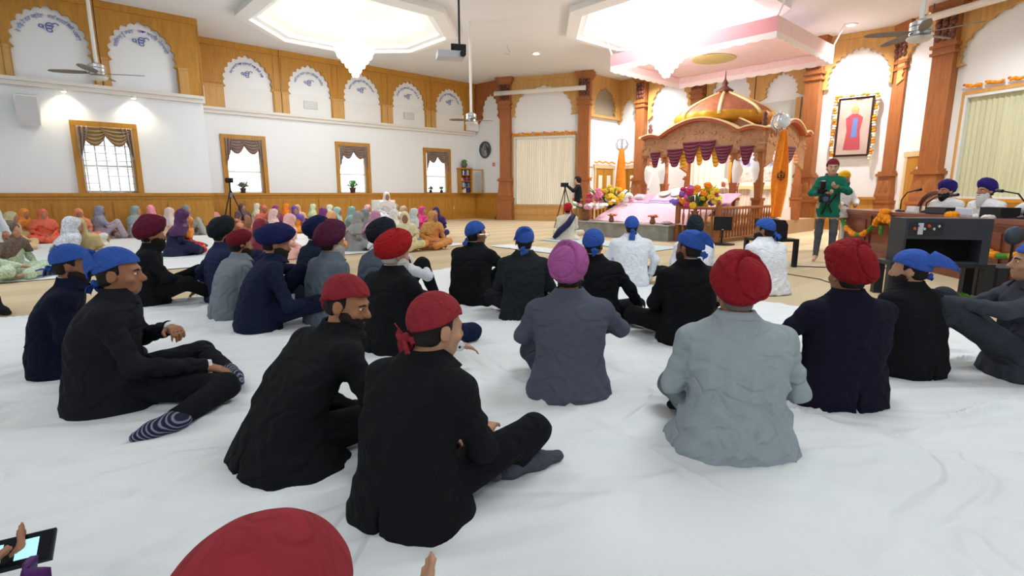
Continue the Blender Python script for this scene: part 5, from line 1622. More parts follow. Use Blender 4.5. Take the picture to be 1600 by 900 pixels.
for j in range(8):
    a = 2 * math.pi * (j + 0.5) / 8
    MB().tube([(dc[0] + r * 1.045 * math.cos(a), dc[1] + r * 1.045 * math.sin(a), z) for r, z in prof[3:]], [0.05] * 6 + [0.045, 0.04, 0.03], 6).build('dome_rib', GOLD, d2, smooth=True)
MB().lathe([(0.20, 4.12), (0.24, 4.18), (0.12, 4.26), (0.06, 4.32), (0.09, 4.38), (0.05, 4.44), (0.02, 4.5), (0.008, 4.72)], 14, (dc[0], dc[1], -0.20)).build('finial', DARKW, pk, smooth=True)
for x, y in ((PX1 - 0.1, PY0 + 0.1), (PX1 - 0.1, PY1 - 0.1), (PX0 + 0.1, PY1 - 0.1), (PX0 + 0.1, PY0 + 0.1)):
    MB().lathe([(0.05, 2.74), (0.09, 2.80), (0.05, 2.88), (0.08, 2.96), (0.04, 3.02), (0.06, 3.08), (0.02, 3.14)], 12, (x, y, 0)).build('corner_finial', DARKW, pk, smooth=True)
# lamps added under the palki roof to brighten its dark interior
for x in (1.4, 2.33, 3.3):
    lb = MB().lathe([(0.06, 2.66), (0.07, 2.60), (0.03, 2.58)], 12, (x, 3.1, 0)).build('added_roof_lamp', mat('lamp_on', 'FFF4DA', 0.3, emit=14), pk)
    l = bpy.data.lights.new('lamp', 'POINT'); l.energy = 55; l.color = (1, 0.95, 0.86); l.shadow_soft_size = 0.12
    lo_ = bpy.data.objects.new('lamp', l); COL.objects.link(lo_); lo_.parent = pk; lo_.location = (x, 3.1, 2.48)
# swags in the arches
def pswag(x0, x1, zt, drop, m, F=FR, y=-0.02):
    def fn(u, v):
        s = 2 * u - 1; w = 1 - 0.42 * v ** 1.6
        return ((x0 + x1) / 2 + s * (x1 - x0) / 2 * w, y - 0.07 - 0.028 * math.sin(v * 6 * 2 * math.pi) * (1 - 0.5 * s * s), zt - drop * v ** 0.95 * (1 - 0.5 * s * s * s * s * s * s - 0.12 * s * s))
    MB().grid(fn, 18, 44).build('swag', m, pk, smooth=True, solid=0.008, M=F)
for x0, x1, zt, dr in ((0.80, 1.32, 2.36, 0.50), (1.28, 1.80, 2.52, 0.58), (1.76, 2.26, 2.52, 0.52), (2.22, 2.72, 2.36, 0.46), (0.26, 0.60, 2.30, 0.44), (2.90, 3.28, 2.32, 0.48)): pswag(x0, x1, zt, dr, MARN)
for x0, x1, zt in ((1.14, 1.48, 2.40), (1.62, 1.94, 2.48), (2.08, 2.42, 2.42)): pswag(x0, x1, zt, 0.60, YEL, y=0.05)
pswag(0.75, 1.75, 2.36, 0.45, MARN, FRr)
# white tied-back curtains
def tied(x, y, zt, ztie, dx, F=Matrix()):
    pts = [(x, y, zt), (x + dx * 0.6, y, (zt + ztie) / 2 + 0.1), (x + dx * 0.12, y, ztie), (x + dx * 0.3, y, 0.75), (x + dx * 0.45, y, 0.42)]
    MB().tube(pts, [0.05 + abs(dx) * 0.1, 0.14, 0.06, 0.12, 0.16], 12).build('curtain', WHC, pk, smooth=True)
    MB().tube([(x + dx * 0.12, y, ztie - 0.03), (x + dx * 0.12, y, ztie + 0.03)], 0.075, 10).build('curtain_tie', LAV, pk)
tied(0.68, 2.22, 2.0, 1.25, 0.1); tied(1.30, 2.20, 2.0, 1.25, -0.12); tied(3.36, 2.2, 2.0, 1.25, 0.12); tied(3.98, 2.22, 2.0, 1.25, -0.1)
for a, b in ((0.75, 1.9), (2.15, 2.75), (2.9, 3.9)):
    def fn(u, v, a=a, b=b): return (a + (b - a) * u, 4.6 + 0.03 * math.sin(u * 12 * math.pi), 2.6 - 2.2 * v)
    MB().grid(fn, 60, 3).build('back_curtain', WHC, pk, smooth=True)
# boards inside the palki
for x, lab in ((2.62, 'blue and white picture board left of the two inside the palki'), (3.28, 'blue and white picture board right of the two inside the palki')):
    k = thing('picture_board', lab, 'picture', M=SF @ Matrix.Translation((x, 4.45, 1.35)))
    MB().bx(-0.28, 0.28, -0.02, 0.02, 0, 0.95).build('board', PAPER, k)
    MB().bx(-0.26, 0.26, -0.03, -0.02, 0.55, 0.92).build('sky_print', mat('print_blue', '5A6EB6', 0.5, hex2='D5DDEE', vscale=7), k)
    MB().bx(-0.26, 0.26, -0.03, -0.02, 0.12, 0.55).build('crowd_print', mat('print_mixed', '8C97A8', 0.5, hex2='EDEBE4', vscale=12), k)
    MB().bx(-0.3, 0.3, -0.06, 0.02, -0.1, 0.0).build('ledge', GOLD, k)
k = thing('orange_banner', 'narrow orange banner standing inside the palki', 'banner', M=SF @ Matrix.Translation((2.30, 4.3, 0.4)))
MB().bx(-0.12, 0.12, -0.01, 0.01, 1.0, 1.9).build('banner_cloth', cloth('EE8A2A', 'silk'), k); MB().tube([(0.13, 0, 0), (0.13, 0, 1.95)], 0.012, 6).build('pole', STEEL, k)
MB().bx(-0.03, 0.03, -0.016, -0.01, 1.3, 1.5).build('emblem', mat('emblem_black', '2A2018', 0.7), k)

# ---- pink ceiling canopy cloth above the palki
cn = frame(un(-1.5, 8.5).xy, un(-1.5, 13.35).xy); CW, CD, CZ = 4.85, 3.9, 4.9
t = thing('ceiling_canopy', 'pink fringed cloth canopy hung from the ceiling over the palki', 'canopy', M=cn)
CP = mat('canopy_pink', 'FADCDC', 0.7, var=0.04, vscale=8); CPD = mat('canopy_rose', 'F2A8B0', 0.7); LACE = mat('canopy_lace', 'FFF3F2', 0.7, var=0.05, vscale=60)
MB().grid(lambda u, v: (CW * u, CD * v, CZ + 0.20 - 0.05 * math.sin(math.pi * u) * math.sin(math.pi * v) + 0.01 * math.sin(u * 40)), 40, 20).build('top_sheet', CP, t, smooth=True, solid=0.01)
for (x0, y0, x1, y1) in ((0, 0, CW, 0), (CW, 0, CW, CD), (CW, CD, 0, CD), (0, CD, 0, 0)):
    L = math.hypot(x1 - x0, y1 - y0)
    MB().grid(lambda u, v: (x0 + (x1 - x0) * u, y0 + (y1 - y0) * u, CZ + 0.34 - 0.34 * v), 30, 2).build('valance', CPD if (x0, y0) == (0, 0) else CP, t, solid=0.012)
    MB().grid(lambda u, v: (x0 + (x1 - x0) * u, y0 + (y1 - y0) * u, CZ - v * (0.13 + 0.03 * abs(math.sin(u * L * 9)))), 160, 1).build('lace_fringe', LACE, t, solid=0.008)
MB().lathe([(0.62, CZ + 0.13), (0.60, CZ + 0.115), (0.02, CZ + 0.11)], 28, (CW / 2 - 0.15, CD / 2, 0)).build('medallion', mat('gold_embroidery', 'B9A368', 0.6, hex2='D9C77C', vscale=25), t)
for x, y in ((0.02, 0.02), (CW - 0.02, 0.02), (CW - 0.02, CD - 0.02), (0.02, CD - 0.02)):
    MB().tube([(x, y, CZ + 0.34), (x + (0.25 if x > 1 else -0.25), y, CEIL)], 0.02, 6).build('hanging_cord', PAPER, t)

# ---- nishan flags with polished khanda heads
def khanda_head(t, z, r=0.16):
    q = MB()
    q.tube([(r * math.cos(a * math.pi / 12), 0, z + r + r * math.sin(a * math.pi / 12)) for a in range(25)], 0.018, 6)
    q.build('ring', STEEL, t, smooth=True)
    MB().prism([(-0.025, z - 0.05), (0.025, z - 0.05), (0.035, z + 0.26), (0, z + 0.42), (-0.035, z + 0.26)], -0.012, 0.012).build('sword', STEEL, t)
    for s in (-1, 1):
        MB().tube([(s * 0.04, 0, z - 0.06), (s * 0.15, 0, z + 0.02), (s * 0.19, 0, z + 0.16), (s * 0.15, 0, z + 0.30)], [0.02, 0.022, 0.02, 0.008], 6).build('curved_sword', STEEL, t, smooth=True)
ORG = cloth('F08A1E', 'silk')
p = aty(968, 330, 17.0)
t = thing('nishan_flag', 'orange wrapped flag pole behind the left bouquet', 'flag', (p.x, p.y, 0))
MB().tube([(0, 0, 0), (0, 0, 2.55)], 0.03, 8).build('pole', STEEL, t)
MB().lathe([(0.20, 0.5), (0.19, 0.9), (0.16, 1.5), (0.12, 2.1), (0.08, 2.45), (0.05, 2.52)], 14, sy=0.8).build('flag_cloth', ORG, t, smooth=True)
khanda_head(t, 2.5)
p = aty(1206, 330, 12.6)
t = thing('nishan_flag', 'orange flag with black emblem at the right of the palki', 'flag', (p.x, p.y, 0))
MB().tube([(0.1, 0, 0), (0.1, 0, 2.62)], 0.03, 8).build('pole', STEEL, t)
def fl_(u, v):
    w = 0.06 + 0.12 * math.sin(min(1, v * 1.6) * math.pi / 2) * (1 - 0.45 * max(0, v - 0.6) / 0.4)
    return (0.08 - 0.02 * v + (u - 0.5) * 2 * w, 0.04 * math.sin(u * 9 + v * 4) - 0.09, 2.58 - 2.0 * v)
fo = MB().grid(fl_, 20, 30).build('flag_cloth', ORG, t, smooth=True, solid=0.01)
flat_text(t, '☬', 0.06, 1.42, 0.32, -0.15, mat('emblem_black', '2A2018', 0.7), 'emblem')
khanda_head(t, 2.6, 0.17)
MB().ell((0.1, 0, 2.78), (0.16, 0.06, 0.16), 12, 8).build('emblem_disc', mat('crystal_white', 'DDE6F0', 0.15, metal=0.3), t, smooth=True)

# ---- bouquets: vase, leaves and each bloom
def bloom_mesh():
    mb = MB()
    for k in range(7):
        a = k * 2 * math.pi / 7
        mb.ell((0.55 * math.cos(a), 0.55 * math.sin(a), 0.1 * (k % 2)), (0.5, 0.5, 0.32), 6, 4)
    mb.ell((0, 0, 0.25), (0.45, 0.45, 0.35), 6, 4); mb.smooth = True
    return mb.mesh('bloom')
BLOOM = bloom_mesh(); BLOOM.materials.append(mat('bloom_default', 'FFFFFF', 0.8))
def bouquet(loc, label, cols, n, w, hgt, seed, vase='8A5A3A', r0=0.06):
    r = random.Random(seed)
    t = thing('bouquet', label, 'flowers', loc)
    MB().lathe([(0.09, 0), (0.13, 0.06), (0.12, 0.16), (0.08, 0.24), (0.11, 0.30)], 14).build('vase', mat('vase_' + vase, vase, 0.5), t, smooth=True)
    q = MB()
    for i in range(26):
        a = r.uniform(0, 6.28); d = r.uniform(0.2, 1) * w; q.tube([(0, 0, 0.28), (d * math.cos(a) * 0.6, d * math.sin(a) * 0.4, 0.28 + hgt * 0.5), (d * math.cos(a), d * math.sin(a) * 0.6, 0.3 + r.uniform(0.3, 0.9) * hgt)], [0.012, 0.03, 0.004], 4)
    q.build('leaves', mat('leaf_green', '4F7A3C', 0.7, var=0.25, vscale=9), t)
    for i in range(n):
        a = r.uniform(0, 6.28); d = SQ(r.random()) * w; c = cols[min(len(cols) - 1, int((d * math.cos(a) / w * 0.5 + 0.5) * len(cols)))] if r.random() < 0.75 else r.choice(cols)
        o = link('flower', BLOOM, mat('bloom_' + c, c, 0.8, var=0.12, vscale=30), t, (d * math.cos(a), d * math.sin(a) * 0.6 - 0.08, 0.32 + hgt * r.uniform(0.15, 1) * (1 - 0.45 * d / w)))
        s = r0 * r.uniform(0.8, 1.4); o.scale = (s, s, s); o.rotation_euler = (r.uniform(0.3, 1.3), r.uniform(-0.5, 0.5), 0)
    return t
def sloc(x, y, z): return SF @ Vector((x, y, z))
bouquet(sloc(0.35, 0.9, 0.40), 'tall bouquet of yellow, pink and white flowers on the left', ['B8405A', 'E07AA0', 'E9BC2C', 'F0C83A', 'F4EFE4', 'FFFFFF'], 60, 0.78, 0.75, 3, r0=0.075)
bouquet(sloc(0.35, -0.15, 0.40), 'low spray of white and pink flowers on the marble edge', ['B8D878', 'E59ABA', 'FFFFFF', 'F4EDE8'], 34, 0.55, 0.22, 4, r0=0.06)
bouquet(sloc(3.35, 0.30, 0.42), 'bouquet of magenta, orange and yellow flowers by the railing', ['8A6AC4', 'C22F66', 'E0609A', 'F08A1E', 'E9BC2C', 'EDD040', 'F4E26A'], 58, 0.60, 0.72, 5, r0=0.075)
for x, c, lab in ((1.3, 'E06A2A', 'small pot of orange flowers at the left of the marble edge'), (2.55, 'E5702A', 'small pot of orange flowers at the right end of the marble')):
    bouquet(sloc(x, -0.25, 0.39), lab, [c, 'F0B0B8', c], 9, 0.22, 0.08, 8 + int(x), r0=0.06).scale = (0.55, 0.55, 0.55)
k = thing('sweet_dish', 'low dish of pink sweets on the marble platform', 'dish', M=SF @ Matrix.Translation((2.9, -0.18, 0.39)))
MB().lathe([(0.05, 0), (0.14, 0.03), (0.15, 0.05)], 18).build('dish', STEEL, k, smooth=True)
for i in range(6): MB().ell((0.07 * math.cos(i * 1.05), 0.07 * math.sin(i * 1.05), 0.06), (0.035, 0.035, 0.03), 8, 6).build('sweet', mat('sweet_pink', 'EFB9C4', 0.7), k, smooth=True)

# ---- garlanded portrait on the right wall
F = frame(PA, PB) @ Matrix.Translation((1.18, -0.04, 3.09))
t = thing('portrait', 'dark framed portrait of a robed figure hung with garlands', 'picture', M=F)
MB().bx(-0.46, 0.46, -0.05, 0, -0.86, 0.86).build('picture_frame', mat('frame_black', '3A2620', 0.4), t)
MB().bx(-0.40, 0.40, -0.058, -0.05, -0.80, 0.80).build('canvas', mat('canvas_mauve', 'B79C94', 0.6, hex2='CDB9AE', vscale=2), t)
MB().prism([(-0.22, -0.66), (0.22, -0.66), (0.17, -0.1), (0.22, 0.26), (0.08, 0.38), (-0.08, 0.38), (-0.22, 0.26), (-0.17, -0.1)], -0.062, -0.058).build('painted_robe', mat('robe_red', 'B8505A', 0.6), t)
MB().prism([(-0.05, -0.30), (0.10, -0.30), (0.09, 0.26), (-0.03, 0.26)], -0.065, -0.062).build('painted_sash', mat('sash_blue', '6B84C4', 0.6), t)
MB().lathe([(0.085, 0), (0.085, 0.004)], 16, M=Matrix.Translation((0, -0.062, 0.46)) @ Matrix.Rotation(math.pi / 2, 4, 'X')).build('painted_face', mat('face_paint', 'C99A78', 0.6), t)
MB().prism([(-0.10, 0.50), (0.10, 0.50), (0.06, 0.60), (-0.06, 0.60)], -0.068, -0.064).build('painted_turban', mat('turban_paint', 'C8B060', 0.6), t)
q1, q2 = MB(), MB()
def port_g(pts, nm):
    for i, (a, b) in enumerate(zip(pts, pts[1:])):
        m_ = (MARI if i % 2 == 0 else mat('white_petals', 'E6EBCF', 0.8))
        bead_line(MB(), [a, b], 0.055, 0.07).build(nm, m_, t)
port_g([(-0.52 - 0.02 * math.sin(i), -0.08, 0.86 - i * 0.16) for i in range(13)], 'garland_strand'); port_g([(0.52 + 0.02 * math.sin(i), -0.08, 0.90 - i * 0.16) for i in range(13)], 'garland_strand')
port_g([(-0.5 + i * 0.17, -0.08, 0.92) for i in range(7)], 'garland_strand')
p = FBK @ Vector((2.75, -0.06, 3.45))
t = thing('small_portrait', 'small grey framed picture behind the left of the dome', 'picture', M=FBK @ Matrix.Translation((2.95, -0.05, 3.3)))
MB().bx(-0.42, 0.42, -0.03, 0, -0.5, 0.5).build('picture_frame', GOLD, t); MB().bx(-0.34, 0.34, -0.04, -0.03, -0.42, 0.42).build('canvas', mat('canvas_grey', '9AA0A6', 0.6, hex2='C8C8C4', vscale=3), t)

# ---- white covered table beside the column
p = at(1224, 357)
t = thing('side_table', 'small table under a white cloth beside the stage', 'table', (7.9, 15.6, 0), -0.84)
for sx in (-0.28, 0.28):
    for sy in (-0.2, 0.2): MB().bx(sx - 0.02, sx + 0.02, sy - 0.02, sy + 0.02, 0, 0.70).build('leg', COLM, t)
MB().bx(-0.34, 0.34, -0.26, 0.26, 0.70, 0.73).build('tabletop', COLM, t)
def tc_(u, v):
    a = u * 2 * math.pi; r = 1 + 0.06 * math.sin(a * 10) * v; sx, sy = 0.36 + 0.06 * v, 0.28 + 0.05 * v
    c, s_ = math.cos(a), math.sin(a); k = 1 / max(abs(c), abs(s_))
    return (c * k * sx * r, s_ * k * sy * r, 0.74 - 0.70 * v)
tb = tag(MB().grid(tc_, 96, 6, wrap=True).bx(-0.36, 0.36, -0.28, 0.28, 0.735, 0.742).build('tablecloth', WHC, loc=(7.9, 15.6, 0), rotz=-0.84), 'white cloth draped over the small table by the stage', 'tablecloth')

# ================================================================== THE WOMEN BY THE LEFT WALL
def dress_field(ps, ph=0.0):
    j = jacket_field(ps, 0.006, False, ph, sl=0.88); tr = trouser_field(ps, 0.006, ph, 1.05, 0.02)
    def fn(P):
        d = smin(j(P), tr(P), 0.05)
        z = np.clip(0.16 - P[2], 0, 1)
        return d - 0.10 * z * (1 + 0.3 * np.sin(np.arctan2(P[1], P[0]) * 9 + ph))
    return fn


def veil_field(ps, ph=0.0, low=0.36, open_=1.0):
    def fn(P):
        Q = toframe(P, ps.hrot, ps.head)
        d = elld(Q, (0, -0.020, 0.026), (0.096, 0.118, 0.112))
        nk = ps.neck
        d = smin(d, elld(P, (nk[0], nk[1] - 0.025, nk[2] + 0.04), (0.105, 0.10, 0.12)), 0.05)
        sh = np.maximum(ps.torso(P, PROF_M) - 0.022, ps.zp + low + 0.06 * np.sin(P[0] * 14 + ph) - P[2])
        d = smin(d, sh, 0.05)
        for s in 'LR': d = smin(d, np.maximum(capd(P, ps.sh[s], ps.arm[s][0], 0.088, 0.076), ps.zp + low - P[2]), 0.03)
        d = d + 0.004 * np.sin(P[0] * 50 + P[2] * 30 + 2 * np.sin(P[1] * 40 + ph))
        d = smax(d, -elld(Q, (0, 0.125, -0.030), (0.074 * open_, 0.100, 0.106)), 0.012)
        return d
    return fn


W_POSES = [
    Pose(lean=(0, 0.05), wide=0.90, head=(0, 2, 0), flare=0.15, zn=0.585),
    Pose(lean=(0.02, 0.02), wide=0.90, head=(10, 4, 4), flare=0.12, zn=0.585, legR=((0.20, 0.36, 0.42), (0.16, 0.48, 0.08), (0.16, 0.60, 0.05)), armR=((0.26, 0.16, 0.34), (0.10, 0.36, 0.40))),
    Pose(lean=(-0.06, 0.03), wide=0.92, head=(-16, 6, 6), flare=0.15, zn=0.585, armL=((-0.30, 0.04, 0.28), (-0.34, 0.14, 0.08)), legR=((0.34, 0.34, 0.14), (0.42, 0.06, 0.08), (0.50, -0.05, 0.05))),
    Pose(lean=(0.0, 0.10), wide=0.92, head=(18, 10, 0), flare=0.20, zn=0.58, slump=0.05, armR=((0.28, 0.12, 0.26), (0.26, 0.36, 0.22))),
    Pose(lean=(0.0, 0.12), wide=0.94, head=(0, 20, 0), flare=0.25, zn=0.58, slump=0.06),
]
W_MESH = []
for i, ps in enumerate(W_POSES):
    lo, hi = pose_bounds(ps, 0.2)
    hb = head_box(ps)
    W_MESH.append(dict(body=mesh_field(body_field(ps, female=True), lo, hi, 0.013, 'body'), dress=mesh_field(dress_field(ps, i * 1.3), lo, hi, 0.016, 'dress'),
                       scarf=mesh_field(veil_field(ps, i * 1.7), lo, hi, 0.0135, 'scarf'), hair=mesh_field(hair_field(ps, 0.0), hb[0], hb[1], 0.011, 'hair'), ps=ps))
for W in W_MESH:
    for k in ('body', 'dress', 'scarf', 'hair'): W[k].materials.append(WHITE)
FACE_BITS = []
def woman(loc, heading, label, scarf, dress, pose=0, s=0.92, skinc='B08062', sk='silk', dk='silk', bare=False, z=0.02, group='women seated by the left wall'):
    W = W_MESH[pose]
    t = place(label, loc, heading, s, group, zloc=z)
    link('body', W['body'], skin(skinc), t)
    link('dress', W['dress'], cloth(dress, dk), t)
    link('hair', W['hair'], mat('hair_17130F', '17130F', 0.7), t)
    if not bare: link('scarf', W['scarf'], cloth(scarf, sk), t)
    return t


def wall_limit(px):
    """farthest Y a seated woman may take on this sight line before she meets the left wall"""
    r = (px - 800) / 834.0
    off = 1.76 if px < 312 else 0.0
    P = C0 + NN * (off + 0.62)
    # point (r*Y, Y) on line P + t*DU
    den = r * DU.y - DU.x
    t_ = (P.x - r * P.y) / den
    return P.y + DU.y * t_


H48 = 48
LADIES = [
 # px, top, heading, scarf, dress, pose, what sets her apart
 (10, 331, 75, 'B9AE84', 'D9BC8C', 0, 'woman in olive scarf at the far left'),
 (27, 326, 80, 'E08A3C', 'DDB488', 3, 'woman in orange scarf and peach dress at the far left'),
 (64, 327, 130, 'DE6A50', 'DE5F46', 0, 'woman wrapped in coral red sitting against the wainscot'),
 (118, 326, 120, 'DD8A66', 'D88070', 3, 'woman in salmon scarf under the near window'),
 (122, 341, 140, 'B9A878', 'C9B48C', 0, 'pale woman in khaki scarf facing the camera'),
 (152, 322, 60, '8A8CA0', 'B6A6B4', 1, 'woman in grey and pink scarf and mauve dress in profile'),
 (2, 346, 100, '6A5A50', 'BFD0B4', 2, 'woman in pale green dress cut by the left edge'),
 (207, 322, 80, '8FA0A0', 'A9B0AC', 0, 'woman in grey teal scarf behind the plum turban'),
 (234, 321, -30, 'E58FA0', 'E8705C', 3, 'woman in rose pink scarf turned to the left'),
 (255, 325, 40, 'D8C4C0', 'E8BFA2', 4, 'woman in pale lilac veil and long peach dress from behind'),
 (288, 321, 80, '7E8084', 'A6A6A0', 1, 'woman in charcoal grey scarf and ash dress'),
 (329, 320, 140, 'ECA2A4', 'EBA0A0', 1, 'woman in blush pink beside the tripod'),
 (376, 318, 110, '6A5560', 'D99A80', 0, 'woman in dark printed scarf below the second window'),
 (398, 318, 70, 'DCD3BC', 'E6DCC8', 0, 'woman in cream scarf in the back row'),
 (409, 321, 120, 'D9705E', 'E8A8A0', 3, 'woman in brick red scarf in the back row'),
 (423, 327, 60, 'EFC6C2', 'F0CCC8', 0, 'woman in powder pink veil with gold edge'),
 (441, 335, 48, 'F0B8B4', 'F0BDB6', 4, 'woman in pink lace veil with wide skirt, from behind'),
 (428, 321, 100, '8C3A7C', '7A4A6A', 0, 'woman in purple scarf in the back row'),
 (444, 318, 70, 'EA8430', 'E08A40', 0, 'woman in bright orange scarf in the back row'),
 (457, 322, 160, '6A4CA0', 'E8922C', 2, 'woman in marigold dress and violet scarf facing the camera'),
 (465, 320, 150, 'E2AE8C', '6E2434', 1, 'woman in peach scarf and maroon dress'),
 (486, 319, 60, 'C8D6A8', 'D4D8B4', 0, 'woman in pale green scarf in the back row'),
 (497, 325, 48, '7A3480', '8C3A8C', 4, 'woman in a long purple veil from behind'),
 (512, 320, 70, 'C9CDB0', 'B9B6A0', 0, 'woman in sage printed scarf in the back row'),
 (513, 331, 60, 'F0B07C', 'EBA878', 0, 'woman in apricot scarf behind the midnight turban'),
 (523, 324, 80, 'A9D0C8', 'E8604A', 0, 'woman in aqua scarf and red dress'),
 (546, 323, 70, '8FB4B0', '7E9AA0', 0, 'woman in teal scarf in the back row'),
 (549, 331, 60, '9A9C98', '8E908E', 4, 'woman in dove grey veil with broad shoulders'),
 (566, 327, 60, '84888A', '8A8E90', 0, 'woman in slate scarf behind the dove grey veil'),
 (572, 320, 110, 'E0B0B4', 'D9A8A8', 0, 'woman in dusty pink scarf near the armchair'),
 (578, 330, 50, 'C88CB4', 'B888A8', 4, 'woman in orchid mauve veil'),
 (597, 322, 120, '2A2220', 'E89A70', 3, 'dark haired woman in orange dress near the armchair'),
 (607, 328, 60, 'EEEBE4', 'E6E2DA', 4, 'woman in white veil behind the white turban'),
 (615, 319, 70, '9A9A9C', 'A0A0A4', 0, 'woman in grey scarf before the armchair'),
 (628, 322, 110, 'D0B496', 'C9A98C', 0, 'woman in beige scarf right of the armchair'),
 (632, 331, 165, 'E2DCB4', 'E0D2A0', 0, 'woman in pale yellow veil facing the camera'),
 (643, 326, 60, 'C9D0CC', 'B0B8B8', 0, 'woman in silver grey scarf in the right of the group'),
 (659, 323, 120, 'DE3C86', 'D83C80', 1, 'woman in hot pink scarf and dress'),
 (671, 330, 150, 'D29A5C', 'D9924C', 2, 'woman in copper orange dress at the front right'),
 (682, 324, 190, '3C2C6E', '40306E', 0, 'woman in indigo scarf at the right end'),
 (380, 335, 110, '2A2220', 'B06A50', 0, 'dark haired woman behind the black turban'),
 (392, 343, 60, '7A1E34', '8A2A3C', 4, 'woman in crimson maroon scarf behind the navy turban'),
]
_wr = random.Random(21)
for px, top, hdg, sc_, dr_, po, lab in LADIES:
    zt = 0.775
    p = at(px, top, zt); Ymax = wall_limit(px)
    s = 0.92
    if p.y > Ymax:
        q = aty(px, top, Ymax); s = 0.92 * q.z / zt; p = q
    woman((p.x, p.y), hdg + _wr.uniform(-8, 8), lab, sc_, dr_, po, s, _wr.choice(['B08062', 'A9765A', 'BC8C6E', '9A6A50']), sk=_wr.choice(['silk', 'silk', 'print']), dk=_wr.choice(['silk', 'print', 'silk']), bare=(sc_ == '2A2220'))
# nearer ones and children
p = at(92, 340, 0.80)
t = woman((p.x, p.y), 40, 'woman in white lace veil over navy, seen from behind on the left', 'C6CBD6', '4E5A78', 4, 0.95, sk='print')
p = at(270, 328, 0.84); woman((p.x, p.y), 55, 'woman in purple turban scarf and navy floral dress', '4A2450', '1E2240', 4, 1.0, dk='print')
p = at(284, 339, 0.70); woman((p.x, p.y), 62, 'girl in orange headscarf and red dress', 'F0921E', 'D8261E', 3, 0.83)
p = at(128, 358, 0.55); woman((p.x, p.y), 70, 'small child in grey lace scarf among the women', '6E7688', '8E94A4', 0, 0.65)
p = at(157, 366, 0.50); woman((p.x, p.y), 60, 'small child in white scarf next to the plum turban', 'D8D8CC', 'C8C8C0', 0, 0.60)
p = at(622, 350, 0.52); woman((p.x, p.y), 150, 'small child in mustard scarf in the pale yellow lap', 'C9A850', 'D0B060', 2, 0.60)
p = at(592, 338, 0.80); woman((p.x, p.y), 40, 'figure in plain white head wrap behind the black turban', 'E4E8EE', 'C8CCD2', 4, 0.95, sk='print')
# armchair with a woman in white by the wall
p = aty(603, 303, 14.6)
t = thing('armchair', 'white armchair against the wainscot behind the women', 'chair', (p.x, p.y, 0), -math.radians(150))
MB().bx(-0.30, 0.30, -0.25, 0.30, 0.18, 0.42).build('seat', WHC, t); MB().bx(-0.32, 0.32, -0.34, -0.22, 0.18, 0.95).build('backrest', WHC, t)
for s in (-1, 1):
    MB().bx(s * 0.36 - 0.06, s * 0.36 + 0.06, -0.32, 0.30, 0.18, 0.60).build('armrest', WHC, t)
    for y in (-0.28, 0.26): MB().bx(s * 0.32 - 0.03, s * 0.32 + 0.03, y - 0.03, y + 0.03, 0, 0.18).build('leg', COLM, t)
woman((p.x, p.y), 150, 'woman in white robes seated in the armchair', 'F2ECE8', 'F0EEEC', 0, 0.90, z=0.42)

# ================================================================== STANDING FIGURES AND THE DESK
def figure(label, loc, heading, ps, top, topk, low, skinc, head, h=0.013, hair='17130F', scale=1.0, beard=None, bare=True, hem=0.1, group=None, garment='blouse', zloc=0.0, blen=0.03, topname=None, face=False):
    return man(label, loc, heading, ps, top, low, skinc, scale, h, head, beard, hair, None, vent=False, amp=0.004, group=group, garment=garment, collar=False, coat_kind=topk, bare=bare, zloc=zloc, blen=blen, face=face)


def stand(zp=0.80, **k):
    d = dict(lean=(0, 0.02), slump=0.0, zp=zp, zn=0.56, wide=0.86, deep=0.80,
             legL=((-0.10, 0.04, 0.46), (-0.10, 0.0, 0.07), (-0.13, 0.14, 0.03)), legR=((0.10, 0.05, 0.46), (0.11, 0.02, 0.07), (0.14, 0.16, 0.03)))
    d.update(k); return Pose(**d)


p = at(1285, 408)
wp = stand(hoff=(0, 0.02), wide=0.76, deep=0.72, armL=((-0.24, 0.08, 1.10), (-0.06, 0.24, 1.16)), armR=((0.25, 0.06, 1.08), (0.08, 0.26, 1.06)), handL=((0.5, 0.8, 0.2), (0, 0, 1), 0.7), handR=((-0.6, 0.7, 0.1), (0, 0, 1), 0.7), head=(0, 4, 0), hem=-0.10)
t = figure('barefoot photographer in green blouse, grey jeans and maroon headscarf', (p.x, p.y), 205, wp, '1E6E58', 'cotton', '55585F', 'C99A80', S('7A2838', knot=(0, -0.11, -0.05), tails=((0, -0.02, -0.04),)), hair='4A2A1C', scale=1.06, zloc=0.0, garment='blouse', face=True)
# long hair
MB().tube([(0.05, 0.0, 1.38), (0.07, 0.0, 1.26), (0.08, 0.03, 1.14)], [0.035, 0.04, 0.015], 8).build('hair_lock', mat('hair_5A3422', '5A3422', 0.6), t, smooth=True)
MB().tube([(-0.05, 0.0, 1.38), (-0.07, 0.0, 1.26), (-0.08, 0.03, 1.14)], [0.035, 0.04, 0.015], 8).build('hair_lock', mat('hair_5A3422', '5A3422', 0.6), t, smooth=True)
def cam_at(M, label, s=1.0):
    c = thing('photo_camera', label, 'camera', M=M @ Matrix.Scale(s, 4))
    MB().bx(-0.07, 0.07, -0.035, 0.035, -0.05, 0.05).bx(-0.025, 0.025, -0.03, 0.03, 0.05, 0.075).build('body', BLACK, c)
    MB().lathe([(0.035, 0.035), (0.042, 0.05), (0.042, 0.12), (0.046, 0.14), (0.046, 0.16)], 16, M=Matrix.Rotation(-math.pi / 2, 4, 'X')).build('lens', BLACK, c, smooth=False)
    MB().lathe([(0.038, 0.161), (0.03, 0.163)], 16, M=Matrix.Rotation(-math.pi / 2, 4, 'X')).build('front_glass', mat('lens_glass', '3A4A6A', 0.1), c)
    return c
W_ = Matrix.Translation((p.x, p.y, 0)) @ Matrix.Rotation(-math.radians(205), 4, 'Z')
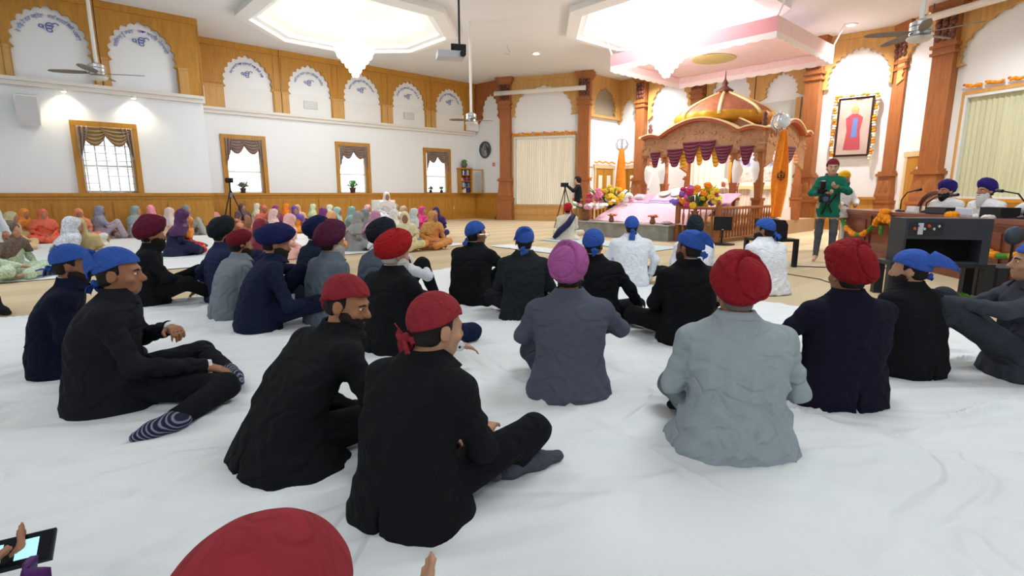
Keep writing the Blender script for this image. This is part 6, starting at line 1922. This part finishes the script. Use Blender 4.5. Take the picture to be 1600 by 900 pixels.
cam_at(W_ @ Matrix.Translation((0.10, 0.36, 1.05)), 'black camera held by the photographer in green', 1.1)
c2 = cam_at(W_ @ Matrix.Translation((0.14, 0.30, 1.18)) @ Matrix.Rotation(1.3, 4, 'X'), 'second black camera with upright flash on the green blouse', 1.0)
tag(MB().tube([(-0.04, 0.14, 0.83), (0.02, 0.20, 0.95), (-0.04, 0.30, 1.08), (-0.07, 0.34, 1.14)], 0.014, 6, W_).tube([(0.10, 0.12, 0.80), (0.06, 0.18, 0.92), (0.05, 0.32, 1.10)], 0.014, 6, W_).build('camera_strap', BLACK), 'black camera strap hanging down the green blouse', 'strap')
# man with yellow turban behind her
p = aty(1311, 330, 10.6)
figure('man in yellow turban and white kurta behind the photographer', (p.x, p.y), 175, stand(zp=0.62, legL=((-0.10, 0.04, 0.36), (-0.10, 0.0, 0.07), (-0.13, 0.14, 0.03)), legR=((0.10, 0.05, 0.36), (0.11, 0.02, 0.07), (0.14, 0.16, 0.03)), armR=((0.27, 0.06, 0.90), (0.14, 0.24, 0.86)), armL=((-0.27, 0.06, 0.90), (-0.14, 0.24, 0.86))), 'EDEDEB', 'cotton', 'E6E6E4', '9C6A4C', T('EDB41E', size=0.92, style='flat', seed=91), beard='3A322C', scale=1.08, h=0.016)
# videographer by the column
p = at(904, 346); p = Vector((2.15, 17.2, 0))
figure('videographer in black jacket and plaid skirt beside the column', (p.x, p.y), -80, stand(armL=((-0.24, 0.16, 1.16), (-0.08, 0.34, 1.30)), armR=((0.24, 0.16, 1.16), (0.08, 0.34, 1.30))), '23262C', 'cotton', '8A7A48', 'C9A088', S('2A2C32', tails=()), scale=1.04, h=0.018)
q = thing('video_tripod', 'tripod with video camera held by the videographer', 'tripod', (p.x - 0.45, p.y - 0.1, 0))
for a in (0.3, 2.4, 4.5): MB().tube([(0, 0, 1.3), (0.42 * math.cos(a), 0.42 * math.sin(a), 0)], 0.016, 6).build('leg', BLACK, q)
MB().bx(-0.14, 0.10, -0.05, 0.05, 1.33, 1.46).build('camera', BLACK, q); MB().tube([(0, 0, 1.28), (0, 0, 1.34)], 0.03, 8).build('head', BLACK, q)

# tripod with camera by the second window
pt = LF @ Vector((TW - 10.35, -0.75, 0))
q = thing('camera_tripod', 'unattended tripod with camera beside the second window', 'tripod', (pt.x, pt.y, 0))
for a in (0.2, 2.3, 4.4): MB().tube([(0, 0, 1.25), (0.45 * math.cos(a), 0.45 * math.sin(a), 0)], 0.018, 6).build('leg', BLACK, q)
MB().tube([(0, 0, 1.15), (0, 0, 1.45)], 0.025, 8).build('centre_column', BLACK, q)
MB().bx(-0.09, 0.09, -0.06, 0.06, 1.45, 1.60).build('camera', BLACK, q); MB().lathe([(0.05, 0), (0.06, 0.14)], 12, M=Matrix.Translation((0.02, -0.06, 1.53)) @ Matrix.Rotation(math.pi / 2, 4, 'X')).build('lens', BLACK, q)
MB().bx(-0.06, 0.06, -0.05, 0.05, 1.0, 1.15).build('tripod_head', mat('tripod_grey', '8A8C90', 0.4), q)
pt = at(780, 343)
q = thing('floor_stand', 'small black folded stand by the column base', 'stand', (pt.x, pt.y, 0))
for a in (0.5, 2.6, 4.7): MB().tube([(0, 0, 0.5), (0.2 * math.cos(a), 0.2 * math.sin(a), 0)], 0.025, 6).build('leg', BLACK, q)
MB().lathe([(0.1, 0.5), (0.12, 0.55)], 12).build('top', BLACK, q)

# plants on the sills, cupboard in the corner
def plant(x, lab, leaf, flower=None, s=1.0, pot='4A3A34'):
    q = thing('potted_plant', lab, 'plant', M=LF @ Matrix.Translation((x, 0.08, 1.14)) @ Matrix.Scale(s, 4))
    MB().lathe([(0.08, 0), (0.12, 0.18), (0.13, 0.2)], 12).build('pot', mat('pot_' + pot, pot, 0.7), q)
    r = random.Random(int(x * 10)); m = MB()
    for i in range(34):
        a = r.uniform(0, 6.28); d = r.uniform(0.12, 0.34); hh = r.uniform(0.05, 0.25)
        m.tube([(0, 0, 0.18), (d * 0.5 * math.cos(a), d * 0.35 * math.sin(a), 0.22 + hh), (d * math.cos(a), d * 0.6 * math.sin(a), 0.18 + hh * 0.6)], [0.008, 0.025, 0.004], 4)
    m.build('fronds', mat('leaf_' + leaf, leaf, 0.7, var=0.25, vscale=9), q)
    if flower:
        for i in range(6): MB().ell((r.uniform(-0.14, 0.14), r.uniform(-0.08, 0.08), 0.34 + r.uniform(-0.05, 0.08)), (0.05, 0.05, 0.04), 8, 5).build('flower', mat('bloom_' + flower, flower, 0.8), q)
    return q
plant(TW - 9.75, 'dark potted plant on the sill beside the tripod', '7A7A6A', s=0.8)
plant(TW - 5.90, 'green fern in a pot on the third window sill', '5E9A4C', s=1.0)
plant(TW - 2.40, 'red flowers in a pot on the left of the last sill', '6E9A5A', 'D8505A', 0.6)
plant(TW - 1.85, 'red flowers in a pot on the right of the last sill', '6E9A5A', 'D8505A', 0.6)
Fk = LF @ Matrix.Translation((TW - 0.78, -0.14, 1.12))
q = thing('wall_cupboard', 'open oak wall cupboard with books and folded cloths', 'cupboard', M=Fk)
MB().bx(-0.28, 0.28, 0.10, 0.12, 0, 1.05).build('back', OAK2, q)
for x in (-0.29, 0.27): MB().bx(x, x + 0.02, -0.16, 0.12, 0, 1.05).build('side', OAK2, q)
for k in range(5): MB().bx(-0.28, 0.28, -0.16, 0.12, k * 0.255, k * 0.255 + 0.02).build('shelf', OAK2, q)
MB().bx(-0.33, 0.33, -0.19, 0.12, 1.04, 1.09).build('cornice', OAK2, q)
dr = MB().bx(0, 0.5, -0.01, 0.01, 0, 0.06).bx(0, 0.5, -0.01, 0.01, 0.98, 1.04).bx(0, 0.05, -0.01, 0.01, 0, 1.04).bx(0.45, 0.5, -0.01, 0.01, 0, 1.04).build('door', OAK2, q, M=Matrix.Translation((0.29, -0.16, 0)) @ Matrix.Rotation(-0.5, 4, 'Z'))
MB().bx(0.05, 0.45, -0.004, 0.004, 0.06, 0.98).build('pane', GLASS, dr)
_r = random.Random(4)
CN = {'E8E4DC': 'cream', 'C8C4BC': 'grey', '3A3E8A': 'blue', 'E0A030': 'amber', 'B04A3A': 'red', '6A8AA0': 'teal'}
SN = ['bottom', 'second', 'third', 'top']; ON = ['first', 'second', 'third', 'fourth', 'fifth']
for k in range(4):
    x = -0.25
    for n_ in range(5):
        w_ = _r.uniform(0.06, 0.095); hh = _r.uniform(0.12, 0.21); c = _r.choice(list(CN))
        o = MB().bx(x, x + w_, -0.12, 0.06, k * 0.255 + 0.021, k * 0.255 + 0.021 + hh).bx(x + 0.004, x + w_ - 0.004, -0.125, -0.118, k * 0.255 + 0.05, k * 0.255 + 0.02 + hh * 0.8).build('book', mat('book_' + c, c, 0.7), M=Fk)
        tag(o, '%s book, %s from the left on the %s shelf of the wall cupboard' % (CN[c], ON[n_], SN[k]), 'book', 'books in the wall cupboard'); x += w_ + 0.012
q = thing('trophy_vase', 'dark green ornament standing on top of the wall cupboard', 'ornament', M=Fk @ Matrix.Translation((0, -0.02, 1.09)))
MB().lathe([(0.06, 0), (0.10, 0.05), (0.14, 0.16), (0.08, 0.26)], 12).build('bowl', mat('orn_green', '5A6A58', 0.5), q, smooth=True)
MB().ell((0, 0, 0.28), (0.13, 0.10, 0.08), 10, 6).build('foliage', MARIG, q, smooth=True)

# ---- the long desk with marigold swags
DF = frame((6.66, 10.74), (5.75, 5.2)); DL = flen((6.66, 10.74), (5.75, 5.2))
DESK = mat('mahogany', '7A4230', 0.35, var=0.2, vscale=3, stretch=(1, 1, 5), coat=0.3); DESKT = mat('mahogany_top', '8A5446', 0.3, coat=0.4)
t = thing('long_desk', 'long mahogany desk with moulded front on the right', 'desk', M=DF)
MB().bx(0, DL, 0.04, 0.70, 0.10, 0.76).build('carcass', DESK, t)
MB().bx(-0.06, DL, -0.02, 0.76, 0.78, 0.83).bx(-0.03, DL, 0.01, 0.73, 0.74, 0.78).build('desktop', DESKT, t)
MB().bx(-0.03, DL, 0.0, 0.73, 0.0, 0.12).build('plinth', DESK, t)
k = 1.12
for i in range(5):
    MB().frus(0.12 + k * i + 0.48, 0.03, 0.20, 0.66, 0.44, 0.012, 0.42, 0.012).build('front_panel', DESK, t)
    MB().bx(k * i - 0.01, k * i + 0.09, 0.015, 0.05, 0.12, 0.74).build('stile', DESK, t)
for i, (x0, x1, dip) in enumerate(((0.05, 1.75, 0.42), (1.85, 3.5, 0.40), (3.6, 5.4, 0.40))):
    g = thing('marigold_swag', ['marigold and green garland looped over the left end of the desk', 'marigold and green garland behind the keyboard amplifier', 'marigold and green garland at the right of the desk'][i], 'garland', M=DF)
    n = 8
    def gp_(s): return Vector((x0 + (x1 - x0) * s, -0.06, 0.80 - dip * 4 * s * (1 - s)))
    for j in range(n):
        a, b = j / n, (j + 1) / n
        pts = [gp_(a + (b - a) * q_ / 4) for q_ in range(5)]
        if j in (1, 4, 6): MB().tube(pts, 0.035, 8).build('leaf_strand', MARIG, g)
        else: bead_line(MB(), pts, 0.055, 0.06).build('flower_strand', MARI, g)
    for x in (x0, x1): bead_line(MB(), [(x, -0.06, 0.84), (x + 0.02, -0.07, 0.62)], 0.065, 0.06).build('flower_drop', MARI, g)
    MB().tube([(x1 + 0.02, -0.07, 0.6), (x1 + 0.03, -0.07, 0.45)], 0.035, 8).build('leaf_drop', MARIG, g)
# things on the desk
def mic(x, y, dx, dz, label):
    m = thing('gooseneck_microphone', label, 'microphone', M=DF @ Matrix.Translation((x, y, 0.83)))
    MB().lathe([(0.07, 0), (0.07, 0.02), (0.03, 0.04)], 12).build('foot', BLACK, m)
    MB().tube([(0, 0, 0.03), (0, 0, dz * 0.55), (dx * 0.35, 0, dz * 0.9), (dx, 0, dz)], 0.01, 6).build('gooseneck', BLACK, m, smooth=True)
    MB().tube([(dx, 0, dz), (dx * 1.25, 0, dz + 0.01)], 0.022, 8).build('capsule', BLACK, m)
mic(1.55, 0.3, 0.42, 0.36, 'gooseneck microphone at the left of the desk'); mic(2.0, 0.45, 0.6, 0.28, 'gooseneck microphone bent low over the desk'); mic(4.2, 0.35, -0.42, 0.34, 'gooseneck microphone in front of the white-bearded man'); mic(5.0, 0.35, -0.35, 0.32, 'gooseneck microphone near the right end of the desk')
def desk_box(x, y, sx, sy, sz, m, name, label, cat, face=None):
    o = thing(name, label, cat, M=DF @ Matrix.Translation((x, y, 0.832)))
    MB().bx(-sx / 2, sx / 2, -sy / 2, sy / 2, 0, sz).build('case', m, o)
    MB().bx(-sx / 2 + 0.02, sx / 2 - 0.02, -sy / 2 - 0.008, -sy / 2, 0.015, sz - 0.015).build('front_face', face or m, o)
desk_box(2.15, 0.18, 0.26, 0.05, 0.10, PAPER, 'name_card', 'white name card at the left of the desk', 'card')
desk_box(2.75, 0.28, 0.5, 0.2, 0.10, BLACK, 'mixer', 'black mixer on the desk', 'mixer', mat('mixer_face', '3A3C40', 0.4))
desk_box(3.35, 0.22, 0.36, 0.05, 0.11, PAPER, 'name_card', 'white name card before the white-bearded man', 'card', mat('card_blue', 'C8D4EA', 0.5))
desk_box(3.8, 0.34, 0.42, 0.2, 0.13, BLACK, 'harmonium_case', 'black instrument case on the desk', 'case')
lt = thing('carved_lectern', 'small carved arch-topped wooden lectern behind the desk', 'lectern', M=DF @ Matrix.Translation((0.75, 1.35, 0)))
MB().prism([(-0.5, 0), (0.5, 0), (0.5, 0.80)] + [(0.5 * math.cos(a * math.pi / 12), 0.80 + 0.36 * math.sin(a * math.pi / 12)) for a in range(1, 12)] + [(-0.5, 0.80)], -0.06, 0.06).build('arched_panel', CARVE, lt)
MB().tube([(0.5 * math.cos(a * math.pi / 12), -0.07, 0.80 + 0.36 * math.sin(a * math.pi / 12)) for a in range(0, 13)], 0.04, 8).build('arch_moulding', DARKW, lt)
MB().bx(-0.22, 0.26, -0.16, -0.06, 0.80, 0.90).build('paper', PAPER, lt)
# raised floor behind the desk and the seated priests
rp = thing('raised_platform', 'low carpeted platform behind the desk', 'platform', M=DF)
MB().bx(0.9, DL, 0.95, 2.2, 0, 0.44).build('base', mat('stage_carpet', 'B99A76', 0.9), rp); MB().bx(0.9, DL, 0.95, 2.2, 0.44, 0.47).build('white_cover', WHC, rp)
def priest(px, top, Y, hdg, label, beard, lean=0.02, seed=1, **k):
    q = aty(px, top, Y)
    man(label, (q.x, q.y), hdg, Pose(lean=(0, lean), wide=1.05, flare=0.15, zn=0.60, **k), 'EFF0F0', 'E8E8E6', 'A9765A', 1.0, 0.012, T('2E2470', size=1.0, style='flat', seed=seed), beard, '17130F', None, vent=False, garment='kurta', collar=False, coat_kind='cotton', blen=0.12 if beard != '1C1613' else 0.03, face=True, zloc=0.47, group='priests seated behind the desk', feet=False)
priest(1486, 277, 8.45, -100, 'black-bearded priest in white with violet turban at the desk', '1C1613', seed=97)
priest(1549, 276, 7.55, -95, 'white-bearded priest in white with violet turban at the desk', 'D9D6D2', seed=101, armL=((-0.34, 0.20, 0.34), (-0.30, 0.46, 0.36)))
q = aty(1640, 285, 6.6)
man('priest in white cut by the right edge behind the desk', (q.x, q.y), -95, Pose(lean=(0, 0.05), wide=1.05, armR=((0.34, 0.24, 0.34), (0.28, 0.5, 0.36))), 'EFF0F0', 'E8E8E6', 'A9765A', 1.0, 0.014, T('2E2470', size=1.0, style='flat', seed=103), '4A423C', vent=False, garment='kurta', collar=False, coat_kind='cotton', zloc=0.47, group='priests seated behind the desk', feet=False, shirt=None)
# reader inside the palki
q = SF @ Vector((2.62, 3.3, 0))
woman((q.x, q.y), 225, 'reader in white bent forward behind the pink cloths', 'F2F0EC', 'F2F0EC', 4, 0.95, z=0.75, group=None)

# ---- loudspeaker on its black table, monitor stand, keyboard amplifier on a trestle
def table(name, label, M, sx, sy, hz, m=BLACK, leg=0.03):
    t = thing(name, label, 'table', M=M)
    MB().bx(-sx / 2, sx / 2, -sy / 2, sy / 2, hz - 0.04, hz).build('tabletop', m, t)
    for x in (-sx / 2 + leg, sx / 2 - leg):
        for y in (-sy / 2 + leg, sy / 2 - leg): MB().bx(x - leg, x + leg, y - leg, y + leg, 0, hz - 0.04).build('leg', m, t)
    return t
pm = Matrix.Translation((4.12, 8.35, 0)) @ Matrix.Rotation(0.12, 4, 'Z')
table('black_table', 'low black table under the stage loudspeaker', pm, 0.62, 0.5, 0.44)
sp = thing('stage_loudspeaker', 'black wedge loudspeaker on the low black table', 'loudspeaker', M=pm @ Matrix.Translation((-0.02, 0, 0.44)) @ Matrix.Scale(0.82, 4))
MB().prism([(-0.22, 0), (0.22, 0), (0.22, 0.26), (0.16, 0.35), (-0.22, 0.37)], -0.2, 0.2).build('cabinet', BLACK, sp)
MB().bx(-0.14, 0.08, -0.12, 0.12, 0.365, 0.375).build('top_panel', mat('panel_grey', '3C4048', 0.4), sp)
for k in range(3): MB().bx(-0.12 + k * 0.07, -0.07 + k * 0.07, -0.1, 0.1, 0.375, 0.38).build('vent_slot', mat('slot_grey', '8A8E94', 0.4), sp)
p = at(1127, 382)
q = thing('screen_stand', 'small black screen on a round-footed stand before the railing', 'monitor', (p.x, p.y, 0), -0.15)
MB().lathe([(0.28, 0), (0.28, 0.02), (0.04, 0.04)], 20).build('foot', BLACK, q)
MB().tube([(0, 0, 0.02), (0, 0, 0.4)], 0.018, 8).build('pole', BLACK, q)
MB().bx(-0.19, 0.19, -0.03, 0.03, 0.32, 0.62).build('screen', BLACK, q); MB().bx(-0.17, 0.17, -0.034, -0.03, 0.35, 0.60).build('display', mat('screen_dark', '20232A', 0.3), q)
MB().bx(-0.02, 0.02, -0.037, -0.034, 0.333, 0.345).build('badge', PAPER, q)
# amplifier: top face control panel, open dark front below
pk_ = at(1480, 470); KM = Matrix.Translation((4.66, 5.75, 0)) @ Matrix.Rotation(-0.22, 4, 'Z')
table('trestle_table', 'black steel trestle under the keyboard amplifier', KM @ Matrix.Translation((0.0, 0.05, 0)), 0.98, 0.42, 0.40, mat('trestle_black', '222428', 0.5), 0.045)
table('trestle_table', 'second black trestle to the right of the amplifier', KM @ Matrix.Translation((0.95, 0.10, 0)), 0.80, 0.42, 0.36, mat('trestle_black', '222428', 0.5), 0.045)
a = thing('amplifier_case', 'wide black amplifier case with control panel on the trestle', 'amplifier', M=KM @ Matrix.Translation((0, 0, 0.40)) @ Matrix.Diagonal((0.80, 0.9, 1.0, 1)))
AMP = mat('amp_black', '30343C', 0.55)
MB().bx(-0.50, 0.50, -0.20, 0.20, 0.26, 0.48).build('upper_case', AMP, a)
MB().bx(-0.50, -0.47, -0.19, 0.20, 0.0, 0.26).build('side_panel', AMP, a); MB().bx(0.40, 0.50, -0.20, 0.20, 0.0, 0.26).build('side_panel', AMP, a)
MB().bx(-0.47, 0.40, 0.02, 0.20, 0.0, 0.26).build('recess', mat('amp_recess', '08090A', 0.9), a)
MB().bx(-0.47, 0.40, -0.19, 0.1, 0.0, 0.02).build('base_board', AMP, a)
MB().bx(-0.46, -0.06, -0.206, -0.20, 0.30, 0.44).build('control_panel', mat('amp_panel', '22262C', 0.4), a)
for k in range(6): MB().lathe([(0.018, 0), (0.014, 0.02)], 10, M=Matrix.Translation((-0.40 + k * 0.055, -0.206, 0.37 + 0.03 * (k % 2))) @ Matrix.Rotation(math.pi / 2, 4, 'X')).build('knob', STEEL if k % 3 else mat('knob_red', 'C0502A', 0.5), a)
MB().bx(-0.36, -0.30, -0.212, -0.206, 0.31, 0.43).build('badge', mat('badge_silver', 'C9CED4', 0.3, metal=0.5), a)
# large round desk fan / microphone shield at the right
pf_ = at(1585, 380, 0.55)
m = thing('round_microphone_shield', 'round black microphone shield on a stand at the right edge', 'microphone', (5.35, 5.6, 0))
MB().tube([(0, 0, 0), (0, 0, 0.62)], 0.012, 6).build('pole', BLACK, m); MB().lathe([(0.16, 0), (0.14, 0.02)], 14).build('foot', BLACK, m)
MB().lathe([(0.02, -0.04), (0.09, -0.03), (0.10, 0.0), (0.09, 0.03), (0.02, 0.04)], 18, M=Matrix.Translation((0, 0, 0.70)) @ Matrix.Rotation(math.pi / 2, 4, 'X')).build('shield', mat('shield_grey', '3C4654', 0.5), m, smooth=True)
# cables on the carpet
def cable(pts, label, r=0.008):
    tag(MB().tube([at(x, y, 0.01) for x, y in pts], r, 6).build('floor_cable', BLACK, smooth=True), label, 'cable')
cable([(1245, 416), (1300, 418), (1350, 414), (1392, 410)], 'black cable running from the low table to the desk')
cable([(1230, 428), (1280, 436), (1310, 446), (1350, 440), (1385, 418), (1440, 412)], 'black cable curving over the carpet behind the red turban', 0.006)
# fallen leaves by the trestle
p = at(1492, 466, 0.0)
q = thing('garland_leaves', 'green garland leaves fallen on the carpet under the trestle', 'leaves', (p.x, p.y, 0.0))
_r = random.Random(9)
for i in range(14):
    a_ = _r.uniform(0, 6.28); MB().tube([(0.02 * math.cos(a_), 0.02 * math.sin(a_), 0.02), (0.09 * math.cos(a_), 0.09 * math.sin(a_), 0.05), (0.17 * math.cos(a_), 0.17 * math.sin(a_), 0.015)], [0.006, 0.016, 0.003], 5).build('leaf', MARIG, q)
# hand with phone and purple cloth at the lower left corner, person beside the camera
q = Vector((-1.48, 0.80, 0)); hw_ = local(q, 50, 0.95, (-1.16, 0.97, 0.345))
man('seated person holding a phone, cut by the lower left corner', (q.x, q.y), 50, Pose(lean=(0, 0.0), armR=((0.24, 0.10, 0.24), hw_), handR=((-0.1, 0.9, 0.1), (-0.4, 0.0, 0.9), 0.7)), '1C1A20', '18181C', 'A9765A', 0.95, 0.009, S('5E2A7A'), group=None, body_h=0.008)
pp_ = aty(16, 866, 1.02)
ph_ = thing('phone', 'dark phone with lit screen held at the lower left corner', 'phone', M=Matrix.Translation(pp_) @ Matrix.Rotation(0.5, 4, 'Z') @ Matrix.Rotation(0.55, 4, 'X'))
MB().bx(-0.075, 0.075, -0.036, 0.036, -0.005, 0.005).build('case', BLACK, ph_)
MB().bx(-0.069, 0.069, -0.032, 0.032, 0.005, 0.007).build('screen', mat('phone_glass', '0C1018', 0.1), ph_)
for k in range(2): MB().bx(-0.05 + k * 0.06, -0.012 + k * 0.06, -0.022, 0.022, 0.007, 0.0075).build('screen_icon', mat('phone_lit', '9AD0E8', 0.3, emit=1.0), ph_)
pc_ = aty(52, 893, 0.98)
def pcl(u, v):
    return (pc_.x + (u - 0.5) * 0.085 * (1 - 0.5 * v), pc_.y + 0.02 * math.sin(u * 7) - 0.03 * (1 - v), pc_.z - 0.12 + 0.15 * v - 0.03 * (2 * u - 1) ** 2 * v)
tag(MB().grid(pcl, 14, 10).build('purple_cloth', cloth('4A1A5E', 'silk'), smooth=True, solid=0.012), 'purple cloth corner beside the phone at the lower left', 'cloth')
# someone in white walking past the left edge
p = at(-14, 488)
figure('person in white walking past at the left edge', (p.x, p.y), 95, stand(zp=0.72, legL=((-0.09, -0.08, 0.42), (-0.09, -0.25, 0.10), (-0.11, -0.12, 0.03)), legR=((0.10, 0.16, 0.44), (0.10, 0.20, 0.07), (0.12, 0.34, 0.03)), armL=((-0.24, -0.05, 1.0), (-0.24, 0.05, 0.80)), armR=((0.24, 0.0, 1.0), (0.24, 0.1, 0.80))), 'DDE6EC', 'cotton', 'ECECEA', 'A9765A', S('C8D8E4', tails=()), scale=0.95, h=0.016, bare=False)

bpy.data.objects.remove(_txo)
